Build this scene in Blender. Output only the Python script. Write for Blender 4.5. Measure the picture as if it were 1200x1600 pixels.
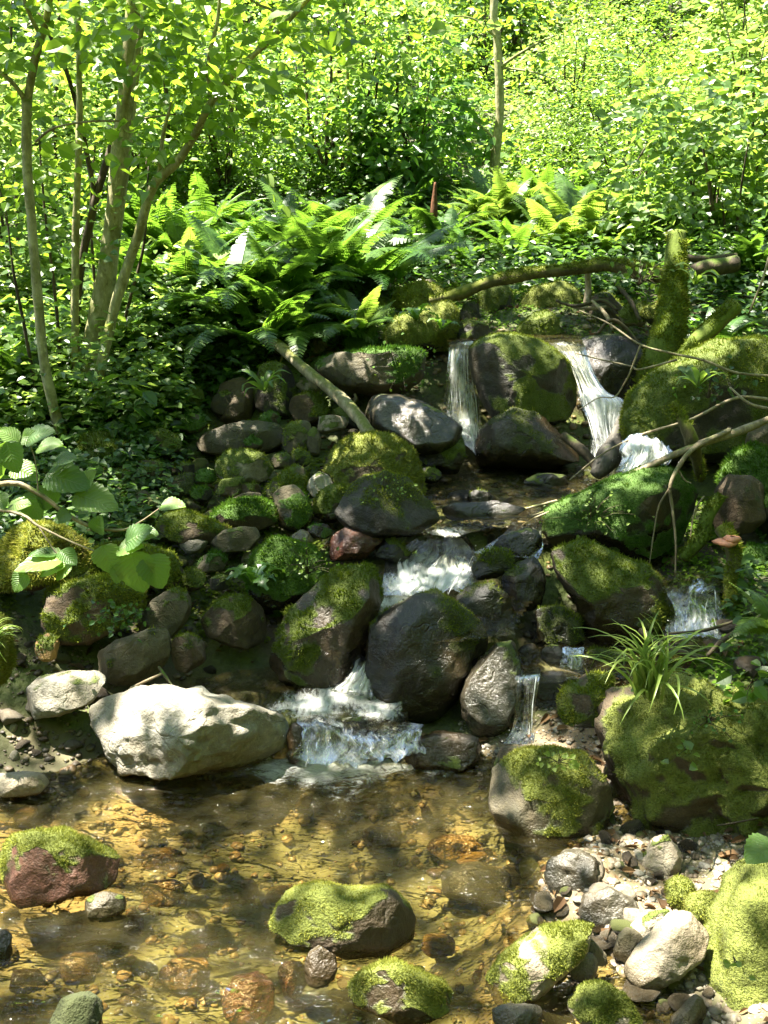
import bpy, math, random
import numpy as np
from mathutils import Vector, Matrix, Quaternion

for _o in list(bpy.data.objects):
    bpy.data.objects.remove(_o, do_unlink=True)
scene = bpy.context.scene
COL = scene.collection

# ------------------------------------------------------------------ camera
CAM_H = 1.7
PITCH = math.radians(17.0)
cd = bpy.data.cameras.new('camera')
cd.sensor_fit = 'VERTICAL'
cd.sensor_height = 36.0
cd.lens = 36.0
cd.clip_start = 0.05
cd.clip_end = 500.0
cam = bpy.data.objects.new('camera', cd)
cam.location = (0, 0, CAM_H)
cam.rotation_euler = (math.pi / 2 - PITCH, 0, 0)
COL.objects.link(cam)
scene.camera = cam

# ------------------------------------------------------------------ sky, sun, exposure
SUN_DIR = Vector((-0.36, 0.08, 1.0)).normalized()       # towards the sun
w = bpy.data.worlds.new('World')
scene.world = w
w.use_nodes = True
wn = w.node_tree
bg = wn.nodes['Background']
sky = wn.nodes.new('ShaderNodeTexSky')
sky.sky_type = 'NISHITA'
sky.sun_disc = False
sky.sun_elevation = math.asin(SUN_DIR.z)
sky.sun_rotation = math.atan2(SUN_DIR.x, SUN_DIR.y)
wn.links.new(sky.outputs[0], bg.inputs[0])
bg.inputs[1].default_value = 0.05
sl = bpy.data.lights.new('sun', 'SUN')
sl.energy = 5.0
sl.angle = math.radians(0.53)
sl.color = (1.0, 0.94, 0.82)
sun = bpy.data.objects.new('sun', sl)
sun.rotation_euler = SUN_DIR.to_track_quat('Z', 'Y').to_euler()
sun.location = (-3, 6, 12)
COL.objects.link(sun)
vs = scene.view_settings
vs.view_transform = 'Standard'
vs.look = 'None'
vs.exposure = 3.28
vs.gamma = 1.0
vs.use_curve_mapping = False
cy = scene.cycles
cy.use_denoising = True
try:
    cy.denoiser = 'OPENIMAGEDENOISE'
    cy.denoising_input_passes = 'RGB_ALBEDO_NORMAL'
except Exception:
    pass
cy.max_bounces = 9
cy.diffuse_bounces = 4
cy.glossy_bounces = 3
cy.transmission_bounces = 6
cy.transparent_max_bounces = 24
cy.sample_clamp_indirect = 6.0
cy.caustics_reflective = False
cy.caustics_refractive = False

# ------------------------------------------------------------------ numeric helpers
CP, SP = math.cos(PITCH), math.sin(PITCH)
CAM = np.array((0.0, 0.0, CAM_H))
RIGHT = np.array((1.0, 0, 0))
UP = np.array((0, SP, CP))
FWD = np.array((0, CP, -SP))
rng = np.random.default_rng(11)
random.seed(5)


def ray(px, py):
    return FWD + (px - 600) / 1600 * RIGHT + (800 - py) / 1600 * UP


def P(px, py, Y):
    """point on the photo's ray through (px,py) that lies Y metres ahead of the camera"""
    r = ray(px, py)
    return CAM + r * (Y / r[1])


def PZ(px, py, z):
    """point where that ray meets the level z"""
    r = ray(px, py)
    return CAM + r * ((z - CAM_H) / r[2])


def pix(p):
    q = np.asarray(p) - CAM
    d = q @ FWD
    return 600 + 1600 * (q @ RIGHT) / d, 800 - 1600 * (q @ UP) / d


def _hash(i, j, k):
    h = (i * 374761393 + j * 668265263 + k * 2147483647) & 0xffffffff
    h = ((h ^ (h >> 13)) * 1274126177) & 0xffffffff
    h = ((h ^ (h >> 15)) * 2246822519) & 0xffffffff
    return ((h ^ (h >> 16)) & 0xffff) / 32767.5 - 1.0


def vnoise(p):
    p = np.asarray(p, dtype=np.float64)
    f = np.floor(p)
    i = f.astype(np.int64)
    t = p - f
    t = t * t * t * (t * (t * 6 - 15) + 10)
    out = 0
    for a in (0, 1):
        wa = t[:, 0] if a else 1 - t[:, 0]
        for b in (0, 1):
            wb = t[:, 1] if b else 1 - t[:, 1]
            for c in (0, 1):
                wc = t[:, 2] if c else 1 - t[:, 2]
                out = out + wa * wb * wc * _hash(i[:, 0] + a, i[:, 1] + b, i[:, 2] + c)
    return out


def fbm(p, oct=4, gain=0.5):
    s, a, tot = 0, 1.0, 0
    for o in range(oct):
        s = s + a * vnoise(p * (2.03 ** o) + 17.3 * o)
        tot += a
        a *= gain
    return s / tot


def sstep(a, b, x):
    t = np.clip((x - a) / (b - a), 0, 1)
    return t * t * (3 - 2 * t)


def mesh_data(name, verts, faces, mat, smooth=True, attrs=None, uv=None):
    """faces: array (n,k) or a list of such arrays"""
    verts = np.asarray(verts, dtype=np.float32)
    if not isinstance(faces, list):
        faces = [faces]
    faces = [np.asarray(f, dtype=np.int32) for f in faces if len(f)]
    me = bpy.data.meshes.new(name)
    me.vertices.add(len(verts))
    me.vertices.foreach_set('co', verts.ravel())
    nl = sum(f.size for f in faces)
    npoly = sum(len(f) for f in faces)
    me.loops.add(nl)
    me.polygons.add(npoly)
    me.loops.foreach_set('vertex_index', np.concatenate([f.ravel() for f in faces]))
    sizes = np.concatenate([np.full(len(f), f.shape[1], dtype=np.int32) for f in faces])
    starts = np.concatenate([[0], np.cumsum(sizes)[:-1]]).astype(np.int32)
    me.polygons.foreach_set('loop_start', starts)
    me.update(calc_edges=True)
    me.polygons.foreach_set('use_smooth', np.full(npoly, smooth, dtype=bool))
    if attrs:
        for k, v in attrs.items():
            a = me.attributes.new(k, 'FLOAT', 'POINT')
            a.data.foreach_set('value', np.asarray(v, dtype=np.float32))
    if uv is not None:
        l = me.uv_layers.new(name='UVMap')
        idx = np.concatenate([f.ravel() for f in faces])
        l.data.foreach_set('uv', np.asarray(uv, dtype=np.float32)[idx].ravel())
    if mat:
        me.materials.append(mat)
    return me


def link(name, data, parent=None, loc=None):
    o = bpy.data.objects.new(name, data)
    COL.objects.link(o)
    if parent is not None:
        o.parent = parent
    if loc is not None:
        o.location = [float(c) for c in loc]
    return o


def thing(name, label, cat, loc=(0, 0, 0), group=None):
    o = link(name, None, None, loc)
    o.empty_display_size = 0.05
    return tag(o, label, cat, group)


def tag(o, label=None, cat=None, group=None, kind=None):
    if label:
        o['label'] = label
    if cat:
        o['category'] = cat
    if group:
        o['group'] = group
    if kind:
        o['kind'] = kind
    return o


def catmull(pts, n):
    pts = np.asarray(pts, float)
    k = len(pts)
    if k < 3:
        t = np.linspace(0, 1, n)[:, None]
        return pts[0] * (1 - t) + pts[-1] * t
    e = np.vstack([2 * pts[0] - pts[1], pts, 2 * pts[-1] - pts[-2]])
    s = np.linspace(0, k - 1 - 1e-6, n)
    i = s.astype(int)
    t = (s - i)[:, None]
    a, b, c, d = e[i], e[i + 1], e[i + 2], e[i + 3]
    return 0.5 * (2 * b + (c - a) * t + (2 * a - 5 * b + 4 * c - d) * t ** 2 + (3 * b - a - 3 * c + d) * t ** 3)


def tube(path, radii, seg=8, n=None, rough=0.0, seed=0, cap=True):
    n = n or max(6, len(path) * 4)
    c = catmull(path, n)
    r = np.interp(np.linspace(0, 1, n), np.linspace(0, 1, len(radii)), radii)
    tan = np.gradient(c, axis=0)
    tan /= np.linalg.norm(tan, axis=1)[:, None] + 1e-9
    ref = np.array((0.3, 0.9, 0.2)) if abs(tan[0][2]) > 0.6 else np.array((0.1, 0.2, 1.0))
    a = np.cross(tan, ref)
    a /= np.linalg.norm(a, axis=1)[:, None] + 1e-9
    b = np.cross(tan, a)
    th = np.linspace(0, 2 * math.pi, seg, endpoint=False)
    dirs = a[:, None, :] * np.cos(th)[None, :, None] + b[:, None, :] * np.sin(th)[None, :, None]
    rr = np.repeat(r[:, None], seg, 1)
    if rough:
        q = (c[:, None, :] + dirs * rr[:, :, None]).reshape(-1, 3)
        rr = rr * (1 + rough * fbm(q * (0.35 / max(r.max(), 1e-4)) + seed * 7.7, 3).reshape(n, seg))
    v = (c[:, None, :] + dirs * rr[:, :, None]).reshape(-1, 3)
    i = np.arange(n - 1)[:, None] * seg
    j = np.arange(seg)[None, :]
    j2 = (j + 1) % seg
    f = np.stack([i + j, i + j2, i + seg + j2, i + seg + j], -1).reshape(-1, 4)
    if cap:
        v = np.vstack([v, c[0] - tan[0] * r[0] * 0.3, c[-1] + tan[-1] * r[-1] * 0.3])
        k0, k1 = len(v) - 2, len(v) - 1
        jj = np.arange(seg)
        t0 = np.stack([np.full(seg, k0), (jj + 1) % seg, jj], -1)
        o = (n - 1) * seg
        t1 = np.stack([np.full(seg, k1), o + jj, o + (jj + 1) % seg], -1)
        return v, [f, np.vstack([t0, t1])]
    return v, [f]


def join(parts):
    """[(verts,[faces])...] -> verts, [faces by size]"""
    vs_, by, off = [], {}, 0
    for v, fl in parts:
        vs_.append(v)
        for f in (fl if isinstance(fl, list) else [fl]):
            f = np.asarray(f)
            by.setdefault(f.shape[1], []).append(f + off)
        off += len(v)
    return np.vstack(vs_), [np.vstack(x) for x in by.values()]


def vnormals(v, quads):
    a, b, c, d = (v[quads[:, k]] for k in range(4))
    fn = np.cross(c - a, d - b)
    n = np.zeros_like(v)
    for k in range(4):
        np.add.at(n, quads[:, k], fn)
    n /= np.linalg.norm(n, axis=1)[:, None] + 1e-12
    return n


# ------------------------------------------------------------------ materials
def new_mat(name):
    m = bpy.data.materials.new(name)
    m.use_nodes = True
    nt = m.node_tree
    nt.nodes.clear()
    out = nt.nodes.new('ShaderNodeOutputMaterial')
    return m, nt, out


def N(nt, typ, **kw):
    n = nt.nodes.new(typ)
    for k, v in kw.items():
        if k.startswith('in_'):
            n.inputs[k[3:].replace('_', ' ')].default_value = v
        else:
            setattr(n, k, v)
    return n


def L(nt, a, b):
    nt.links.new(a, b)


def mixc(nt, fac, a, b, blend='MIX'):
    n = nt.nodes.new('ShaderNodeMix')
    n.data_type = 'RGBA'
    n.blend_type = blend
    n.clamp_factor = True
    for sock, val in ((n.inputs[0], fac), (n.inputs[6], a), (n.inputs[7], b)):
        if isinstance(val, (int, float)):
            sock.default_value = val
        elif isinstance(val, tuple):
            sock.default_value = val if len(val) == 4 else val + (1,)
        else:
            nt.links.new(val, sock)
    return n.outputs[2]


def math_(nt, op, a, b=0.0, clamp=False):
    n = nt.nodes.new('ShaderNodeMath')
    n.operation = op
    n.use_clamp = clamp
    for sock, val in ((n.inputs[0], a), (n.inputs[1], b)):
        if isinstance(val, (int, float)):
            sock.default_value = val
        else:
            nt.links.new(val, sock)
    return n.outputs[0]


def maprange(nt, x, a, b, c=0.0, d=1.0):
    n = nt.nodes.new('ShaderNodeMapRange')
    nt.links.new(x, n.inputs[0])
    for i, val in enumerate((a, b, c, d)):
        n.inputs[i + 1].default_value = val
    return n.outputs[0]


def noise(nt, scale, detail=4.0, rough=0.55, vec=None, dist=0.0):
    n = nt.nodes.new('ShaderNodeTexNoise')
    n.inputs['Scale'].default_value = scale
    n.inputs['Detail'].default_value = detail
    n.inputs['Roughness'].default_value = rough
    n.inputs['Distortion'].default_value = dist
    if vec is not None:
        nt.links.new(vec, n.inputs['Vector'])
    return n.outputs[0]


def attr(nt, name, typ='GEOMETRY', out='Fac'):
    n = nt.nodes.new('ShaderNodeAttribute')
    n.attribute_type = typ
    n.attribute_name = name
    return n.outputs[out]


def leaf_mat(name, dark, light, trans, tfac=0.45, rough=0.38, spec=0.5, vein=False, patch=None):
    """leaf: diffuse + light passing through the blade, each leaf its own shade"""
    m, nt, out = new_mat(name)
    geo = N(nt, 'ShaderNodeNewGeometry')
    oi = N(nt, 'ShaderNodeObjectInfo')
    r = math_(nt, 'ADD', math_(nt, 'MULTIPLY', geo.outputs['Random Per Island'], 0.65),
              math_(nt, 'MULTIPLY', oi.outputs['Random'], 0.35))
    tc = N(nt, 'ShaderNodeTexCoord')
    col = mixc(nt, r, dark, light)
    nz = noise(nt, 35, 2, 0.5, tc.outputs['Object'])
    col = mixc(nt, math_(nt, 'MULTIPLY', nz, 0.35), col, (dark[0] * 1.6, dark[1] * 1.2, dark[2]))
    if patch:
        pn = noise(nt, 11, 4, 0.6, tc.outputs['Object'], 0.8)
        col = mixc(nt, maprange(nt, pn, 0.5, 0.66, 0, 0.85), col, patch)
        pn2 = noise(nt, 5.5, 3, 0.6, tc.outputs['Object'], 0.5)
        col = mixc(nt, maprange(nt, pn2, 0.45, 0.62, 0, 0.6), col, tuple(x * 1.35 for x in light))
    hs = N(nt, 'ShaderNodeHueSaturation')
    L(nt, col, hs.inputs['Color'])
    L(nt, maprange(nt, oi.outputs['Random'], 0, 1, 0.515, 0.478), hs.inputs['Hue'])
    L(nt, math_(nt, 'MULTIPLY', maprange(nt, geo.outputs['Random Per Island'], 0, 1, 0.75, 1.2), maprange(nt, oi.outputs['Random'], 0, 1, 0.62, 1.28)), hs.inputs['Value'])
    pb = N(nt, 'ShaderNodeBsdfPrincipled')
    pb.inputs['Roughness'].default_value = rough
    pb.inputs['Specular IOR Level'].default_value = spec
    L(nt, hs.outputs[0], pb.inputs['Base Color'])
    if vein:
        uv = N(nt, 'ShaderNodeUVMap')
        sp = N(nt, 'ShaderNodeSeparateXYZ')
        L(nt, uv.outputs[0], sp.inputs[0])
        ax = math_(nt, 'ABSOLUTE', math_(nt, 'SUBTRACT', sp.outputs[0], 0.5))
        q = math_(nt, 'SUBTRACT', sp.outputs[1], math_(nt, 'MULTIPLY', ax, 0.75))
        wv = math_(nt, 'ABSOLUTE', math_(nt, 'SINE', math_(nt, 'MULTIPLY', q, 30.0)))
        mid = maprange(nt, ax, 0.0, 0.03, 0.0, 1.0)
        h = math_(nt, 'MULTIPLY', math_(nt, 'POWER', wv, 0.5), mid)
        bp = N(nt, 'ShaderNodeBump', in_Strength=0.5, in_Distance=0.003)
        L(nt, h, bp.inputs['Height'])
        L(nt, bp.outputs[0], pb.inputs['Normal'])
        vk = maprange(nt, h, 0.0, 0.55, 0.55, 0.0)
        nb = noise(nt, 3.2, 3, 0.6, tc.outputs['Object'])
        tips = mixc(nt, maprange(nt, nb, 0.62, 0.75, 0, 0.5), hs.outputs[0], (0.16, 0.13, 0.03))
        L(nt, mixc(nt, vk, tips, (0.20, 0.28, 0.09)), pb.inputs['Base Color'])
    tr = N(nt, 'ShaderNodeBsdfTranslucent')
    tcol = mixc(nt, r, tuple(c * 0.75 for c in trans), trans)
    if vein:
        tcol = mixc(nt, vk, tcol, tuple(x * 0.55 for x in trans))
    L(nt, tcol, tr.inputs['Color'])
    mx = N(nt, 'ShaderNodeMixShader')
    mx.inputs[0].default_value = tfac
    L(nt, pb.outputs[0], mx.inputs[1])
    L(nt, tr.outputs[0], mx.inputs[2])
    L(nt, mx.outputs[0], out.inputs[0])
    return m


M = {}
M['leaf_mid'] = leaf_mat('leaf_mid', (0.045, 0.11, 0.012), (0.095, 0.18, 0.022), (0.27, 0.45, 0.035))
M['leaf_light'] = leaf_mat('leaf_light', (0.075, 0.15, 0.025), (0.145, 0.235, 0.045), (0.36, 0.52, 0.08))
M['leaf_blue'] = leaf_mat('leaf_blue', (0.035, 0.095, 0.02), (0.06, 0.14, 0.03), (0.18, 0.38, 0.04), rough=0.4)
M['leaf_canopy'] = leaf_mat('leaf_canopy', (0.05, 0.12, 0.012), (0.09, 0.17, 0.018), (0.30, 0.48, 0.03), tfac=0.5)
M['leaf_hazel'] = leaf_mat('leaf_hazel', (0.07, 0.15, 0.03), (0.10, 0.19, 0.04), (0.24, 0.42, 0.04), vein=True, rough=0.42, spec=0.5)
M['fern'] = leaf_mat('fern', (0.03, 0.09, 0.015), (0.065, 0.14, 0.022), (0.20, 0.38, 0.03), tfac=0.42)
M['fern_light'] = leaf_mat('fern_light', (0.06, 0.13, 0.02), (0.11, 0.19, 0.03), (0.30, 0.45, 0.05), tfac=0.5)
M['herb'] = leaf_mat('herb', (0.025, 0.07, 0.014), (0.06, 0.125, 0.022), (0.15, 0.30, 0.03), rough=0.42)
M['grass'] = leaf_mat('grass', (0.12, 0.20, 0.04), (0.19, 0.28, 0.055), (0.34, 0.48, 0.08))
M['moss_fuzz'] = leaf_mat('moss_fuzz', (0.065, 0.095, 0.01), (0.145, 0.185, 0.02), (0.18, 0.25, 0.02), tfac=0.3, rough=0.8, spec=0.1, patch=(0.075, 0.058, 0.02))
M['moss_gold'] = leaf_mat('moss_gold', (0.11, 0.13, 0.018), (0.21, 0.235, 0.04), (0.24, 0.28, 0.035), tfac=0.3, rough=0.8, spec=0.1, patch=(0.075, 0.058, 0.02))
M['moss_green'] = leaf_mat('moss_green', (0.03, 0.085, 0.008), (0.07, 0.15, 0.015), (0.12, 0.24, 0.02), tfac=0.3, rough=0.8, spec=0.1, patch=(0.075, 0.058, 0.02))


def rock_mat():
    m, nt, out = new_mat('rock')
    tc = N(nt, 'ShaderNodeTexCoord')
    oi = N(nt, 'ShaderNodeObjectInfo')
    va = N(nt, 'ShaderNodeVectorMath', operation='ADD')
    L(nt, tc.outputs['Object'], va.inputs[0])
    cb = N(nt, 'ShaderNodeCombineXYZ')
    L(nt, math_(nt, 'MULTIPLY', oi.outputs['Random'], 37.0), cb.inputs[0])
    L(nt, math_(nt, 'MULTIPLY', oi.outputs['Random'], 11.0), cb.inputs[2])
    L(nt, cb.outputs[0], va.inputs[1])
    v = va.outputs[0]
    base = attr(nt, 'stone', 'OBJECT', 'Color')
    wet0 = attr(nt, 'wet', 'OBJECT', 'Fac')
    wl = attr(nt, 'waterline', 'OBJECT', 'Fac')
    gp = N(nt, 'ShaderNodeNewGeometry')
    sz = N(nt, 'ShaderNodeSeparateXYZ')
    L(nt, gp.outputs['Position'], sz.inputs[0])
    band = math_(nt, 'ADD', math_(nt, 'SUBTRACT', wl, sz.outputs[2]), math_(nt, 'MULTIPLY', noise(nt, 14, 3, 0.6, v), 0.05))
    wet = math_(nt, 'MAXIMUM', wet0, maprange(nt, band, -0.03, 0.0, 0, 0.95))
    moss = attr(nt, 'moss', 'GEOMETRY', 'Fac')
    n1 = noise(nt, 7, 6, 0.6, v, 0.4)
    n2 = noise(nt, 40, 5, 0.65, v)
    n3 = noise(nt, 160, 3, 0.6, v)
    c = mixc(nt, maprange(nt, n1, 0.35, 0.68), mixc(nt, 1.0, base, (0.55, 0.50, 0.42), 'MULTIPLY'), base)
    c = mixc(nt, maprange(nt, n2, 0.5, 0.72, 0, 0.6), c, mixc(nt, 1.0, base, (1.5, 1.42, 1.25), 'MULTIPLY'))
    c = mixc(nt, maprange(nt, n2, 0.28, 0.44, 0.6, 0), c, (0.035, 0.03, 0.02))
    # warm mineral stain and pale lichen flecks
    c = mixc(nt, maprange(nt, noise(nt, 4.5, 4, 0.6, v, 1.0), 0.52, 0.7, 0, 0.5), c, (0.10, 0.062, 0.026))
    c = mixc(nt, maprange(nt, n3, 0.66, 0.72, 0, 0.45), c, mixc(nt, 1.0, base, (2.4, 2.4, 2.1), 'MULTIPLY'))
    c = mixc(nt, maprange(nt, noise(nt, 2.6, 5, 0.65, v, 1.2), 0.42, 0.62, 0, 0.5), c, mixc(nt, 1.0, base, (0.5, 0.42, 0.28), 'MULTIPLY'))
    # film of algae, thin green growth around the moss
    c = mixc(nt, maprange(nt, math_(nt, 'ADD', math_(nt, 'MULTIPLY', moss, 0.7), n1), 0.5, 1.0, 0, 0.85), c, (0.034, 0.038, 0.011))
    dk = N(nt, 'ShaderNodeMix', data_type='RGBA', blend_type='MULTIPLY')
    L(nt, math_(nt, 'MULTIPLY', wet, 1.0), dk.inputs[0])
    L(nt, c, dk.inputs[6])
    dk.inputs[7].default_value = (0.42, 0.40, 0.36, 1)
    c = dk.outputs[2]
    mk = maprange(nt, math_(nt, 'ADD', moss, math_(nt, 'MULTIPLY', math_(nt, 'SUBTRACT', n2, 0.5), 0.9)), 0.26, 0.68)
    mtint = attr(nt, 'moss_tint', 'OBJECT', 'Color')
    mc = mixc(nt, noise(nt, 18, 4, 0.6, v), mixc(nt, 1.0, mtint, (0.45, 0.5, 0.4), 'MULTIPLY'), mtint)
    mc = mixc(nt, maprange(nt, n3, 0.3, 0.5, 0.6, 0), mc, (0.02, 0.03, 0.004))
    col = mixc(nt, mk, c, mc)
    pb = N(nt, 'ShaderNodeBsdfPrincipled')
    L(nt, col, pb.inputs['Base Color'])
    rg = math_(nt, 'ADD', math_(nt, 'MULTIPLY', wet, -0.66), math_(nt, 'ADD', 0.72, math_(nt, 'MULTIPLY', n2, 0.2)))
    rg = math_(nt, 'MAXIMUM', rg, math_(nt, 'MULTIPLY', mk, 0.9))
    L(nt, rg, pb.inputs['Roughness'])
    h = math_(nt, 'ADD', math_(nt, 'MULTIPLY', n2, 0.6), math_(nt, 'MULTIPLY', n3, math_(nt, 'ADD', 0.22, math_(nt, 'MULTIPLY', mk, 0.7))))
    vo = N(nt, 'ShaderNodeTexVoronoi', feature='DISTANCE_TO_EDGE')
    vo.inputs['Scale'].default_value = 4.5
    wv = N(nt, 'ShaderNodeVectorMath', operation='ADD')
    nv_ = N(nt, 'ShaderNodeTexNoise')
    nv_.inputs['Scale'].default_value = 9.0
    L(nt, v, nv_.inputs['Vector'])
    sc = N(nt, 'ShaderNodeVectorMath', operation='SCALE')
    sc.inputs['Scale'].default_value = 0.35
    L(nt, nv_.outputs['Color'], sc.inputs[0])
    L(nt, v, wv.inputs[0])
    L(nt, sc.outputs[0], wv.inputs[1])
    L(nt, wv.outputs[0], vo.inputs['Vector'])
    crk = math_(nt, 'MULTIPLY', maprange(nt, vo.outputs['Distance'], 0.0, 0.04, -0.3, 0.0), math_(nt, 'MULTIPLY', maprange(nt, n1, 0.5, 0.6), math_(nt, 'SUBTRACT', 1.0, mk)))
    h = math_(nt, 'ADD', math_(nt, 'ADD', h, crk), math_(nt, 'MULTIPLY', n1, 0.8))
    bp = N(nt, 'ShaderNodeBump', in_Strength=0.75, in_Distance=0.015)
    L(nt, h, bp.inputs['Height'])
    L(nt, bp.outputs[0], pb.inputs['Normal'])
    L(nt, pb.outputs[0], out.inputs[0])
    return m


M['rock'] = rock_mat()


def bark_mat(name, a, b, moss_amt, mcol=(0.07, 0.11, 0.012)):
    m, nt, out = new_mat(name)
    tc = N(nt, 'ShaderNodeTexCoord')
    mp = N(nt, 'ShaderNodeMapping')
    mp.inputs['Scale'].default_value = (1, 1, 0.45)
    L(nt, tc.outputs['Object'], mp.inputs[0])
    v = mp.outputs[0]
    n1 = noise(nt, 14, 5, 0.6, v, 0.6)
    n2 = noise(nt, 60, 4, 0.6, v)
    c = mixc(nt, maprange(nt, n1, 0.38, 0.66), a, b)
    c = mixc(nt, maprange(nt, n2, 0.55, 0.75, 0, 0.55), c, tuple(min(1, x * 1.9) for x in b))
    c = mixc(nt, maprange(nt, n2, 0.3, 0.42, 0.6, 0), c, tuple(x * 0.4 for x in a))
    geo = N(nt, 'ShaderNodeNewGeometry')
    sx = N(nt, 'ShaderNodeSeparateXYZ')
    L(nt, geo.outputs['Normal'], sx.inputs[0])
    mk = math_(nt, 'ADD', math_(nt, 'MULTIPLY', sx.outputs[2], 0.35), noise(nt, 9, 5, 0.65, tc.outputs['Object'], 0.5))
    mk = maprange(nt, mk, 1.0 - moss_amt, 1.18 - moss_amt)
    mc = mixc(nt, noise(nt, 90, 3, 0.6, tc.outputs['Object']), tuple(x * 0.4 for x in mcol), tuple(x * 1.5 for x in mcol))
    c = mixc(nt, mk, c, mc)
    pb = N(nt, 'ShaderNodeBsdfPrincipled')
    pb.inputs['Roughness'].default_value = 0.85
    pb.inputs['Specular IOR Level'].default_value = 0.25
    L(nt, c, pb.inputs['Base Color'])
    bp = N(nt, 'ShaderNodeBump', in_Strength=0.7, in_Distance=0.008)
    L(nt, math_(nt, 'ADD', n1, math_(nt, 'MULTIPLY', n2, 0.6)), bp.inputs['Height'])
    L(nt, bp.outputs[0], pb.inputs['Normal'])
    L(nt, pb.outputs[0], out.inputs[0])
    return m


M['bark'] = bark_mat('bark', (0.17, 0.155, 0.07), (0.38, 0.355, 0.21), 0.50, (0.14, 0.155, 0.035))
M['bark_dark'] = bark_mat('bark_dark', (0.035, 0.028, 0.018), (0.085, 0.065, 0.04), 0.24)
M['bark_mossy'] = bark_mat('bark_mossy', (0.06, 0.05, 0.025), (0.13, 0.11, 0.05), 0.52, (0.10, 0.115, 0.014))
M['bark_green'] = bark_mat('bark_green', (0.05, 0.042, 0.02), (0.09, 0.075, 0.03), 0.66, (0.075, 0.105, 0.012))
M['dead_wood'] = bark_mat('dead_wood', (0.15, 0.115, 0.07), (0.30, 0.25, 0.17), 0.22)
M['pale_wood'] = bark_mat('pale_wood', (0.20, 0.165, 0.10), (0.36, 0.31, 0.21), 0.34, (0.12, 0.13, 0.03))
M['dead_grey'] = bark_mat('dead_grey', (0.035, 0.032, 0.026), (0.11, 0.10, 0.085), 0.1)
M['rotten_wood'] = bark_mat('rotten_wood', (0.05, 0.022, 0.01), (0.12, 0.05, 0.022), 0.25)


def ground_mat():
    m, nt, out = new_mat('ground')
    tc = N(nt, 'ShaderNodeTexCoord')
    v = tc.outputs['Object']
    bed = attr(nt, 'bed')
    n1 = noise(nt, 2.2, 6, 0.6, v, 0.4)
    n2 = noise(nt, 28, 5, 0.65, v)
    n3 = noise(nt, 120, 3, 0.6, v)
    soil = mixc(nt, n2, (0.016, 0.012, 0.007), (0.06, 0.042, 0.024))
    soil = mixc(nt, maprange(nt, n3, 0.6, 0.7, 0, 0.5), soil, (0.11, 0.075, 0.04))
    soil = mixc(nt, maprange(nt, n1, 0.36, 0.56, 0, 0.9), soil, mixc(nt, n2, (0.025, 0.04, 0.006), (0.085, 0.12, 0.015)))
    deep = attr(nt, 'deep')
    vor = N(nt, 'ShaderNodeTexVoronoi')
    vor.inputs['Scale'].default_value = 34
    L(nt, v, vor.inputs['Vector'])
    bc = mixc(nt, n2, (0.115, 0.074, 0.032), (0.20, 0.132, 0.062))
    bc = mixc(nt, maprange(nt, math_(nt, 'ADD', n1, math_(nt, 'MULTIPLY', deep, 0.32)), 0.38, 0.58, 0, 0.9), bc, mixc(nt, n2, (0.05, 0.054, 0.017), (0.08, 0.08, 0.026)))
    hsv = N(nt, 'ShaderNodeHueSaturation')
    hsv.inputs['Saturation'].default_value = 0.9
    L(nt, bc, hsv.inputs['Color'])
    col = mixc(nt, bed, soil, hsv.outputs[0])
    pb = N(nt, 'ShaderNodeBsdfPrincipled')
    pb.inputs['Roughness'].default_value = 0.8
    L(nt, col, pb.inputs['Base Color'])
    bp = N(nt, 'ShaderNodeBump', in_Distance=0.02)
    L(nt, maprange(nt, bed, 0.0, 1.0, 0.9, 0.3), bp.inputs['Strength'])
    L(nt, math_(nt, 'ADD', n2, math_(nt, 'MULTIPLY', vor.outputs['Distance'], -0.6)), bp.inputs['Height'])
    L(nt, bp.outputs[0], pb.inputs['Normal'])
    L(nt, pb.outputs[0], out.inputs[0])
    return m


M['ground'] = ground_mat()


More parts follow.
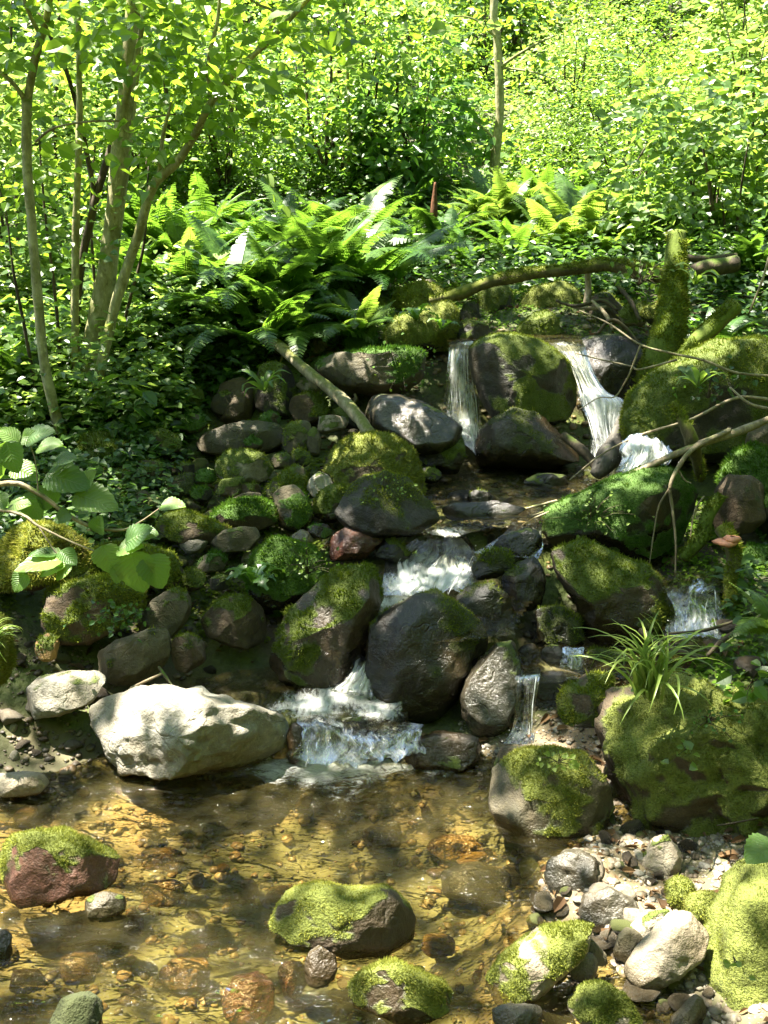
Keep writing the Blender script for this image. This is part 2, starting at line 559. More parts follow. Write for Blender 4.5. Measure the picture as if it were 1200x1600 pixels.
def water_mat(name, ripple, tint, dist=0.02, stretch=(1, 1, 1), silt=0.06):
    """clear water: fresnel mirror over a tinted transparent body, foam where air is churned in"""
    m, nt, out = new_mat(name)
    tc = N(nt, 'ShaderNodeTexCoord')
    mp = N(nt, 'ShaderNodeMapping')
    mp.inputs['Scale'].default_value = stretch
    L(nt, tc.outputs['Object'], mp.inputs[0])
    n1 = noise(nt, ripple, 3, 0.5, mp.outputs[0], 0.8)
    n2 = noise(nt, ripple * 3.1, 2, 0.5, mp.outputs[0], 0.4)
    bp = N(nt, 'ShaderNodeBump', in_Strength=1.0, in_Distance=dist)
    L(nt, math_(nt, 'ADD', n1, math_(nt, 'MULTIPLY', n2, 0.28)), bp.inputs['Height'])
    fr = N(nt, 'ShaderNodeFresnel', in_IOR=1.33)
    L(nt, bp.outputs[0], fr.inputs['Normal'])
    gl = N(nt, 'ShaderNodeBsdfGlossy')
    gl.inputs['Roughness'].default_value = 0.04
    L(nt, bp.outputs[0], gl.inputs['Normal'])
    tr = N(nt, 'ShaderNodeBsdfTransparent')
    tr.inputs['Color'].default_value = tint + (1,)
    mx = N(nt, 'ShaderNodeMixShader')
    L(nt, fr.outputs[0], mx.inputs[0])
    L(nt, tr.outputs[0], mx.inputs[1])
    L(nt, gl.outputs[0], mx.inputs[2])
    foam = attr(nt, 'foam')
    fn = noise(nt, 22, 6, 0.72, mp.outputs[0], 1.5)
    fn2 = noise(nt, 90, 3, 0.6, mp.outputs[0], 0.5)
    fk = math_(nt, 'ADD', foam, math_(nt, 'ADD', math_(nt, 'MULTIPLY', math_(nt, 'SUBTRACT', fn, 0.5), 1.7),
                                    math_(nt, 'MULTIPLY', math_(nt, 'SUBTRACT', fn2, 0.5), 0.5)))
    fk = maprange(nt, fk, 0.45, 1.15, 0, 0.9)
    fd = N(nt, 'ShaderNodeBsdfPrincipled')
    fd.inputs['Base Color'].default_value = (0.78, 0.80, 0.76, 1)
    fd.inputs['Roughness'].default_value = 0.35
    b2 = N(nt, 'ShaderNodeBump', in_Strength=0.8, in_Distance=0.02)
    L(nt, fn, b2.inputs['Height'])
    L(nt, b2.outputs[0], fd.inputs['Normal'])
    ft = N(nt, 'ShaderNodeBsdfTranslucent')
    ft.inputs['Color'].default_value = (0.7, 0.73, 0.68, 1)
    fm = N(nt, 'ShaderNodeMixShader')
    fm.inputs[0].default_value = 0.35
    L(nt, fd.outputs[0], fm.inputs[1])
    L(nt, ft.outputs[0], fm.inputs[2])
    m2 = N(nt, 'ShaderNodeMixShader')
    L(nt, fk, m2.inputs[0])
    # fine silt carried in the water
    sd = N(nt, 'ShaderNodeBsdfDiffuse')
    sd.inputs['Color'].default_value = (0.11, 0.092, 0.032, 1)
    m3 = N(nt, 'ShaderNodeMixShader')
    m3.inputs[0].default_value = silt
    L(nt, mx.outputs[0], m3.inputs[1])
    L(nt, sd.outputs[0], m3.inputs[2])
    L(nt, m3.outputs[0], m2.inputs[1])
    L(nt, fm.outputs[0], m2.inputs[2])
    L(nt, m2.outputs[0], out.inputs[0])
    return m


M['pool_water'] = water_mat('pool_water', 9.0, (0.88, 0.81, 0.54), 0.075, (0.8, 1.8, 1), 0.08)
M['stream_water'] = water_mat('stream_water', 16.0, (0.85, 0.82, 0.66), 0.05, (1.6, 0.8, 1))


def fall_mat():
    """falling water: clear glassy film broken by white aerated streaks along the flow (uv.y)"""
    m, nt, out = new_mat('falling_water')
    uv = N(nt, 'ShaderNodeUVMap')
    mp = N(nt, 'ShaderNodeMapping')
    mp.inputs['Scale'].default_value = (42, 4.5, 1)
    L(nt, uv.outputs[0], mp.inputs[0])
    n1 = noise(nt, 1.0, 5, 0.65, mp.outputs[0], 0.6)
    mp2 = N(nt, 'ShaderNodeMapping')
    mp2.inputs['Scale'].default_value = (16, 7, 1)
    L(nt, uv.outputs[0], mp2.inputs[0])
    n2 = noise(nt, 1.0, 4, 0.6, mp2.outputs[0], 1.0)
    foam = attr(nt, 'foam')
    k = math_(nt, 'ADD', foam, math_(nt, 'ADD', math_(nt, 'MULTIPLY', math_(nt, 'SUBTRACT', n1, 0.5), 2.6),
                                   math_(nt, 'MULTIPLY', math_(nt, 'SUBTRACT', n2, 0.5), 2.0)))
    k = maprange(nt, k, 0.25, 1.0, 0.0, 0.93)
    bp = N(nt, 'ShaderNodeBump', in_Strength=1.0, in_Distance=0.03)
    L(nt, n1, bp.inputs['Height'])
    fd = N(nt, 'ShaderNodeBsdfPrincipled')
    fd.inputs['Base Color'].default_value = (0.78, 0.80, 0.78, 1)
    fd.inputs['Roughness'].default_value = 0.25
    L(nt, bp.outputs[0], fd.inputs['Normal'])
    ft = N(nt, 'ShaderNodeBsdfTranslucent')
    ft.inputs['Color'].default_value = (0.75, 0.78, 0.75, 1)
    fm = N(nt, 'ShaderNodeMixShader')
    fm.inputs[0].default_value = 0.45
    L(nt, fd.outputs[0], fm.inputs[1])
    L(nt, ft.outputs[0], fm.inputs[2])
    fr = N(nt, 'ShaderNodeFresnel', in_IOR=1.33)
    L(nt, bp.outputs[0], fr.inputs['Normal'])
    gl = N(nt, 'ShaderNodeBsdfGlossy')
    gl.inputs['Roughness'].default_value = 0.06
    L(nt, bp.outputs[0], gl.inputs['Normal'])
    tr = N(nt, 'ShaderNodeBsdfTransparent')
    tr.inputs['Color'].default_value = (0.93, 0.93, 0.88, 1)
    mx = N(nt, 'ShaderNodeMixShader')
    L(nt, fr.outputs[0], mx.inputs[0])
    L(nt, tr.outputs[0], mx.inputs[1])
    L(nt, gl.outputs[0], mx.inputs[2])
    m2 = N(nt, 'ShaderNodeMixShader')
    L(nt, k, m2.inputs[0])
    L(nt, mx.outputs[0], m2.inputs[1])
    L(nt, fm.outputs[0], m2.inputs[2])
    L(nt, m2.outputs[0], out.inputs[0])
    return m


M['fall'] = fall_mat()
_m, _nt, _out = new_mat('fungus')
_pb = N(_nt, 'ShaderNodeBsdfPrincipled')
_tc = N(_nt, 'ShaderNodeTexCoord')
L(_nt, mixc(_nt, noise(_nt, 60, 3, 0.6, _tc.outputs['Object']), (0.35, 0.10, 0.04), (0.55, 0.26, 0.16)), _pb.inputs['Base Color'])
_pb.inputs['Roughness'].default_value = 0.6
L(_nt, _pb.outputs[0], _out.inputs[0])
M['fungus'] = _m

# ------------------------------------------------------------------ the ground: one sheet through measured points
ANCH = []


def ga(px, py, Y, dz=0.0):
    p = P(px, py, Y)
    ANCH.append((p[0], p[1], p[2] + dz))


# pool bed
for x_, y_, z_ in ((-1.2, 1.2, -0.12), (-0.5, 1.1, -0.16), (0.1, 1.1, -0.16), (-1.0, 1.9, -0.13), (-0.6, 2.0, -0.17), (-0.2, 2.1, -0.20),
                   (0.15, 2.2, -0.20), (0.25, 1.75, -0.13), (-0.3, 1.6, -0.15), (0.35, 2.35, -0.14), (-0.5, 2.45, -0.15), (0.1, 2.6, -0.18),
                   (-1.0, 2.45, -0.08), (0.42, 2.05, -0.08), (-0.15, 2.75, -0.14), (-0.9, 2.7, -0.06), (-1.5, 2.0, -0.05),
                   (0, 0.2, -0.2), (-1.5, 0.2, -0.1), (1.5, 0.3, 0.35), (0.5, 1.5, -0.02), (0.75, 1.3, 0.15), (1.6, 1.8, 0.55), (1.1, 1.7, 0.2),
                   (-2.2, 2.2, 0.2), (-2.4, 1.0, 0.3), (-1.75, 2.9, 0.22), (0, -4, -0.5), (-4, -4, 0.8), (4, -4, 1.0), (-4, 0, 1.0), (4, 1, 1.2)):
    ANCH.append((x_, y_, z_))
# right gravel shore and bank
for a in ((900, 1330, 2.28), (950, 1450, 2.05), (900, 1560, 1.86), (1060, 1345, 2.32), (990, 1290, 2.52), (860, 1170, 2.86), (1000, 1380, 2.2),
          (1000, 1600, 1.82), (860, 1385, 2.16, -0.04), (820, 1420, 2.1, -0.08),
          (1000, 1060, 3.05, -0.05), (1180, 1060, 2.9, -0.1), (1150, 1150, 2.75, -0.1), (1080, 980, 3.28, -0.06), (1080, 1010, 3.2, -0.05), (1100, 905, 3.5, -0.04),
          (1150, 860, 3.7, -0.08), (1190, 800, 4.0, -0.08), (1260, 700, 4.6), (1190, 560, 5.4), (1300, 560, 5.2),
          # left shore
          (30, 1180, 2.84), (-60, 1160, 2.8), (90, 1135, 2.95), (250, 1075, 3.12, -0.12), (360, 1070, 3.12, -0.16), (420, 1080, 3.08, -0.14), (150, 1040, 3.2), (40, 1010, 3.2), (-80, 980, 3.1),
          (90, 900, 3.5), (200, 880, 3.62, -0.05), (300, 880, 3.66, -0.08), (400, 870, 3.7, -0.08), (470, 830, 3.85, -0.08), (400, 780, 4.1, -0.08), (300, 780, 4.1, -0.08), (200, 790, 4.05), (60, 800, 3.9),
          (300, 720, 4.45, -0.08), (400, 700, 4.6, -0.08), (480, 690, 4.5, -0.08), (340, 680, 4.75, -0.08), (200, 720, 4.4, 0.02), (60, 720, 4.4), (-60, 700, 4.4),
          (140, 610, 5.0), (40, 600, 5.0), (260, 620, 4.95), (330, 590, 5.2), (400, 540, 5.6), (480, 520, 5.7), (560, 500, 5.9), (420, 620, 4.9, -0.1), (520, 600, 5.0, -0.08),
          (620, 470, 6.2, -0.06), (560, 440, 6.6), (700, 450, 6.5), (450, 470, 6.3), (300, 490, 6.2), (100, 520, 6.0), (-100, 520, 6.0),
          # stream bed
          (720, 790, 4.0, -0.07), (800, 770, 4.2, -0.07), (760, 740, 4.45, -0.06), (860, 740, 4.45, -0.06), (690, 850, 3.8, -0.07), (670, 920, 3.55, -0.12),
          (640, 1010, 3.35, -0.2), (560, 1090, 3.05, -0.08), (500, 1100, 3.0, -0.07), (620, 1150, 2.85, -0.1), (700, 1160, 2.85, -0.1), (800, 1150, 2.9, -0.05),
          (850, 1040, 3.15, -0.06), (800, 960, 3.4, -0.15), (960, 960, 3.5, -0.25), (900, 880, 3.7, -0.1),
          (700, 690, 4.75, -0.08), (900, 700, 4.7, -0.1), (980, 720, 4.5, -0.08), (620, 660, 4.75, -0.1),
          (800, 600, 5.15, -0.15), (720, 560, 5.15, -0.12), (760, 520, 5.4, -0.08), (850, 520, 5.45, -0.08), (900, 510, 5.5), (960, 500, 5.6), (800, 470, 6.0), (720, 480, 5.9),
          (900, 440, 6.4), (1000, 430, 6.4), (1100, 440, 6.2), (1000, 600, 5.0, -0.1), (1080, 560, 5.0, -0.1)):
    ga(*a)
# the hillside
for x_ in (-16, -9, -5, -2.5, 0, 2.5, 5, 9, 16):
    for y_, z_ in ((7.6, 1.45), (9, 1.75), (12, 2.5), (15, 3.7), (19, 5.6), (25, 9.2), (36, 16), (60, 32)):
        if abs(x_) * 0.35 > y_ + 4:
            continue
        k = 0.10 * max(0, abs(x_ - 0.5) - 2.0) * (1 if y_ < 20 else 0.3)
        ANCH.append((x_, y_, z_ + k * (0.7 if x_ < 0 else 1.0) - (0.12 if (y_ < 8 and abs(x_) < 2) else 0)))
for y_ in (3, 5):
    for x_, z_ in ((-3.5, 1.1), (-7, 2.2), (-14, 4), (3.6, 1.7), (7, 3.2), (14, 6)):
        ANCH.append((x_, y_, z_ + 0.1 * (y_ - 3)))
ANCH.extend([(-12, -8, 2), (12, -8, 2.5), (0, -14, -1.2), (-20, -14, 3), (20, -14, 3)])
A_ = np.array(ANCH)


def _phi(r):
    return -np.sqrt(r * r + 0.12 ** 2)


_d = np.linalg.norm(A_[:, None, :2] - A_[None, :, :2], axis=2)
_n = len(A_)
_K = np.zeros((_n + 3, _n + 3))
_K[:_n, :_n] = _phi(_d) + np.eye(_n) * 0.012
_K[:_n, _n] = 1
_K[:_n, _n + 1:] = A_[:, :2]
_K[_n, :_n] = 1
_K[_n + 1:, :_n] = A_[:, :2].T
_W = np.linalg.solve(_K, np.concatenate([A_[:, 2], [0, 0, 0]]))


def terrain(xy, detail=True):
    xy = np.atleast_2d(np.asarray(xy, float))
    out = np.empty(len(xy))
    for s in range(0, len(xy), 20000):
        q = xy[s:s + 20000]
        r = np.linalg.norm(q[:, None, :] - A_[None, :, :2], axis=2)
        out[s:s + 20000] = _phi(r) @ _W[:_n] + _W[_n] + q @ _W[_n + 1:]
    if detail:
        p3 = np.column_stack([xy, np.zeros(len(xy))])
        amp = np.clip(0.4 + (xy[:, 1] - 5) * 0.15, 0.4, 4)
        out = out + amp * (0.05 * fbm(p3 * 1.9 + 3.1, 3) + 0.022 * fbm(p3 * 9.0, 3))
    return out


def tz(x, y):
    return float(terrain([[x, y]])[0])


def grow(a, b, n, k):
    t = np.linspace(0, 1, n)
    return a + (b - a) * (t * (1 - k) + k * t ** 3)


ys = np.concatenate([np.linspace(-14, 0.8, 16)[:-1], np.linspace(0.8, 7.0, 250), grow(7.0, 60, 90, 0.8)[1:]])
xs = np.concatenate([-grow(2.6, 40, 45, 0.85)[::-1][:-1], np.linspace(-2.6, 2.6, 210), grow(2.6, 40, 45, 0.85)[1:]])
gx, gy = np.meshgrid(xs, ys)
gxy = np.column_stack([gx.ravel(), gy.ravel()])
gz = terrain(gxy)
nx, ny = len(xs), len(ys)
ii = (np.arange(ny - 1)[:, None] * nx + np.arange(nx - 1)[None, :]).ravel()
gf = np.column_stack([ii, ii + 1, ii + nx + 1, ii + nx])
# channel of the brook: washed ochre gravel
CHAN = np.array([PZ(600, 1600, -0.1)[:2], PZ(520, 1330, -.1)[:2], P(600, 1120, 2.95)[:2], P(680, 950, 3.45)[:2], P(690, 860, 3.8)[:2], P(780, 760, 4.25)[:2], P(790, 680, 4.8)[:2], P(790, 520, 5.4)[:2]])
cc = catmull(CHAN, 60)
ccw = np.interp(np.linspace(0, 1, 60), [0, 0.15, 0.3, 0.4, 0.55, 0.75, 1], [1.1, 1.15, 0.5, 0.26, 0.28, 0.34, 0.25])
dch = np.min(np.linalg.norm(gxy[:, None, :] - cc[None], axis=2) / ccw[None], axis=1)
bed = np.maximum(sstep(1.25, 0.85, dch), sstep(0.06, 0.0, gz)) * np.where(gxy[:, 1] < 2.95, 1.0, np.where(gxy[:, 1] < 7, 0.3, 0.0))
ground = link('ground', mesh_data('ground', np.column_stack([gxy, gz]), gf, M['ground'], attrs={'bed': bed, 'deep': sstep(-0.12, -0.19, gz) * (gxy[:, 1] < 2.95)}))
tag(ground, kind='structure')

# ------------------------------------------------------------------ boulders and stones
STONE = {'grey': (0.105, 0.092, 0.056), 'brown': (0.068, 0.048, 0.024), 'dark': (0.026, 0.022, 0.013), 'pale': (0.48, 0.45, 0.38), 'white': (0.30, 0.288, 0.25),
         'red': (0.17, 0.075, 0.05), 'ochre': (0.32, 0.20, 0.07), 'slate': (0.125, 0.12, 0.10), 'warm': (0.31, 0.275, 0.215)}
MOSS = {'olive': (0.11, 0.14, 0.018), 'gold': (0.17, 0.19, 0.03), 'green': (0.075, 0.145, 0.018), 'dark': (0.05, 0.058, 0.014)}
FUZZ = {'olive': 'moss_fuzz', 'gold': 'moss_gold', 'green': 'moss_green', 'dark': 'moss_fuzz'}
ROCKS = {}
FOOT = []          # footprints (x, y, r) kept clear of small plants


def fuzz_mesh(v, quads, mask, density, length, mat, name, seed):
    """short moss shoots standing on the mossy part of a surface"""
    g = np.random.default_rng(seed)
    a, b, c, d = (v[quads[:, k]] for k in range(4))
    fn = np.cross(c - a, d - b) * 0.5
    ar = np.linalg.norm(fn, axis=1)
    mq = mask[quads].mean(axis=1)
    wgt = ar * np.clip((mq - 0.35) * 1.8, 0, 1)
    tot = wgt.sum()
    n = int(min(42000, tot * density))
    if n < 60:
        return None
    q = g.choice(len(quads), n, p=wgt / tot)
    s, t = g.random((n, 1)), g.random((n, 1))
    p = (a[q] * (1 - s) + b[q] * s) * (1 - t) + (d[q] * (1 - s) + c[q] * s) * t
    nn = fn[q] / (ar[q][:, None] + 1e-12)
    clump = 0.45 + 0.85 * np.clip(vnoise(p * 38 + seed) * 0.5 + 0.5, 0, 1)
    ln = length * (0.5 + g.random(n)) * clump
    side = g.normal(size=(n, 3))
    side -= nn * np.sum(side * nn, axis=1)[:, None]
    side /= np.linalg.norm(side, axis=1)[:, None] + 1e-9
    lean = g.normal(size=(n, 3)) * 0.5
    tip = p + (nn + lean + np.array((0, 0, 0.15))) * ln[:, None]
    w_ = (ln * 0.3)[:, None] * side
    base = p - nn * length * 0.25
    vv = np.stack([base - w_, base + w_, tip], 1).reshape(-1, 3)
    return mesh_data(name, vv, np.arange(3 * n).reshape(-1, 3), M[mat], smooth=False)


def rock(key, label, outline, Y, stone='grey', moss=0.4, mt='olive', wet=0.0, dr=0.85, res=1, seed=None, facets=8, boxy=0.58, name='boulder',
         cat='boulder', group=None, fuzz=1.0, rough=1.0, sink=1.12, tilt=0.0, fw=None):
    seed = seed if seed is not None else (abs(hash_str(key)) % 9973)
    g = np.random.default_rng(seed)
    o2 = np.asarray(outline, float)
    if len(o2) == 2:            # given as a bounding box
        (x0, y0), (x1, y1) = o2
        k = 11
        th = np.linspace(0, 2 * math.pi, k, endpoint=False) + g.random() * 0.5
        jit = 1 + g.uniform(-0.13, 0.06, k)
        sq = 1.0 / (np.abs(np.cos(th)) ** 2.6 + np.abs(np.sin(th)) ** 2.6) ** (1 / 2.6)
        o2 = np.column_stack([(x0 + x1) / 2 + (x1 - x0) / 2 * np.cos(th) * jit * sq, (y0 + y1) / 2 + (y1 - y0) / 2 * np.sin(th) * jit * sq])
    c2 = (o2.min(0) + o2.max(0)) / 2
    if fw is None:
        fw = 0.6 if Y > 3.3 else 0.0
    ext = o2.max(0) - o2.min(0)
    Y = Y - fw * dr * 0.25 * (ext[0] + ext[1]) / 1600 * Y
    ctr = P(c2[0], c2[1], Y)
    tc = (ctr - CAM) @ FWD
    q = (o2 - c2) / 1600 * tc
    q[:, 1] *= -1
    low = q[:, 1] < 0
    q[low, 1] *= sink
    nth, nph = (72, 36) if res == 1 else ((120, 60) if res == 2 else (40, 20))
    th = np.linspace(0, 2 * math.pi, nth, endpoint=False)
    dv = np.column_stack([np.cos(th), np.sin(th)])
    R = np.zeros(nth)
    for i in range(len(q)):
        a, b = q[i], q[(i + 1) % len(q)]
        e = b - a
        den = dv[:, 0] * e[1] - dv[:, 1] * e[0]
        den = np.where(np.abs(den) < 1e-9, 1e-9, den)
        t = (a[0] * e[1] - a[1] * e[0]) / den
        s = (a[0] * dv[:, 1] - a[1] * dv[:, 0]) / den
        ok = (t > 0) & (s >= -1e-6) & (s <= 1 + 1e-6)
        R = np.where(ok, np.maximum(R, t), R)
    R = np.where(R <= 0, R[R > 0].mean(), R)
    for _ in range(1 if res < 2 else 2):
        R = 0.25 * np.roll(R, 1) + 0.5 * R + 0.25 * np.roll(R, -1)
    size = R.mean()
    D = size * dr
    ph = np.linspace(-math.pi / 2, math.pi / 2, nph)
    cp = np.cos(ph) ** boxy
    sp = np.sin(ph)
    ex = cp[:, None] * (R * np.cos(th))[None]
    ey = cp[:, None] * (R * np.sin(th))[None]
    ez = np.repeat((sp * D)[:, None], nth, 1) + tilt * ey
    p = np.stack([ex, ey, ez], -1).reshape(-1, 3)        # right, up, away
    lo0, hi0 = p.min(0), p.max(0)
    # broken faces
    for k in range(facets):
        n = np.array((g.normal() * 0.75, abs(g.normal()) * 0.7 - 0.25, -abs(g.normal()) - 0.35))
        n /= np.linalg.norm(n)
        dd = p @ n
        lim = dd.max() * g.uniform(0.6, 0.88)
        ov = np.maximum(dd - lim, 0)
        p = p - n * (ov * 0.93)[:, None]
    for k in range(16 if facets > 2 else 6):
        n = g.normal(size=3) * np.array((1.0, 1.0, 0.9)) + np.array((0, 0.25, -0.5))
        n /= np.linalg.norm(n)
        dd = p @ n
        ov = np.maximum(dd - dd.max() * g.uniform(0.84, 0.97), 0)
        p = p - n * (ov * 0.95)[:, None]
    lo1, hi1 = p.min(0), p.max(0)
    for ax in (0, 1):
        p[:, ax] = lo0[ax] + (p[:, ax] - lo1[ax]) * (hi0[ax] - lo0[ax]) / (hi1[ax] - lo1[ax])
    wv = p[:, :1] * RIGHT + p[:, 1:2] * UP + p[:, 2:] * FWD
    nd = wv / (np.linalg.norm(wv, axis=1)[:, None] + 1e-9)
    s_ = wv / size
    disp = 0.06 * fbm(s_ * 1.3 + seed, 3) + 0.04 * fbm(s_ * 4 + seed * 1.3, 3) - 0.035 * np.abs(fbm(s_ * 2.2 + seed * 2.1, 3))
    disp += 0.022 * max(0.0, rough - 1) / rough * fbm(s_ * 7 + seed * 0.7, 3)
    disp += (0.012 / max(size, 0.05)) * 0.35 * fbm(wv * 22 + seed, 3)
    wv = wv + nd * (disp * size * rough)[:, None]
    i = np.arange(nph - 1)[:, None] * nth
    j = np.arange(nth)[None]
    j2 = (j + 1) % nth
    f = np.stack([i + j, i + nth + j, i + nth + j2, i + j2], -1).reshape(-1, 4)
    nrm = vnormals(wv, f)
    if (nrm * nd).sum() < 0:
        f = f[:, ::-1]
        nrm = -nrm
    a = nrm[:, 2] * 0.62 + 0.85 * fbm(wv * (0.9 / size) + seed * 3.3, 4) + 0.25 * fbm(wv * 14 + seed, 3)
    t = 0.92 - 1.45 * moss
    mask = sstep(t - 0.16, t + 0.16, a)
    if moss <= 0.02:
        mask = mask * 0
    me = mesh_data(name, wv, f, M['rock'], attrs={'moss': mask})
    o = link(name, me, None, ctr)
    tag(o, label, cat, group)
    o['stone'] = [float(c) for c in STONE[stone]]
    o['moss_tint'] = [float(c) for c in MOSS[mt]]
    o['wet'] = float(wet)
    o['waterline'] = 0.0 if Y < 3.0 else (float(np.interp(Y, [3.0, 3.1, 3.5, 3.7, 4.4, 4.7, 5.0, 5.4], [0.05, 0.15, 0.33, 0.42, 0.52, 0.6, 0.7, 1.03])) if 420 < c2[0] < 1150 and Y < 5.6 else -9.0)
    if moss > 0.12 and fuzz > 0:
        near = 2.6 / Y
        fm = fuzz_mesh(wv, f, mask, 150000 * fuzz * min(2.2, near ** 2.0), 0.0054 * (0.8 + 0.6 * g.random()) * (0.8 + 0.25 / near) * min(1.0, (Y / 2.9)) ** 1.4, FUZZ[mt], 'moss', seed)
        if fm:
            tag(link('moss', fm, o), kind='stuff')
    ROCKS[key] = (o, ctr, size, wv, f, nrm)
    FOOT.append((ctr[0], ctr[1], size * 0.9))
    return o


def hash_str(s):
    h = 7
    for ch in s:
        h = (h * 131 + ord(ch)) & 0x7fffffff
    return h


R_ = rock
# --- pool and foreground
R_('white', 'big sunlit pale grey boulder with dark right end at pool edge',
   [(113, 1132), (140, 1110), (175, 1090), (210, 1075), (270, 1072), (310, 1080), (350, 1095), (390, 1110), (430, 1128), (449, 1145), (445, 1175), (420, 1190), (380, 1200), (280, 1205), (210, 1203), (170, 1183), (150, 1160), (120, 1145)],
   2.8, 'white', 0.0, 'olive', 0.0, 0.9, 2, facets=11, fuzz=0.3, rough=1.9)
R_('whiteblock', 'small sunlit block of pale stone left of the big pale boulder',
   [(37, 1105), (48, 1085), (45, 1066), (100, 1055), (158, 1049), (162, 1070), (140, 1098), (100, 1114), (60, 1122)], 2.95, 'white', 0.12, boxy=0.5, res=1, dr=0.9)
R_('redmoss', 'reddish boulder capped with bright moss at left edge of pool',
   [(-12, 1340), (8, 1312), (50, 1297), (95, 1300), (130, 1320), (170, 1340), (185, 1357), (160, 1382), (100, 1402), (40, 1408), (-8, 1395)], 2.23, 'red', 0.50, 'gold', 0.25, 0.8, 2)
R_('poolcentre', 'wide mossy boulder standing alone in the middle of the pool',
   [(415, 1440), (425, 1410), (460, 1393), (510, 1382), (560, 1392), (600, 1390), (635, 1402), (650, 1440), (645, 1472), (600, 1488), (540, 1480), (480, 1465), (440, 1462)], 2.05, 'brown', 0.44, 'gold', 0.3, 0.8, 2, facets=3)
R_('poolfront', 'mossy boulder at the bottom centre of the picture in shallow water',
   [(542, 1558), (570, 1525), (605, 1505), (640, 1520), (680, 1540), (710, 1550), (706, 1572), (660, 1588), (590, 1585), (550, 1578)], 1.83, 'brown', 0.44, 'gold', 0.4, 0.8, 2)
R_('poolround', 'small round wet brown stone beside the mossy pool boulder', [(475, 1478), (528, 1540)], 1.92, 'brown', 0.0, wet=0.6, name='stone', cat='stone')
R_('pebgrey', 'small grey stone poking out of pool below reddish boulder', [(130, 1395), (196, 1432)], 2.14, 'grey', 0.05, wet=0.5, name='stone', cat='stone')
R_('leftdark', 'dark wet stone cut by left edge of the picture', [(-25, 1452), (20, 1508)], 2.0, 'dark', 0.1, wet=0.7, name='stone', cat='stone')
R_('submoss', 'drowned green stone at the bottom left of the pool', [(78, 1555), (160, 1640)], 1.78, 'dark', 0.6, 'dark', wet=0.8, fuzz=0)
R_('flatleft', 'flat pale stone lying at the left shore', [(-20, 1205), (75, 1243)], 2.66, 'warm', 0.0, name='stone', cat='stone', dr=1.0)
R_('leftmoss', 'sunlit mossy lump at left edge above the pale block', [(-70, 955), (20, 1065)], 2.75, 'brown', 0.9, 'gold', fuzz=1.2)
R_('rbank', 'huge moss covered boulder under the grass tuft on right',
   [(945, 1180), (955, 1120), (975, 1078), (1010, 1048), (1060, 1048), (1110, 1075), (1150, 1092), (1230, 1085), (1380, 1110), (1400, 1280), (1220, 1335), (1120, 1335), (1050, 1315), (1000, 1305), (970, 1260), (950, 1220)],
   2.62, 'brown', 0.46, 'gold', 0.0, 0.95, 2, facets=8, fuzz=1.3, rough=4.0, boxy=0.45)  # gold moss: brighter colour in place of sun on the front face
R_('rmound', 'bright mossy boulder filling the bottom right corner',
   [(1095, 1580), (1105, 1500), (1125, 1420), (1150, 1365), (1200, 1335), (1290, 1340), (1330, 1450), (1320, 1620), (1250, 1680), (1150, 1680), (1105, 1650)],
   1.92, 'brown', 0.95, 'gold', 0.0, 0.9, 2, facets=3, fuzz=1.3, rough=2.0)
R_('rwedge', 'large bare tan stone leaning against the corner moss boulder',
   [(975, 1515), (990, 1490), (1020, 1460), (1050, 1430), (1075, 1425), (1105, 1455), (1113, 1475), (1090, 1505), (1040, 1532), (1000, 1549), (980, 1540)], 1.92, 'warm', 0.02, res=2, facets=4, dr=0.7)
R_('rcurve', 'long low stone with crescent of moss beside the gravel',
   [(760, 1540), (785, 1500), (830, 1460), (880, 1443), (920, 1445), (932, 1462), (905, 1490), (870, 1515), (845, 1540), (820, 1562), (780, 1570)], 1.9, 'warm', 0.52, 'gold', 0.1, 0.8, 2, facets=2)
R_('rfront', 'mossy stone on gravel at the bottom edge of picture',
   [(883, 1575), (905, 1545), (940, 1533), (975, 1555), (1002, 1590), (985, 1618), (930, 1612)], 1.78, 'warm', 0.62, 'gold', 0.0, 0.8, 2, facets=2)
R_('rupright', 'smooth upright grey stone half in sun on gravel', [(1000, 1387), (1003, 1345), (1020, 1312), (1045, 1303), (1062, 1320), (1062, 1360), (1045, 1385)], 2.3, 'warm', 0.18, 'olive', facets=2, fuzz=0.4)
R_('rwet', 'glistening wet stone at pool edge between moss block and gravel', [(850, 1375), (858, 1345), (885, 1328), (920, 1332), (945, 1352), (948, 1380), (915, 1395), (870, 1395)], 2.21, 'slate', 0.0, wet=0.85, rough=1.6)
R_('rwet2', 'low rippled grey stone in the middle of the gravel', [(902, 1425), (915, 1400), (950, 1392), (985, 1405), (1003, 1430), (985, 1452), (940, 1455), (912, 1448)], 2.1, 'slate', 0.0, wet=0.7, rough=1.4, dr=1.0)
R_('rmossa', 'small moss cushion stone left of upright roots', [(1040, 1370), (1092, 1425)], 2.13, 'brown', 0.85, 'gold')
R_('rmossb', 'low moss covered stone above the tan leaning stone', [(1075, 1392), (1138, 1442)], 2.07, 'brown', 0.85, 'gold')
R_('rtri', 'grey three sided stone left of the tan leaning stone', [(955, 1492), (965, 1465), (985, 1452), (1005, 1468), (1010, 1492), (985, 1502)], 1.98, 'grey', 0.0, name='stone', cat='stone')
R_('rtri2', 'half mossy pale stone wedged above the tan leaning stone', [(985, 1452), (1005, 1428), (1040, 1420), (1055, 1435), (1035, 1462), (1005, 1475)], 2.01, 'pale', 0.35, 'olive', name='stone', cat='stone', fuzz=0.5)
R_('rdk1', 'bluish grey stone within the moss crescent', [(890, 1487), (935, 1532)], 1.9, 'slate', 0.0, name='stone', cat='stone')
R_('rdk2', 'olive stone within the moss crescent at its left', [(850, 1493), (890, 1535)], 1.9, 'grey', 0.3, 'olive', name='stone', cat='stone', fuzz=0.3)
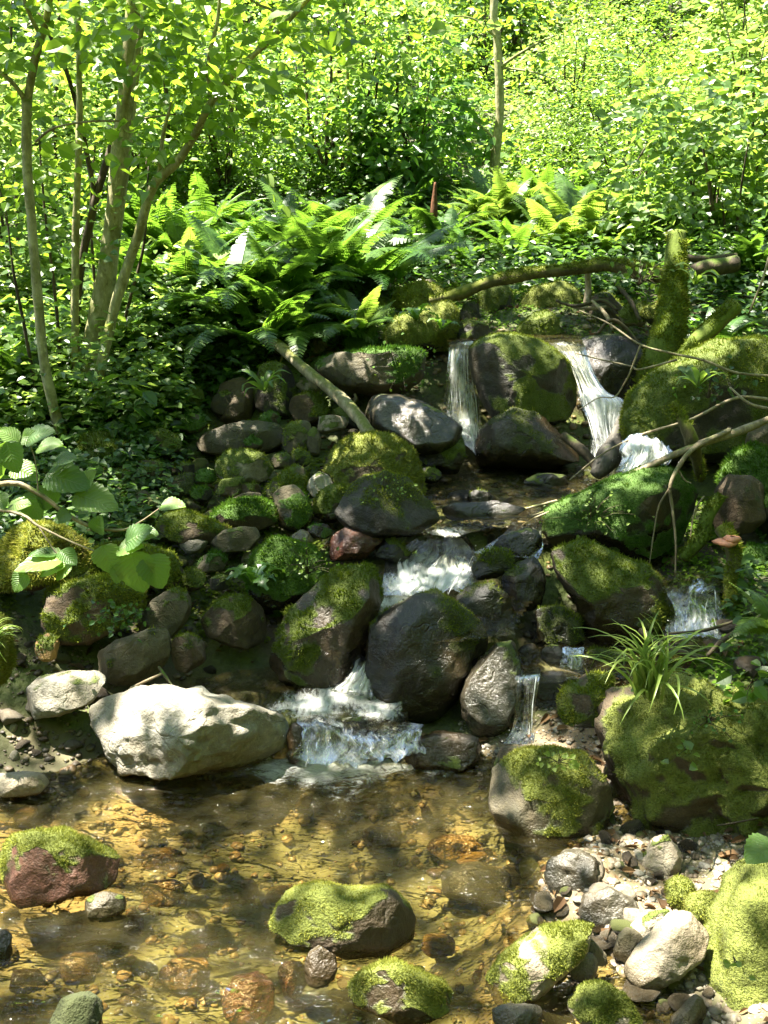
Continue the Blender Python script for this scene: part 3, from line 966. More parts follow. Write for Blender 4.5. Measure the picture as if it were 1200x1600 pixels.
R_('rbl', 'grey broken stone at the bottom edge left of mossy stone', [(768, 1570), (850, 1612)], 1.78, 'slate', 0.0, name='stone', cat='stone')
R_('rbr', 'dark slab tilted against the corner moss boulder at bottom', [(1045, 1600), (1070, 1575), (1095, 1555), (1105, 1585), (1085, 1625), (1050, 1625)], 1.77, 'grey', 0.0, name='stone', cat='stone')
R_('rlong', 'pointed grey stone beside the crescent moss stone', [(905, 1470), (925, 1468), (950, 1492), (950, 1508), (925, 1502)], 1.93, 'grey', 0.0, name='stone', cat='stone')
R_('mossblock', 'square boulder with bright moss cap at right side of pool',
   [(765, 1260), (767, 1200), (790, 1178), (830, 1168), (880, 1170), (920, 1182), (945, 1210), (960, 1250), (948, 1285), (900, 1308), (840, 1312), (795, 1305), (775, 1288)], 2.57, 'grey', 0.48, 'gold', 0.1, 0.8, 2, facets=4, boxy=0.5)
R_('r36', 'rounded olive boulder between dark trickle and grass tuft', [(868, 1100), (885, 1070), (915, 1052), (950, 1055), (965, 1090), (952, 1140), (915, 1152), (882, 1132)], 2.98, 'brown', 0.55, 'olive', 0.1, 0.8)
R_('r37', 'black wet rock under the thin trickle', [(812, 1090), (820, 1062), (850, 1050), (890, 1055), (905, 1090), (900, 1130), (860, 1142), (822, 1135)], 3.06, 'dark', 0.0, wet=0.9, rough=1.4)
R_('lowwet', 'flat wet rock with foam around it below the oval boulder', [(630, 1180), (650, 1155), (690, 1142), (735, 1148), (757, 1170), (740, 1195), (690, 1203), (645, 1198)], 2.86, 'brown', 0.1, wet=0.9, dr=1.0, fuzz=0)
R_('liprock', 'drowned rock under the foaming lip of the lowest cascade', [(488, 1150), (515, 1128), (570, 1117), (620, 1128), (642, 1145), (610, 1168), (545, 1178), (500, 1172)], 2.92, 'dark', 0.1, wet=0.95, dr=0.9, fuzz=0)
R_('leftlip', 'narrow brown rock edge at left of the lowest cascade', [(447, 1150), (458, 1130), (472, 1135), (475, 1165), (465, 1192), (450, 1185)], 2.86, 'brown', 0.0, wet=0.8, name='stone', cat='stone')
R_('greyflat', 'flat grey slab behind the square moss capped boulder', [(770, 1195), (790, 1170), (835, 1163), (870, 1172), (860, 1192), (810, 1205)], 2.76, 'grey', 0.25, wet=0.3, fuzz=0.3)
# --- the middle steps
R_('central', 'biggest dark boulder in the middle of the brook', [(566, 1010), (575, 975), (600, 945), (640, 922), (690, 918), (725, 935), (755, 970), (770, 995), (760, 1020), (735, 1050), (715, 1088), (690, 1108), (650, 1118), (600, 1115), (580, 1082), (567, 1045)],
   3.2, 'dark', 0.34, 'dark', 0.75, 0.75, 2, facets=4, fuzz=0.5)
R_('oval', 'shiny wet oval boulder right of the biggest dark boulder', [(718, 1085), (730, 1055), (755, 1025), (780, 1000), (802, 1003), (813, 1030), (812, 1062), (808, 1100), (795, 1132), (770, 1146), (740, 1140), (722, 1118)],
   3.06, 'slate', 0.05, wet=0.95, res=2, facets=2, fuzz=0)
R_('leanleft', 'tall leaning boulder left of the lowest white chute', [(418, 1035), (425, 1000), (450, 960), (485, 930), (520, 900), (555, 883), (585, 880), (600, 900), (598, 935), (578, 990), (562, 1028), (530, 1062), (500, 1078), (460, 1068), (430, 1058)],
   3.34, 'brown', 0.40, 'olive', 0.55, 0.7, 2, facets=4, fuzz=0.7)
R_('fernrock', 'mossy boulder with a small fern in front', [(383, 900), (395, 865), (425, 845), (460, 840), (490, 855), (512, 885), (502, 918), (470, 940), (430, 958), (392, 942)], 3.62, 'dark', 0.80, 'green', res=2, facets=2)
R_('underfern', 'brown boulder under the small fern', [(312, 970), (330, 945), (355, 925), (385, 930), (408, 950), (416, 985), (402, 1012), (360, 1005), (325, 992)], 3.4, 'brown', 0.30, 'olive', 0.1)
R_('l15', 'ridged boulder behind the trapezoid brown one', [(215, 982), (225, 955), (255, 925), (280, 915), (298, 935), (296, 965), (270, 992), (235, 1002)], 3.36, 'grey', 0.35, 'olive', 0.1)
R_('l16', 'long mossy boulder with ivy sprig under the hazel leaves', [(64, 960), (75, 930), (110, 910), (160, 900), (200, 905), (225, 925), (224, 960), (200, 985), (150, 1002), (90, 1002)], 3.25, 'brown', 0.62, 'olive', res=2, facets=3, fuzz=0.8)
R_('l17', 'flat faced trapezoid brown boulder behind the big pale one', [(150, 1020), (180, 1000), (230, 983), (255, 982), (267, 1000), (257, 1030), (228, 1062), (180, 1068), (155, 1052)], 3.12, 'grey', 0.15, 'dark', 0.1, 0.7, 2, facets=5)
R_('l18', 'small round brown boulder right of the trapezoid one', [(264, 1020), (275, 998), (300, 990), (320, 1005), (322, 1030), (300, 1047), (275, 1045)], 3.14, 'brown', 0.25, 'dark', 0.1)
R_('l19', 'small ochre stone under the long ivy boulder', [(54, 990), (92, 1034)], 3.1, 'ochre', 0.4, 'olive', name='stone', cat='stone', fuzz=0.4)
R_('l20', 'shaded mossy boulder low at left behind the pale block', [(-10, 1000), (56, 1072)], 3.2, 'dark', 0.4, 'dark', fuzz=0.3)
R_('bigright', 'large brown green slanted boulder in the centre right',
   [(857, 857), (880, 842), (905, 841), (940, 860), (970, 875), (1005, 890), (1040, 907), (1060, 927), (1047, 945), (1030, 970), (1017, 998), (980, 1012), (940, 1006), (912, 988), (900, 945), (880, 920), (865, 895)],
   3.56, 'brown', 0.44, 'olive', 0.35, 0.8, 2, facets=5, fuzz=0.7)
R_('mossright', 'long moss cushioned boulder right of mid stream',
   [(843, 805), (870, 785), (920, 765), (970, 740), (1020, 728), (1065, 730), (1090, 750), (1087, 790), (1062, 842), (1020, 868), (950, 872), (890, 855), (850, 842)], 4.0, 'dark', 0.72, 'green', 0.1, 0.8, 2, facets=3)
R_('m38', 'small dark mossy boulder beside the middle white rapid', [(735, 887), (755, 865), (785, 855), (808, 865), (802, 884), (770, 902), (745, 905)], 3.62, 'dark', 0.45, 'dark', 0.4, fuzz=0.5)
R_('m39', 'dark rock right of the small mossy rapid boulder', [(783, 905), (805, 875), (840, 868), (854, 900), (847, 940), (812, 952), (790, 935)], 3.56, 'dark', 0.3, 'dark', 0.5, fuzz=0.4)
R_('m40', 'dark round rock behind top right of biggest dark boulder', [(713, 930), (740, 910), (775, 912), (802, 935), (802, 970), (770, 990), (735, 980)], 3.42, 'dark', 0.3, 'dark', 0.6, fuzz=0.4)
R_('m41', 'shaded mossy rock left of the large slanted boulder', [(838, 950), (880, 945), (910, 965), (912, 1005), (870, 1015), (842, 1000)], 3.42, 'dark', 0.5, 'dark', 0.2, fuzz=0.5)
R_('m42', 'small dark rock above the thin trickle', [(845, 1005), (888, 1040)], 3.25, 'dark', 0.1, wet=0.6, name='stone', cat='stone', fuzz=0)
R_('m43', 'mossy rock above trickle right of the little fall', [(912, 1012), (975, 1050)], 3.2, 'dark', 0.6, 'dark', fuzz=0.5)
R_('m44', 'wet pebble sized rock on top of the oval boulder', [(772, 982), (808, 1002)], 3.2, 'slate', 0.0, wet=0.7, name='stone', cat='stone')
R_('m45', 'dark wet rock behind the oval boulder on its right', [(808, 1005), (845, 1045)], 3.3, 'dark', 0.0, wet=0.8, name='stone', cat='stone')
# --- left middle bank
R_('mida', 'upper of the twin mossy boulders left of the rapid', [(500, 720), (512, 700), (530, 692), (560, 680), (590, 675), (615, 680), (640, 702), (668, 742), (655, 780), (600, 785), (540, 765), (508, 740)], 4.2, 'brown', 0.7, 'gold', res=2, facets=5, fw=0.3)
R_('midb', 'lower of the twin mossy boulders beside the rapid', [(518, 805), (540, 765), (570, 740), (600, 732), (640, 745), (668, 780), (690, 808), (655, 830), (590, 838), (540, 832)], 3.9, 'dark', 0.46, 'dark', 0.3, res=2, facets=6, fuzz=0.8)
R_('b1', 'mossy boulder with pale right face on the left bank', [(332, 735), (345, 705), (380, 700), (415, 712), (428, 732), (410, 750), (360, 757)], 4.35, 'warm', 0.52, 'olive', boxy=0.55)
R_('b2', 'long low moss covered stone in the middle of left bank', [(325, 802), (360, 785), (400, 775), (430, 785), (436, 815), (400, 828), (350, 822)], 3.98, 'brown', 0.75, 'green')
R_('b3', 'tapering mossy boulder pointing right above the gravel patch', [(240, 828), (258, 802), (290, 795), (330, 815), (367, 830), (330, 848), (270, 850)], 3.85, 'brown', 0.75, 'olive')
R_('b4', 'angular grey stone with mossy back left of the twins', [(408, 770), (440, 740), (465, 722), (482, 745), (480, 778), (440, 788)], 4.15, 'grey', 0.5, 'olive')
R_('b5', 'slanted grey slab with green lower half left of twins', [(425, 772), (455, 755), (480, 775), (490, 812), (470, 828), (435, 822)], 4.0, 'grey', 0.45, 'green')
R_('b6', 'pale rounded stone left of the upper twin boulder', [(478, 738), (522, 778)], 4.1, 'pale', 0.15, 'olive', name='stone', cat='stone', fuzz=0.3)
R_('b7', 'olive rounded boulder tucked left of lower twin', [(488, 778), (520, 755), (553, 760), (555, 792), (522, 815), (494, 804)], 4.02, 'brown', 0.55, 'olive')
R_('b8', 'bare flat grey stone on left gravel patch', [(322, 852), (350, 830), (390, 823), (407, 838), (395, 858), (350, 864)], 3.78, 'grey', 0.05, name='stone', cat='stone', fuzz=0)
R_('b9', 'small pale blue grey plate of stone on gravel patch', [(277, 850), (300, 838), (325, 845), (320, 862), (290, 864)], 3.76, 'slate', 0.0, name='stone', cat='stone')
R_('b10', 'cream coloured angular stone above the fern boulder', [(452, 828), (490, 852)], 3.82, 'pale', 0.0, name='stone', cat='stone')
R_('b11', 'reddish brown wet boulder left of the middle rapid', [(512, 862), (530, 835), (560, 818), (602, 820), (597, 848), (570, 872), (530, 874)], 3.8, 'red', 0.2, 'dark', 0.5, fuzz=0.2)
R_('b12', 'dark wedge of rock dipping into the middle rapid', [(586, 870), (590, 838), (615, 845), (645, 868), (620, 878)], 3.76, 'dark', 0.3, 'olive', 0.5, fuzz=0.4)
R_('b13', 'low brown boulder at foot of the leafy left bank', [(245, 768), (262, 748), (295, 738), (312, 750), (305, 772), (270, 780)], 4.3, 'brown', 0.35, 'dark', fuzz=0.5)
R_('b14', 'squared mossy boulder under the leaning thin stem', [(108, 725), (125, 682), (165, 672), (197, 685), (208, 718), (192, 752), (140, 758)], 4.45, 'brown', 0.5, 'olive')
R_('b15', 'moss mound behind the sunlit hazel leaves', [(-30, 880), (0, 840), (50, 818), (110, 815), (140, 840), (135, 890), (60, 915), (-20, 920)], 3.4, 'brown', 0.85, 'gold')
R_('b16', 'moss topped boulder right of the round hazel leaves', [(130, 885), (150, 850), (200, 848), (262, 858), (275, 890), (250, 915), (180, 915)], 3.6, 'brown', 0.72, 'olive')
R_('b17', 'small mossy stone above the paired green hazel leaves', [(215, 880), (235, 855), (265, 860), (285, 890), (275, 915), (235, 915)], 3.5, 'brown', 0.7, 'olive', name='stone', cat='stone')
R_('b18', 'smooth dark slab lying in the hollow below hart tongue', [(300, 700), (320, 672), (380, 656), (440, 660), (450, 685), (420, 708), (350, 712)], 4.75, 'grey', 0.05, 'dark', 0.35, dr=1.1, fuzz=0)
R_('b19', 'little mossy stone in front of the pale faced boulder', [(335, 770), (350, 748), (378, 745), (385, 762), (365, 778)], 4.15, 'brown', 0.6, 'olive', name='stone', cat='stone', fuzz=0.5)
R_('b20', 'grey brown flat stone between left bank boulders', [(352, 785), (380, 768), (412, 772), (400, 785)], 4.08, 'grey', 0.2, name='stone', cat='stone', fuzz=0.2)
# --- upper left cascade of stones
R_('u1', 'rounded boulder with pale edge below the fallen branch', [(448, 642), (458, 620), (480, 612), (505, 622), (520, 645), (500, 660), (465, 662)], 4.85, 'brown', 0.5, 'olive')
R_('u2', 'upright grey egg shaped stone at the hollow', [(440, 690), (447, 665), (468, 655), (485, 662), (488, 695), (470, 712), (448, 708)], 4.6, 'grey', 0.35, 'olive', fuzz=0.5)
R_('u3', 'pale topped oblong stone beneath the fallen branch end', [(494, 665), (503, 650), (525, 648), (547, 655), (540, 670), (510, 677)], 4.65, 'warm', 0.2, 'olive', name='stone', cat='stone', fuzz=0.2)
R_('u4', 'narrow stone beside the egg shaped one', [(478, 668), (502, 712)], 4.55, 'grey', 0.3, 'olive', name='stone', cat='stone', fuzz=0.3)
R_('u5', 'dark mossy boulder behind the hart tongue fern', [(392, 615), (405, 580), (430, 562), (455, 585), (465, 620), (450, 650), (410, 655)], 5.0, 'dark', 0.55, 'olive')
R_('u6', 'light olive round stone above the fallen branch', [(478, 527), (513, 560)], 5.5, 'warm', 0.3, 'olive', name='stone', cat='stone', fuzz=0.3)
R_('u7', 'green oval stone left of the light round stone', [(450, 532), (486, 566)], 5.45, 'grey', 0.5, 'green', name='stone', cat='stone', fuzz=0.5)
R_('u8', 'dome shaped green boulder above the mossy slab', [(533, 535), (540, 505), (562, 496), (585, 505), (592, 535), (575, 550), (548, 552)], 5.5, 'dark', 0.85, 'green')
R_('slab', 'wide flat slab with vivid moss on its right end', [(487, 572), (500, 555), (560, 550), (620, 545), (660, 545), (668, 562), (662, 592), (640, 608), (600, 615), (550, 610), (510, 595)], 5.05, 'grey', 0.42, 'green', 0.1, 1.0, 2, facets=2, boxy=0.5)
R_('wetslab', 'silvery wet slab reflecting the sky left of left fall', [(570, 645), (580, 616), (620, 613), (660, 625), (695, 645), (725, 668), (715, 695), (690, 708), (645, 708), (605, 690), (580, 668)], 4.72, 'slate', 0.08, wet=1.0, dr=1.2, res=2, facets=1, rough=0.7, fuzz=0, tilt=0.5)
R_('u12', 'small dark mossy block at the foot of left fall', [(652, 672), (672, 652), (705, 655), (726, 675), (727, 715), (715, 738), (680, 735), (655, 722)], 4.55, 'dark', 0.5, 'olive', 0.3, fuzz=0.7)
R_('u13', 'two humped bright moss boulder above left fall', [(598, 518), (630, 490), (655, 482), (675, 478), (700, 468), (717, 485), (716, 518), (700, 545), (670, 550), (635, 548), (605, 538)], 5.4, 'dark', 0.88, 'gold', res=2, facets=1)
R_('u14', 'sunlit moss boulder beneath the end of long log', [(608, 470), (625, 450), (655, 438), (690, 448), (702, 472), (680, 488), (640, 490)], 6.0, 'dark', 0.9, 'gold')
R_('u15', 'mossy stone under the middle of long log', [(745, 470), (755, 445), (785, 438), (803, 455), (803, 500), (780, 515), (752, 505)], 5.95, 'dark', 0.7, 'olive')
R_('u16', 'round mossy boulder in the water behind the twin falls', [(808, 512), (825, 490), (855, 484), (876, 500), (875, 528), (850, 540), (820, 535)], 5.5, 'dark', 0.7, 'olive', 0.2)
R_('u17', 'dark flat stone just above the left fall', [(708, 528), (715, 503), (745, 497), (765, 510), (760, 532), (730, 537)], 5.35, 'dark', 0.3, 'olive', 0.4, fuzz=0.4)
R_('u18', 'shaded brown ledge stone under the fern crown', [(470, 530), (478, 500), (500, 490), (530, 495), (533, 525), (505, 540)], 5.75, 'brown', 0.3, 'dark', fuzz=0.3)
R_('u19', 'small sunlit stone at top of stone stairs', [(560, 470), (580, 462), (605, 470), (600, 490), (570, 490)], 6.1, 'warm', 0.5, 'gold', name='stone', cat='stone', fuzz=0.5)
R_('u20', 'small green stone left of two humped boulder', [(585, 478), (620, 505)], 5.75, 'dark', 0.7, 'green', name='stone', cat='stone')
R_('u21', 'small dark stone above the dome shaped boulder', [(540, 478), (570, 500)], 5.9, 'dark', 0.4, 'olive', name='stone', cat='stone', fuzz=0.4)
# --- the falls
R_('fallmain', 'large rounded mossy boulder parting the two upper falls', [(730, 545), (745, 530), (765, 522), (800, 520), (835, 530), (870, 550), (895, 572), (907, 597), (902, 627), (882, 648), (850, 662), (810, 660), (775, 655), (753, 628), (737, 582)],
   5.02, 'dark', 0.60, 'olive', 0.4, 0.75, 2, facets=2)
R_('fallfoot', 'broad wet brown boulder at the foot of twin falls', [(737, 700), (745, 675), (765, 652), (800, 637), (840, 645), (880, 675), (910, 702), (905, 725), (850, 732), (800, 730), (750, 725)], 4.78, 'brown', 0.22, 'dark', 0.85, 0.9, 2, facets=2, fuzz=0.2)
R_('fallback', 'black wet rock on right of the right fall', [(895, 565), (902, 530), (920, 517), (955, 522), (1005, 540), (1010, 600), (975, 632), (935, 615)], 5.15, 'dark', 0.1, wet=0.8, fuzz=0, fw=0)
R_('rightmoss', 'great mossy boulder at the right under the dead twigs', [(966, 650), (983, 612), (1020, 580), (1060, 550), (1110, 528), (1160, 530), (1230, 550), (1270, 620), (1250, 700), (1150, 712), (1080, 712), (1000, 705), (970, 682)],
   4.7, 'dark', 0.72, 'olive', 0.1, 0.85, 2, facets=3)
R_('rr1', 'bare brown stone under moss cap at right edge', [(1115, 800), (1122, 765), (1140, 745), (1180, 738), (1195, 760), (1192, 810), (1165, 832), (1125, 825)], 3.9, 'brown', 0.15, 'dark')
R_('rr2', 'green mossy boulder at right edge behind brown stone', [(1122, 760), (1135, 720), (1160, 690), (1200, 690), (1250, 720), (1250, 820), (1200, 835), (1150, 790)], 4.05, 'dark', 0.7, 'green')
R_('rr3', 'grey stone at the right edge under the mossy boulder crest', [(1165, 690), (1180, 665), (1215, 650), (1240, 680), (1230, 710), (1190, 710)], 4.2, 'grey', 0.3, 'dark', fuzz=0.3)
R_('rr4', 'mossy stone in shade right of the hanging dead branch', [(1155, 880), (1170, 850), (1210, 850), (1240, 880), (1220, 915), (1175, 910)], 3.7, 'dark', 0.7, 'green')
R_('rr5', 'dark round stone at right of the lowest side fall', [(1160, 905), (1210, 965)], 3.45, 'dark', 0.1, wet=0.4, fuzz=0)
R_('rr6', 'dark stone at right edge beside the lowest side fall', [(1150, 955), (1225, 1010)], 3.35, 'brown', 0.25, 'dark', wet=0.2, fuzz=0.3)
R_('log1', 'pale mossy round stone left of the upright log', [(965, 490), (985, 470), (1005, 468), (1018, 485), (1005, 505), (975, 508)], 5.45, 'warm', 0.5, 'olive')
R_('log2', 'olive mossy round stone touching the upright log', [(998, 492), (1015, 472), (1036, 472), (1040, 490), (1020, 505)], 5.4, 'dark', 0.8, 'gold')
R_('u22', 'sunlit moss mass on the bank beneath the long log', [(812, 478), (830, 448), (870, 438), (905, 450), (915, 478), (880, 498), (835, 496)], 5.95, 'dark', 0.95, 'gold')
R_('u23', 'dark root clogged stone right of the grey stake', [(905, 492), (925, 462), (960, 455), (985, 475), (980, 505), (940, 515)], 5.7, 'brown', 0.5, 'dark', fuzz=0.4)
R_('u24', 'shadowed stone between two humped boulder and log', [(712, 500), (725, 475), (748, 470), (752, 500), (735, 512)], 5.75, 'dark', 0.4, 'dark', fuzz=0.4)
R_('u25', 'brown bank stone left of the hart tongue hollow', [(330, 640), (345, 600), (375, 585), (400, 605), (398, 650), (365, 668)], 5.0, 'brown', 0.35, 'dark', fuzz=0.4)
R_('u26', 'small mossy stone above the thin bare twig', [(500, 492), (518, 474), (545, 478), (548, 498), (520, 505)], 6.0, 'dark', 0.6, 'olive', name='stone', cat='stone')
R_('u27', 'small pale stone below the wide slab', [(462, 600), (480, 585), (502, 592), (500, 612), (475, 615)], 5.0, 'warm', 0.25, 'olive', name='stone', cat='stone', fuzz=0.3)
R_('u28', 'dark stone in the gap under the fallen pale branch', [(520, 640), (545, 630), (572, 645), (565, 668), (535, 668)], 4.75, 'dark', 0.4, 'olive', name='stone', cat='stone', fuzz=0.4)
R_('st1', 'low dark stone in stream below the wet brown boulder', [(815, 755), (840, 738), (885, 745), (890, 760), (850, 768)], 4.4, 'dark', 0.1, wet=0.9, name='stone', cat='stone', fuzz=0)
R_('st2', 'flat dark stone in mid stream above the rapid', [(680, 800), (720, 785), (780, 782), (830, 790), (800, 808), (720, 812)], 4.0, 'dark', 0.1, wet=0.9, dr=1.0, fuzz=0)
R_('st3', 'small mossy stone standing in mid stream', [(728, 765), (770, 792)], 4.15, 'dark', 0.4, 'dark', wet=0.6, name='stone', cat='stone', fuzz=0.3)
R_('st4', 'small dark stone left of mid stream under the block', [(655, 730), (690, 755)], 4.35, 'dark', 0.3, 'olive', wet=0.5, name='stone', cat='stone', fuzz=0.3)
R_('st5', 'wet rock beneath the side chute by mossy long boulder', [(765, 868), (790, 840), (830, 822), (848, 840), (845, 870), (800, 880)], 3.72, 'dark', 0.1, wet=0.9, fuzz=0)

# tumbled stones that fill the left bank between the larger ones
gt_ = np.random.default_rng(64)
for k_, (x_, y_, w_, h_, Y_) in enumerate([(255, 690, 60, 40, 4.55), (300, 660, 46, 34, 4.75), (230, 735, 52, 36, 4.35), (285, 735, 38, 26, 4.4), (320, 745, 34, 26, 4.3), (215, 780, 56, 34, 4.15), (275, 790, 40, 26, 4.1), (315, 772, 36, 24, 4.2),
                                          (390, 765, 40, 22, 4.15), (440, 720, 40, 30, 4.4), (395, 690, 36, 24, 4.6), (470, 715, 34, 28, 4.35), (240, 870, 50, 30, 3.75), (330, 880, 52, 30, 3.7), (300, 905, 44, 34, 3.6), (345, 910, 36, 26, 3.55),
                                          (500, 830, 40, 26, 3.85), (480, 860, 34, 24, 3.75), (190, 830, 50, 30, 3.85), (150, 790, 54, 34, 4.0), (180, 745, 44, 30, 4.25), (560, 800, 30, 24, 3.9), (420, 655, 36, 28, 4.75), (350, 630, 44, 40, 4.95), (300, 620, 40, 34, 5.0)]):
    R_('tumble%d' % k_, 'middling mossy stone in the tumbled slope of the left bank', [(x_ - w_ / 2, y_ - h_ / 2), (x_ + w_ / 2, y_ + h_ / 2)], Y_, ['brown', 'grey', 'brown', 'dark'][k_ % 4], gt_.uniform(0.3, 0.7), ['olive', 'green', 'olive'][k_ % 3], 0.0,
       res=0, name='stone', cat='stone', group='mossy stones tumbled on the left bank', fuzz=0.6, fw=0.8)
# drowned stones in the pool, seen through the water
for k_, (bx_, Yd, st_, lab_) in enumerate([
        ([(372, 1228), (455, 1275)], 2.62, 'ochre', 'orange drowned stone below the lowest foam'), ([(160, 1210), (235, 1250)], 2.66, 'ochre', 'ochre drowned stone below the big pale boulder'),
        ([(640, 1235), (730, 1262)], 2.6, 'red', 'reddish drowned stone with a glint at top of pool'), ([(665, 1305), (760, 1345)], 2.35, 'ochre', 'pale ochre drowned stone in pool centre right'),
        ([(690, 1350), (800, 1410)], 2.2, 'slate', 'large dark drowned stone left of gravel'), ([(800, 1395), (900, 1450)], 2.1, 'ochre', 'flat ochre drowned stone beside gravel shore'),
        ([(345, 1525), (435, 1600)], 1.8, 'red', 'red brown drowned stone at the bottom of picture'), ([(215, 1325), (290, 1375)], 2.28, 'ochre', 'ochre drowned stone right of reddish boulder'),
        ([(215, 1375), (290, 1415)], 2.18, 'ochre', 'yellow drowned stone in shallow left pool'), ([(240, 1500), (330, 1545)], 1.9, 'ochre', 'orange drowned stone in lower left pool'),
        ([(430, 1500), (480, 1560)], 1.88, 'red', 'dark red drowned stone left of small round stone'), ([(655, 1460), (715, 1495)], 2.0, 'ochre', 'oval ochre drowned stone right of pool boulder'),
        ([(90, 1490), (155, 1530)], 1.95, 'ochre', 'small ochre drowned stone at lower left'), ([(565, 1290), (630, 1325)], 2.4, 'brown', 'brown drowned stone in the green middle of pool'),
        ([(10, 1515), (70, 1550)], 1.9, 'brown', 'brown flat stone near left bottom edge')]):
    R_('sub%d' % k_, lab_, bx_, PZ((bx_[0][0] + bx_[1][0]) / 2, (bx_[0][1] + bx_[1][1]) / 2, -0.125)[1], st_, 0.0, wet=0.25, name='stone', cat='stone', dr=1.0, sink=1.0, group='stones under the pool water')

# ------------------------------------------------------------------ loose cobbles and gravel
def cobble_mesh(seed, sub):
    g = np.random.default_rng(seed)
    nth, nph = (14, 9) if sub else (6, 5)
    th = np.linspace(0, 2 * math.pi, nth, endpoint=False)
    ph = np.linspace(-math.pi / 2, math.pi / 2, nph)
    p = np.stack([np.cos(ph)[:, None] ** 0.8 * np.cos(th)[None], np.cos(ph)[:, None] ** 0.8 * np.sin(th)[None], np.repeat(np.sin(ph)[:, None], nth, 1)], -1).reshape(-1, 3)
    p = p * np.array((1, g.uniform(0.6, 0.9), g.uniform(0.35, 0.55)))
    for k in range(9):
        n = g.normal(size=3)
        n /= np.linalg.norm(n)
        dd = p @ n
        p = p - n * (np.maximum(dd - dd.max() * g.uniform(0.55, 0.85), 0) * 0.92)[:, None]
    p = p * (1 + 0.12 * fbm(p * 1.6 + seed, 2))[:, None]
    i = np.arange(nph - 1)[:, None] * nth
    j = np.arange(nth)[None]
    j2 = (j + 1) % nth
    f = np.stack([i + j, i + j2, i + nth + j2, i + nth + j], -1).reshape(-1, 4)
    return p, f


COB = []
for s_ in range(12):
    p_, f_ = cobble_mesh(s_ + 40, True)
    COB.append(mesh_data('stone', p_, f_, M['rock'], attrs={'moss': (s_ % 2) * sstep(0.0, 0.5, p_[:, 2] * 1.6 + fbm(p_ * 1.5 + s_, 2) * 0.8)}))


def cobbles(n, region, size, label, group, pal, wet, seed, mossy=0.0):
    g = np.random.default_rng(seed)
    for k in range(n):
        px = g.uniform(region[0], region[2])
        py = g.uniform(region[1], region[3])
        # march to the ground along the view ray
        r = ray(px, py)
        t = np.linspace(1.2, 9, 240)
        q = CAM + r[None] * t[:, None]
        z = terrain(q[:, :2])
        hit = np.argmax(q[:, 2] < z)
        if hit == 0:
            continue
        x, y = q[hit, 0], q[hit, 1]
        if any((x - a) ** 2 + (y - b) ** 2 < (c * 0.75) ** 2 for a, b, c in FOOT):
            continue
        s = size[0] + (size[1] - size[0]) * g.random() ** 2
        o = link('stone', COB[g.integers(0, 6) * 2 + (1 if g.random() < mossy else 0)], None, (x, y, z[hit] + s * 0.2))
        o.rotation_euler = (g.normal() * 0.3, g.normal() * 0.3, g.uniform(0, 6.3))
        o.scale = (s, s, s)
        tag(o, label, 'stone', group)
        shade = g.uniform(0.65, 1.2)
        o['stone'] = [float(c * shade) for c in STONE[pal[g.integers(0, len(pal))]]]
        o['moss_tint'] = [0.1, 0.11, 0.015]
        o['wet'] = float(wet)
        o['waterline'] = 0.0 if y < 3.0 else -9.0


cobbles(72, (800, 1290, 1110, 1600), (0.018, 0.06), 'loose pale stone lying on the sunlit gravel shore at lower right', 'loose stones on the gravel shore', ['warm', 'warm', 'grey', 'pale', 'brown'], 0.0, 3, 0.15)
cobbles(58, (260, 690, 520, 900), (0.025, 0.075), 'small shaded stone among the mossy boulders of left bank', 'small stones on the left bank', ['grey', 'brown', 'warm', 'slate'], 0.0, 4, 0.75)
cobbles(44, (20, 1230, 800, 1600), (0.02, 0.055), 'small rounded stone on the bed of the clear pool', 'stones on the pool bed', ['ochre', 'brown', 'ochre', 'warm', 'red'], 0.2, 5)
cobbles(20, (0, 1120, 130, 1240), (0.02, 0.06), 'small stone on the wet left shore of pool', 'small stones on the left shore', ['warm', 'brown', 'pale'], 0.2, 6)
cobbles(26, (0, 990, 330, 1135), (0.02, 0.07), 'small shaded stone on the damp ground behind pale boulders', 'stones behind the pale boulders', ['brown', 'grey', 'dark'], 0.2, 16, 0.4)
cobbles(26, (20, 740, 300, 900), (0.03, 0.08), 'small mossy stone under the hazel leaves of left bank', 'stones under the hazel leaves', ['brown', 'grey'], 0.0, 17, 0.8)
cobbles(18, (540, 440, 720, 540), (0.05, 0.11), 'small stone on the mossy stone stairs above slab', 'stones on the upper stairs', ['grey', 'warm', 'dark'], 0.0, 7, 0.75)
cobbles(20, (650, 690, 900, 860), (0.03, 0.09), 'small wet stone breaking the surface of mid stream', 'wet stones in mid stream', ['dark', 'brown'], 0.8, 8)
cobbles(14, (860, 960, 1180, 1060), (0.03, 0.08), 'small dark stone along the shaded side fall', 'stones by the side fall', ['dark', 'brown'], 0.5, 9, 0.5)
cobbles(8, (150, 560, 440, 720), (0.03, 0.09), 'small stone stuck in the soil of leafy left bank', 'stones in the left bank soil', ['brown', 'grey'], 0.0, 10, 0.75)


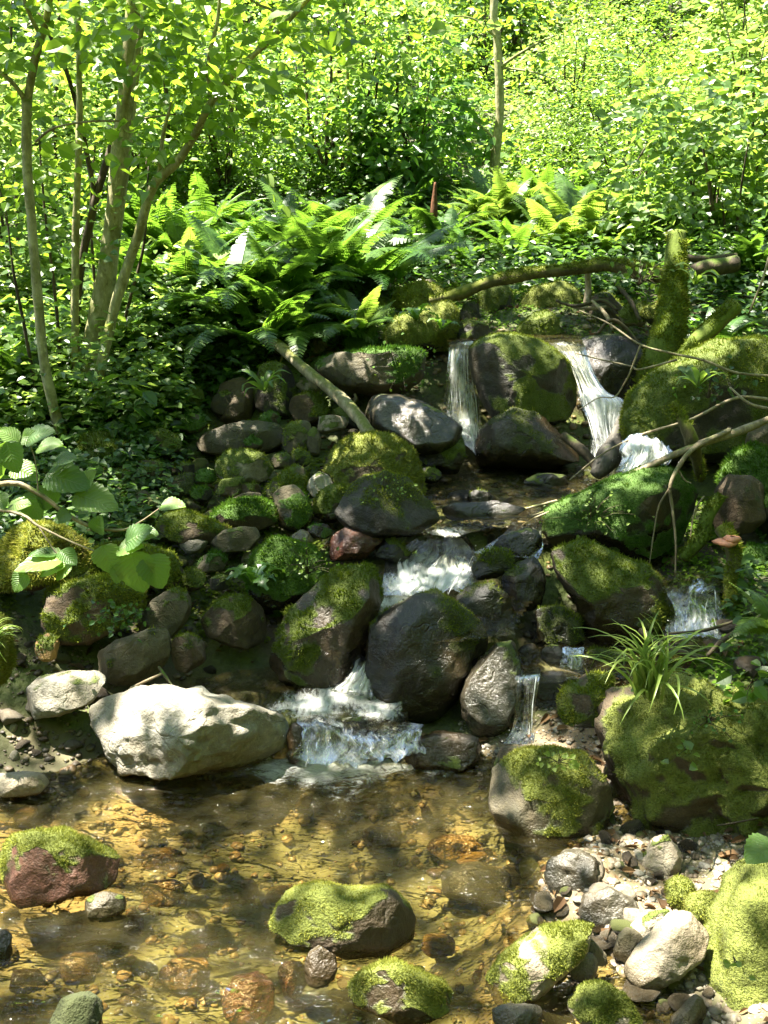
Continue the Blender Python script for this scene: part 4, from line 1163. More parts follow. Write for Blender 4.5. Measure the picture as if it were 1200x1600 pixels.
def gravel(name, label, n, box, size, colr, seed, cond):
    g = np.random.default_rng(seed)
    x = g.uniform(box[0], box[2], n * 3)
    y = g.uniform(box[1], box[3], n * 3)
    z = terrain(np.column_stack([x, y]))
    ok = cond(x, y, z)
    x, y, z = x[ok][:n], y[ok][:n], z[ok][:n]
    n = len(x)
    base = [cobble_mesh(s + 300, False) for s in range(8)]
    vv, ff, off = [], [], 0
    for k in range(8):
        sel = np.arange(k, n, 8)
        p, f = base[k]
        s = size[0] + (size[1] - size[0]) * g.random(len(sel)) ** 3
        a = g.uniform(0, 6.28, len(sel))
        c_, s_ = np.cos(a), np.sin(a)
        q = p[None] * s[:, None, None]
        qx = q[:, :, 0] * c_[:, None] - q[:, :, 1] * s_[:, None]
        qy = q[:, :, 0] * s_[:, None] + q[:, :, 1] * c_[:, None]
        q = np.stack([qx + x[sel][:, None], qy + y[sel][:, None], q[:, :, 2] + z[sel][:, None] + 0.05 * s[:, None]], -1)
        vv.append(q.reshape(-1, 3))
        ff.append((f[None] + (np.arange(len(sel)) * len(p))[:, None, None] + off).reshape(-1, 4))
        off += len(sel) * len(p)
    o = link(name, mesh_data(name, np.vstack(vv), np.vstack(ff), colr))
    tag(o, label, 'gravel', kind='stuff')


def gravel_mat(name, cols, wet):
    m, nt, out = new_mat(name)
    geo = N(nt, 'ShaderNodeNewGeometry')
    cr = N(nt, 'ShaderNodeValToRGB')
    cr.color_ramp.interpolation = 'CONSTANT'
    el = cr.color_ramp.elements
    el[0].color = cols[0] + (1,)
    el[1].position = 1.0 / len(cols)
    el[1].color = cols[1] + (1,)
    for k in range(2, len(cols)):
        e = el.new(k / len(cols))
        e.color = cols[k] + (1,)
    L(nt, geo.outputs['Random Per Island'], cr.inputs[0])
    tc = N(nt, 'ShaderNodeTexCoord')
    n2 = noise(nt, 70, 4, 0.6, tc.outputs['Object'])
    c = mixc(nt, maprange(nt, n2, 0.35, 0.65), mixc(nt, 1.0, cr.outputs[0], (0.55, 0.52, 0.48), 'MULTIPLY'), cr.outputs[0])
    pb = N(nt, 'ShaderNodeBsdfPrincipled')
    pb.inputs['Roughness'].default_value = wet
    L(nt, c, pb.inputs['Base Color'])
    bp = N(nt, 'ShaderNodeBump', in_Strength=0.5, in_Distance=0.004)
    L(nt, n2, bp.inputs['Height'])
    L(nt, bp.outputs[0], pb.inputs['Normal'])
    L(nt, pb.outputs[0], out.inputs[0])
    return m


M['gravel_dry'] = gravel_mat('gravel_dry', [(0.27, 0.235, 0.17), (0.16, 0.135, 0.095), (0.36, 0.32, 0.25), (0.20, 0.155, 0.10), (0.19, 0.18, 0.15), (0.10, 0.075, 0.045)], 0.7)
M['gravel_dark'] = gravel_mat('gravel_dark', [(0.14, 0.11, 0.07), (0.09, 0.07, 0.045), (0.20, 0.165, 0.11), (0.12, 0.085, 0.05), (0.07, 0.06, 0.045), (0.05, 0.038, 0.025)], 0.6)
M['gravel_bed'] = gravel_mat('gravel_bed', [(0.20, 0.145, 0.065), (0.15, 0.11, 0.05), (0.25, 0.185, 0.095), (0.10, 0.085, 0.038), (0.18, 0.115, 0.055), (0.08, 0.065, 0.035)], 0.5)
gravel('gravel', 'pale pebble gravel on the right shore', 2300, (0.25, 1.55, 0.95, 3.1), (0.006, 0.024), M['gravel_dry'], 21, lambda x, y, z: z > -0.03)
gravel('gravel', 'fine grit between the pebbles of right shore', 5200, (0.25, 1.55, 1.0, 3.1), (0.003, 0.010), M['gravel_dry'], 25, lambda x, y, z: z > -0.03)
gravel('gravel', 'ochre pebble gravel on the pool bed', 2600, (-1.6, 1.4, 0.7, 3.0), (0.006, 0.034), M['gravel_bed'], 22, lambda x, y, z: z < 0.02)
gravel('gravel', 'dark grit on the damp left shore', 1300, (-1.7, 2.55, -0.55, 3.3), (0.005, 0.024), M['gravel_dark'], 26, lambda x, y, z: z > -0.02)
gravel('gravel', 'brown gravel between stones of left bank', 1100, (-1.1, 3.4, -0.2, 4.4), (0.006, 0.028), M['gravel_dark'], 23, lambda x, y, z: z > 0.05)
gravel('gravel', 'wet gravel on the bed of the upper brook', 1800, (-0.2, 3.4, 1.2, 5.6), (0.01, 0.04), M['gravel_bed'], 24, lambda x, y, z: z > 0.1)

# ------------------------------------------------------------------ water
def in_poly(x, y, poly):
    r = np.zeros(len(x), bool)
    n = len(poly)
    for i in range(n):
        (x0, y0), (x1, y1) = poly[i], poly[(i + 1) % n]
        c = ((y0 > y) != (y1 > y)) & (x < (x1 - x0) * (y - y0) / (y1 - y0 + 1e-12) + x0)
        r ^= c
    return r


def water_sheet(name, label, poly, z, mat, foams, wave, cell=0.016, slope=None, riffle=False):
    poly = np.asarray(poly)
    x0, y0 = poly.min(0)
    x1, y1 = poly.max(0)
    X = np.arange(x0, x1 + cell, cell)
    Y = np.arange(y0, y1 + cell, cell)
    GX, GY = np.meshgrid(X, Y)
    x, y = GX.ravel(), GY.ravel()
    foam = np.zeros(len(x))
    for (fx, fy, fr, fs) in foams:
        d = np.hypot(x - fx, y - fy)
        foam = np.maximum(foam, fs * np.exp(-(d / fr) ** 2))
    p3 = np.column_stack([x * 1.0, y * 1.6, np.zeros(len(x))])
    h = wave * (fbm(p3 * 6 + 4.4, 3) + 0.5 * fbm(p3 * 15, 2)) + foam * 0.018 * fbm(p3 * 24 + 9, 3)
    zz = z + h * (1 + 4.0 * (sstep(2.0, 1.75, y) if riffle else 0))
    if slope is not None:
        zz = zz + slope(x, y)
    nx_ = len(X)
    i = (np.arange(len(Y) - 1)[:, None] * nx_ + np.arange(nx_ - 1)[None]).ravel()
    f = np.column_stack([i, i + 1, i + nx_ + 1, i + nx_])
    ok = in_poly(x[f].mean(1), y[f].mean(1), poly)
    f = f[ok]
    used = np.unique(f)
    mp = np.full(len(x), -1)
    mp[used] = np.arange(len(used))
    o = link(name, mesh_data(name, np.column_stack([x, y, zz])[used], mp[f], M[mat], attrs={'foam': foam[used]}))
    tag(o, label, 'water', kind='structure')
    return o


def fz(px, py, z, r, s):
    p = PZ(px, py, z)
    return (p[0], p[1], r, s)


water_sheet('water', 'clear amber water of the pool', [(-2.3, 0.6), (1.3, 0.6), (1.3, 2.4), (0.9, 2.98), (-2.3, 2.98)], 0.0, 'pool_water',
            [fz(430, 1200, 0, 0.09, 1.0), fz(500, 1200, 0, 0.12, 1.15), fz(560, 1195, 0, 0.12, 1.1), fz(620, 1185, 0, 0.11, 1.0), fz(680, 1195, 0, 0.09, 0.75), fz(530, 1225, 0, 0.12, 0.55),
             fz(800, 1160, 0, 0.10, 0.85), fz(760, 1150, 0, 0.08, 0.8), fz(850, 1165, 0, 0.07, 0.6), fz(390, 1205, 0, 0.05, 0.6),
             fz(330, 1560, 0, 0.05, 0.35), fz(500, 1580, 0, 0.06, 0.3)], 0.0055, 0.012, riffle=True)  # last two foam spots paint sun glints near the bottom edge


def zp(z, *pts):
    return [PZ(a, b, z)[:2] for a, b in pts]


water_sheet('water', 'foaming water of the ledge above the lowest cascade', zp(0.125, (300, 1060), (430, 1040), (560, 1030), (615, 1060), (640, 1130), (600, 1140), (500, 1135), (430, 1115), (300, 1100)), 0.125, 'stream_water',
            [fz(540, 1080, .125, 0.13, 1.3), fz(490, 1100, .125, 0.12, 1.2), fz(590, 1105, .125, 0.10, 1.1), fz(440, 1105, .125, 0.06, 0.9), fz(560, 1060, .125, 0.1, 1.2)], 0.008)
water_sheet('water', 'shaded water under the large slanted boulder', zp(0.2, (800, 1030), (830, 1010), (1040, 1000), (1150, 1010), (1150, 1050), (1000, 1060), (830, 1065)), 0.2, 'stream_water', [], 0.006)
water_sheet('water', 'water behind the biggest dark boulder', zp(0.33, (575, 930), (600, 905), (760, 905), (830, 930), (800, 985), (640, 1000), (580, 990)), 0.31, 'stream_water', [fz(650, 925, .33, 0.12, 1.2), fz(610, 935, .33, 0.1, 1.0)], 0.01)
water_sheet('water', 'water of the mid stream below the twin falls', zp(0.50, (640, 830), (640, 770), (640, 740), (690, 700), (740, 725), (900, 728), (960, 720), (900, 780), (850, 815), (770, 822), (700, 838)), 0.495, 'stream_water',
            [fz(700, 830, .5, 0.10, 0.8), fz(740, 735, .5, 0.06, 0.5), fz(930, 735, .5, 0.08, 0.6)], 0.010)
water_sheet('water', 'thin water above the twin falls', zp(1.03, (700, 545), (700, 512), (760, 500), (900, 500), (915, 545), (860, 545), (800, 530), (745, 540)), 1.02, 'stream_water', [fz(880, 535, 1.03, 0.1, 0.6)], 0.006)
water_sheet('water', 'water above the side fall under hanging branch', zp(0.38, (1030, 905), (1060, 890), (1150, 890), (1150, 925), (1040, 925)), 0.375, 'stream_water', [fz(1080, 918, .38, .06, 0.5)], 0.006)
water_sheet('water', 'foaming water below the side fall', zp(0.255, (1030, 965), (1160, 965), (1170, 1020), (1040, 1020)), 0.255, 'stream_water', [fz(1085, 980, .255, 0.10, 1.1), fz(1060, 990, .255, 0.06, 0.8)], 0.008)


def fall(name, label, secs, foam, nu=26, nv=60, layers=2, bulge=0.02, seed=0, sag=0.0, strands=10):
    """falling sheet between left and right edges, top to bottom; each layer its own broken streaks"""
    Lp = catmull([P(*s[0]) for s in secs], nv)
    Rp = catmull([P(*s[1]) for s in secs], nv)
    fo = np.interp(np.linspace(0, 1, nv), np.linspace(0, 1, len(foam)), foam)
    parts, uvs, fs, off = [], [], [], 0
    faces = []
    for l in range(layers):
        t = np.linspace(0, 1, nu)
        v = Lp[:, None, :] * (1 - t)[None, :, None] + Rp[:, None, :] * t[None, :, None]
        p = v.reshape(-1, 3)
        uu, vv_ = np.meshgrid(t, np.linspace(0, 1, nv))
        q = np.column_stack([uu.ravel() * 9 + l * 5.1 + seed, vv_.ravel() * 1.6, np.full(nu * nv, l * 3.3)])
        d = fbm(q, 3)
        wob = fbm(np.column_stack([uu.ravel() * 2 + 3, vv_.ravel() * 3, np.full(nu * nv, seed + l)]), 2)
        p = p + np.array((0, 0, 1.0)) * (sag * fbm(np.column_stack([uu.ravel() * 5 + seed * 3.7, vv_.ravel() * 0.6, np.full(nu * nv, 1.5 + seed)]), 3))[:, None]
        p = p + np.array((0, -1, 0.25)) * ((bulge * (1 - 0.6 * l) * (np.sin(np.pi * uu.ravel()) + d * 1.1) + l * 0.018))[:, None] + np.array((1, 0, 0)) * (wob * bulge * 0.6)[:, None]
        edge = np.minimum(uu, 1 - uu).ravel()
        ew = 0.10 + 0.07 * wob
        vr = vv_.ravel()
        f_ = np.repeat(fo, nu) - 1.0 * np.exp(-(edge / ew) ** 2) - 0.5 * np.exp(-(vr / 0.07) ** 2) - 0.8 * np.exp(-((1 - vr) / (0.08 + 0.05 * wob)) ** 2) + 0.35 * wob
        i = (np.arange(nv - 1)[:, None] * nu + np.arange(nu - 1)[None]).ravel()
        faces.append(np.column_stack([i, i + 1, i + nu + 1, i + nu]) + off)
        off += len(p)
        parts.append(p)
        W_m = np.linalg.norm(Rp - Lp, axis=1).mean()
        H_m = np.linalg.norm(np.diff((Lp + Rp) / 2, axis=0), axis=1).sum()
        uvs.append(np.column_stack([uu.ravel() * W_m + l * 1.7 + seed, vv_.ravel() * H_m]))
        fs.append(f_ - 0.1 * l)
    o = link(name, mesh_data(name, np.vstack(parts), np.vstack(faces), M['fall'], attrs={'foam': np.concatenate(fs)}, uv=np.vstack(uvs)))
    tag(o, label, 'waterfall')
    parts, uvs, fs, faces, off = [], [], [], [], 0
    g = np.random.default_rng(seed + 500)
    wm = np.linalg.norm(Rp - Lp, axis=1).mean()
    for k in range(int(strands * wm / 0.15)):
        u0 = g.uniform(0.06, 0.94)
        v0 = g.uniform(0.0, 0.7)
        v1 = min(1.0, v0 + g.uniform(0.15, 0.6))
        n = 14
        vi = np.linspace(v0, v1, n) * (nv - 1)
        i0 = np.minimum(vi.astype(int), nv - 2)
        fr = (vi - i0)[:, None]
        lp = Lp[i0] * (1 - fr) + Lp[i0 + 1] * fr
        rp = Rp[i0] * (1 - fr) + Rp[i0 + 1] * fr
        u = u0 + 0.03 * np.sin(np.linspace(0, 3, n) + g.uniform(0, 6)) + g.normal() * 0.02 * np.linspace(0, 1, n)
        c = lp * (1 - u)[:, None] + rp * u[:, None]
        c = c + np.array((0, -1, 0.2)) * (bulge * (np.sin(np.pi * np.clip(u, 0, 1)) + 0.5) + g.uniform(0.0, 0.022))[:, None]
        hw = g.uniform(0.0007, 0.0022) * np.sin(np.linspace(0.25, math.pi - 0.1, n)) * (0.7 + 0.5 * g.random(n))
        sd = np.array((1.0, g.normal() * 0.4, 0))
        p = np.vstack([c - sd * hw[:, None], c + np.array((0, -1, 0)) * hw[:, None], c + sd * hw[:, None]])
        i = np.arange(n - 1)
        faces.append(np.vstack([np.column_stack([i, i + 1, n + i + 1, n + i]), np.column_stack([n + i, n + i + 1, 2 * n + i + 1, 2 * n + i])]) + off)
        off += len(p)
        parts.append(p)
        uvs.append(np.column_stack([np.tile(u, 3) * wm + k, np.tile(vi / nv, 3)]))
        fs.append(np.full(len(p), g.uniform(0.7, 1.5)))
    # thrown drops at the foot
    for k in range(int(10 + strands * 1.5)):
        tv = 1 - abs(g.normal()) * 0.2
        i0 = int(np.clip(tv, 0, 0.999) * (nv - 1))
        c = Lp[i0] + (Rp[i0] - Lp[i0]) * g.uniform(-0.15, 1.15) + np.array((0, -abs(g.normal()) * 0.035, abs(g.normal()) * 0.03))
        s = g.uniform(0.0012, 0.004)
        p = c + s * np.array([(1, 0, 0), (0, 1, 0), (-1, 0, 0), (0, -1, 0), (0, 0, 1.3), (0, 0, -1.3)])
        faces.append(np.array([(0, 1, 2, 4), (0, 4, 2, 3), (0, 5, 2, 1), (0, 3, 2, 5)]) + off)
        off += 6
        parts.append(p)
        uvs.append(np.tile([[k * 0.1, 0.5]], (6, 1)))
        fs.append(np.full(6, 1.4))
    tag(link('spray', mesh_data('spray', np.vstack(parts), np.vstack(faces), M['fall'], attrs={'foam': np.concatenate(fs)}, uv=np.vstack(uvs)), o), kind='stuff')
    return o


fall('waterfall', 'left and thinner of the two upper falls beside mossy boulder',
     [((706, 538, 5.14), (738, 533, 5.12)), ((702, 552, 5.02), (737, 548, 5.0)), ((696, 585, 4.97), (742, 590, 4.95)), ((692, 625, 4.94), (748, 628, 4.92)), ((690, 655, 4.9), (750, 665, 4.88)), ((715, 672, 4.75), (748, 690, 4.72)), ((728, 695, 4.62), (745, 712, 4.6))], [0.4, 0.45, 0.45, 0.5, 0.65, 0.9, 0.8], seed=1, strands=22)
fall('waterfall', 'right and whiter of the two upper falls',
     [((846, 534, 5.25), (908, 533, 5.25)), ((866, 543, 5.06), (912, 543, 5.06)), ((888, 575, 4.92), (922, 578, 4.88)), ((900, 605, 4.84), (944, 612, 4.78)), ((904, 630, 4.78), (972, 628, 4.68)), ((916, 660, 4.72), (966, 665, 4.62)), ((924, 700, 4.64), (968, 705, 4.58)), ((928, 740, 4.54), (955, 744, 4.5))], [0.35, 0.45, 0.5, 0.6, 0.8, 0.7, 0.6, 0.5], nv=80, bulge=0.03, seed=2, strands=24)
fall('waterfall', 'white splash pouring out under the right mossy boulder',
     [((972, 684, 4.25), (1040, 692, 4.2)), ((970, 698, 4.2), (1048, 704, 4.15)), ((968, 716, 4.16), (1040, 724, 4.1)), ((958, 742, 4.12), (1010, 748, 4.05))], [0.7, 0.8, 0.8, 0.6], nv=30, seed=3, sag=0.06, bulge=0.04, strands=14)
fall('waterfall', 'broad middle rapid above the biggest dark boulder',
     [((650, 838, 3.93), (722, 836, 3.93)), ((632, 856, 3.82), (742, 858, 3.82)), ((610, 872, 3.74), (745, 872, 3.74)), ((600, 892, 3.64), (745, 890, 3.64)), ((598, 915, 3.56), (738, 908, 3.56)), ((596, 930, 3.5), (730, 922, 3.5))], [0.5, 0.25, 0.55, 0.95, 1.2, 1.1], nu=44, nv=50, bulge=0.06, seed=4, sag=0.05, strands=3)
fall('waterfall', 'clear side chute left of the long moss boulder',
     [((800, 815, 3.95), (846, 818, 3.92)), ((792, 832, 3.82), (848, 835, 3.8)), ((765, 850, 3.72), (845, 856, 3.68)), ((742, 864, 3.68), (838, 872, 3.62))], [0.3, 0.45, 0.5, 0.6], nv=36, seed=5)
fall('waterfall', 'lowest white chute between leaning boulder and biggest boulder',
     [((568, 1015, 3.26), (592, 1008, 3.24)), ((556, 1035, 3.18), (588, 1035, 3.16)), ((540, 1058, 3.13), (580, 1064, 3.10)), ((520, 1078, 3.08), (578, 1088, 3.05))], [0.35, 0.5, 0.75, 0.9], nv=44, bulge=0.03, seed=6)
fall('waterfall', 'low curtain of water over the lip into the pool',
     [((462, 1118, 2.98), (642, 1128, 2.96)), ((462, 1128, 2.92), (646, 1136, 2.9)), ((464, 1142, 2.87), (648, 1146, 2.86)), ((466, 1165, 2.84), (648, 1160, 2.84)), ((462, 1188, 2.8), (650, 1175, 2.81))], [0.5, 0.0, 0.0, 0.08, 0.75], nu=60, nv=36, bulge=0.085, seed=7, sag=0.045, strands=3)
fall('waterfall', 'thin dark trickle right of the oval boulder',
     [((800, 1045, 3.14), (842, 1042, 3.12)), ((804, 1058, 3.04), (842, 1056, 3.02)), ((804, 1100, 3.0), (836, 1100, 2.99)), ((798, 1140, 2.96), (836, 1142, 2.95)), ((785, 1160, 2.88), (832, 1160, 2.88))], [0.0, 0.02, 0.05, 0.1, 0.55], nu=16, bulge=0.012, seed=8, strands=6)
fall('waterfall', 'tiny fall of water beneath the large slanted boulder',
     [((878, 1010, 3.22), (912, 1010, 3.22)), ((878, 1022, 3.18), (912, 1022, 3.18)), ((876, 1044, 3.15), (914, 1044, 3.15))], [0.2, 0.35, 0.6], nu=14, nv=24, seed=9)
fall('waterfall', 'side fall at right beside the hanging dead branch',
     [((1050, 912, 3.5), (1128, 912, 3.5)), ((1048, 922, 3.42), (1128, 922, 3.42)), ((1046, 945, 3.37), (1128, 945, 3.37)), ((1044, 970, 3.33), (1132, 972, 3.32)), ((1046, 990, 3.26), (1140, 994, 3.24))], [0.2, 0.05, 0.15, 0.4, 1.0], nu=36, nv=40, bulge=0.06, seed=10, sag=0.05, strands=3)

# ------------------------------------------------------------------ unseen canopy leaves, placed to shade all but the LIT spots
LIT = [(212, 1105, 105, 40), (100, 1072, 62, 24), (60, 1165, 70, 26), (30, 1220, 55, 20), (65, 885, 55, 26), (90, 830, 80, 20),
       (150, 1265, 120, 34), (400, 1240, 55, 24), (280, 1330, 110, 30), (480, 1295, 50, 24), (60, 1320, 66, 26), (280, 1480, 140, 50), (430, 1440, 70, 30), (480, 1565, 120, 34),
       (740, 1280, 52, 44), (690, 1340, 50, 30), (590, 1415, 66, 26), (630, 1535, 60, 24), (780, 1385, 66, 26),
       (930, 1365, 76, 46), (960, 1425, 76, 56), (1050, 1470, 60, 46), (850, 1490, 80, 44), (1160, 1430, 70, 100), (920, 1560, 80, 34), (1150, 1560, 60, 60), (870, 1200, 70, 32), (1150, 1100, 60, 22), (1010, 1062, 40, 26), (1090, 1240, 34, 34),
       (930, 610, 40, 76), (1005, 708, 40, 24), (720, 600, 22, 60), (830, 535, 60, 18), (650, 490, 60, 24), (630, 560, 50, 16), (1110, 545, 80, 22), (1050, 440, 30, 60), (860, 430, 110, 22),
       (630, 650, 60, 34), (690, 885, 40, 22), (600, 690, 50, 22), (970, 745, 70, 18), (380, 712, 40, 12), (610, 470, 60, 22), (500, 600, 40, 30), (1130, 770, 40, 30),
       (350, 440, 40, 30), (270, 520, 26, 26), (520, 340, 60, 20), (760, 790, 50, 14), (540, 1085, 40, 14), (1050, 1250, 60, 50), (1000, 1120, 40, 40), (1180, 1200, 50, 50), (140, 940, 40, 26), (560, 720, 30, 20), (400, 800, 50, 18), (300, 815, 40, 16), (460, 800, 22, 16), (880, 800, 50, 20)]
gc = np.random.default_rng(2024)
S_ = np.array(SUN_DIR)
keep = []
NC = 12500
bpy.context.view_layer.update()
dg_ = bpy.context.evaluated_depsgraph_get()
SV = Vector(SUN_DIR)
for k in range(NC):
    x, y = gc.uniform(-2.3, 2.3), gc.uniform(1.0, 7.6)
    z = 0.3 + max(0.0, (y - 3.0)) * 0.25
    h = gc.uniform(4.4, 7.2)
    p = np.array((x, y, z)) + S_ * ((h - z) / S_[2])
    hit, loc, *_r = scene.ray_cast(dg_, Vector(p), -SV)
    if not hit:
        continue
    u, v = pix(loc)
    if any(((u - a) / (c + 9)) ** 2 + ((v - b) / (d + 7)) ** 2 < 1 for a, b, c, d in LIT):
        continue
    if loc.y > 6.3 and gc.random() < 0.6:
        continue
    if u < 480 and v < 680 and gc.random() < 0.88:
        continue
    if v < 520 and gc.random() < 0.4:
        continue
    if u < 760 and v > 1210 and gc.random() < 0.52:
        continue
    keep.append(p)
keep = np.array(keep)

# ------------------------------------------------------------------ dead wood
def wood(name, label, cat, path, radii_px, mat, seg=9, rough=0.25, seed=0, kids=(), group=None):
    """a stick or log: path in (px,py,Y), thickness in photo pixels; kids are side shoots (path, radii)"""
    pts = np.array([P(*p) for p in path])
    Ys = np.array([p[2] for p in path])
    rad = np.interp(np.linspace(0, 1, len(path)), np.linspace(0, 1, len(radii_px)), radii_px) * 0.5 / 1600 * Ys * 1.02
    base = pts[0]
    v, f = tube(pts - base, rad, seg, max(12, len(path) * 7), rough, seed)
    o = link(name, mesh_data(name, v, f, M[mat]), None, base)
    tag(o, label, cat, group)
    if mat in ('bark_green', 'bark_mossy') and max(radii_px) > 15:
        q4 = f[0]
        nr = vnormals(v, q4)
        mk = sstep(-0.15, 0.5, nr[:, 2] * 0.6 + 1.1 * fbm((v + base) * 9 + seed, 3) + (0.25 if mat == 'bark_green' else -0.05))
        if nr[:, 2][np.argmax(v[:, 2])] < 0:
            q4 = q4[:, ::-1]
        fm = fuzz_mesh(v, q4, mk, 70000, 0.009, 'moss_fuzz', 'moss', seed + 5)
        if fm:
            tag(link('moss', fm, o), kind='stuff')
    for kp, kr in kids:
        kq = np.array([P(*p) for p in kp])
        kY = np.array([p[2] for p in kp])
        krad = np.interp(np.linspace(0, 1, len(kp)), np.linspace(0, 1, len(kr)), kr) * 0.5 / 1600 * kY
        v, f = tube(kq - base, krad, 6, max(8, len(kp) * 6), rough * 0.6, seed + 3)
        link('side_branch', mesh_data('side_branch', v, f, M[mat]), o)
    FOOT.append((base[0], base[1], 0.05))
    return o


wood('log', 'long mossy log lying across the brook above the falls', 'log', [(672, 470, 5.75), (720, 458, 5.72), (770, 440, 5.7), (830, 428, 5.65), (900, 420, 5.6), (950, 414, 5.6), (990, 422, 5.55), (1040, 432, 5.5)], [13, 18, 18, 18, 17, 20, 26, 20], 'bark_mossy', 12, seed=1)
wood('log', 'upright mossy log beside the great mossy boulder', 'log', [(1058, 362, 5.35), (1056, 410, 5.3), (1052, 460, 5.22), (1046, 520, 5.1), (1032, 565, 5.05), (1012, 605, 5.05)], [26, 32, 38, 46, 48, 44], 'bark_green', 14, 0.35, seed=2)
wood('log', 'short mossy branch stub rising from the great mossy boulder', 'log', [(1148, 478, 4.9), (1120, 505, 4.85), (1090, 530, 4.8), (1060, 560, 4.75)], [26, 26, 22, 16], 'bark_green', 12, 0.3, seed=3)
wood('log', 'lower of two logs lying behind the upright log', 'log', [(1062, 428, 5.7), (1100, 420, 5.75), (1150, 412, 5.8)], [20, 24, 26], 'bark_dark', 10, seed=4)
wood('log', 'upper thin log lying behind the upright log', 'log', [(1060, 402, 6.0), (1110, 405, 6.0), (1150, 400, 6.05)], [10, 12, 10], 'bark_dark', 8, seed=5)
wood('branch', 'fallen pale branch slanting down the left stone stairs', 'branch', [(414, 528, 5.25), (440, 543, 5.12), (470, 572, 4.92), (505, 600, 4.75), (540, 630, 4.6), (562, 655, 4.48), (578, 678, 4.38)], [14, 17, 17, 18, 20, 20, 22], 'pale_wood', 10, 0.22, seed=6, kids=[([(552, 632, 4.85), (556, 622, 4.83), (554, 615, 4.83)], [6, 4])])
wood('branch', 'thin bare twig standing above the fallen pale branch', 'twig', [(478, 470, 5.6), (470, 500, 5.5), (458, 530, 5.4), (447, 545, 5.35), (438, 565, 5.3)], [4, 5, 4, 3], 'dead_wood', 6, seed=7)
wood('branch', 'long bleached branch crossing in front of right mossy boulders', 'branch', [(1225, 645, 4.0), (1160, 672, 3.95), (1100, 692, 3.9), (1050, 712, 3.9), (1000, 735, 3.9), (950, 758, 3.95), (900, 778, 4.0), (850, 788, 4.02), (790, 800, 4.05)], [12, 13, 12, 11, 10, 9, 7, 5, 3], 'dead_wood', 8, seed=8,
     kids=[([(1140, 672, 3.92), (1085, 700, 3.8), (1060, 730, 3.75), (1047, 760, 3.7), (1050, 790, 3.7), (1056, 850, 3.66), (1055, 900, 3.64)], [8, 8, 7, 6, 4, 3]),
           ([(1047, 762, 3.7), (1030, 790, 3.7), (1022, 830, 3.68), (1015, 880, 3.66)], [4, 3, 2]), ([(1060, 735, 3.75), (1070, 750, 3.74), (1080, 755, 3.74)], [4, 2])])
wood('branch', 'broken mossy snag leaning over the long bleached branch', 'branch', [(1052, 628, 3.98), (1066, 655, 3.95), (1080, 685, 3.92), (1088, 720, 3.95), (1095, 750, 4.0)], [10, 18, 22, 18, 10], 'bark_mossy', 9, 0.4, seed=9)
wood('branch', 'hanging dead branch with orange bracket fungus at right', 'branch', [(1128, 825, 3.5), (1142, 850, 3.45), (1146, 880, 3.42), (1140, 915, 3.38), (1146, 950, 3.34), (1160, 985, 3.3)], [26, 26, 24, 22, 22, 24], 'bark_mossy', 12, 0.25, seed=10)
wood('branch', 'mossy branch slanting left of the hanging fungus branch', 'branch', [(1125, 775, 3.75), (1105, 810, 3.7), (1095, 840, 3.66), (1068, 872, 3.6)], [18, 24, 24, 18], 'bark_green', 10, 0.3, seed=11)
wood('branch', 'dark driftwood stump splitting the water below right fall', 'driftwood', [(970, 650, 4.55), (962, 690, 4.5), (950, 715, 4.45), (930, 742, 4.4)], [10, 34, 46, 20], 'dead_grey', 10, 0.5, seed=12)
wood('branch', 'dark root curving in front of right fall foot', 'root', [(880, 680, 4.6), (905, 700, 4.52), (925, 720, 4.48), (935, 740, 4.42)], [12, 18, 16, 10], 'bark_dark', 8, 0.4, seed=13)
wood('branch', 'dark wet stick in shade at right below the side fall', 'stick', [(1205, 955, 3.1), (1170, 975, 3.08), (1130, 1000, 3.06), (1105, 1025, 3.05)], [8, 9, 9, 7], 'bark_dark', 7, seed=14)
wood('branch', 'second dark stick lying low beneath the side fall', 'stick', [(1150, 970, 3.2), (1100, 985, 3.18), (1045, 990, 3.2)], [5, 6, 5], 'bark_dark', 6, seed=15)
wood('branch', 'thick dark branch lying in water under slanted boulder', 'stick', [(1000, 985, 3.25), (1050, 1015, 3.15), (1100, 1028, 3.1)], [12, 12, 9], 'bark_dark', 7, seed=16)
wood('branch', 'short pale stick behind the big pale boulder', 'stick', [(205, 1075, 2.95), (230, 1063, 2.95), (254, 1052, 2.96)], [5, 5, 4], 'dead_wood', 6, seed=17)
wood('branch', 'short dark stick crossing behind the big pale boulder', 'stick', [(248, 1042, 3.0), (258, 1056, 2.95), (272, 1076, 2.9)], [5, 6, 4], 'bark_dark', 6, seed=18)
wood('post', 'small grey stake standing under the long log', 'stake', [(918, 425, 5.7), (919, 450, 5.7), (916, 480, 5.65)], [9, 11, 10], 'dead_wood', 8, seed=19)
wood('snag', 'reddish rotten stump post standing among ferns', 'stump', [(680, 285, 7.4), (678, 330, 7.4), (676, 375, 7.4), (674, 420, 7.4)], [4, 11, 13, 15], 'rotten_wood', 9, 0.35, seed=20)
wood('branch', 'dark stick lying on the gravel by roots at right', 'stick', [(1120, 1290, 2.4), (1150, 1285, 2.38), (1185, 1278, 2.36)], [3, 4, 3], 'bark_dark', 5, seed=21)
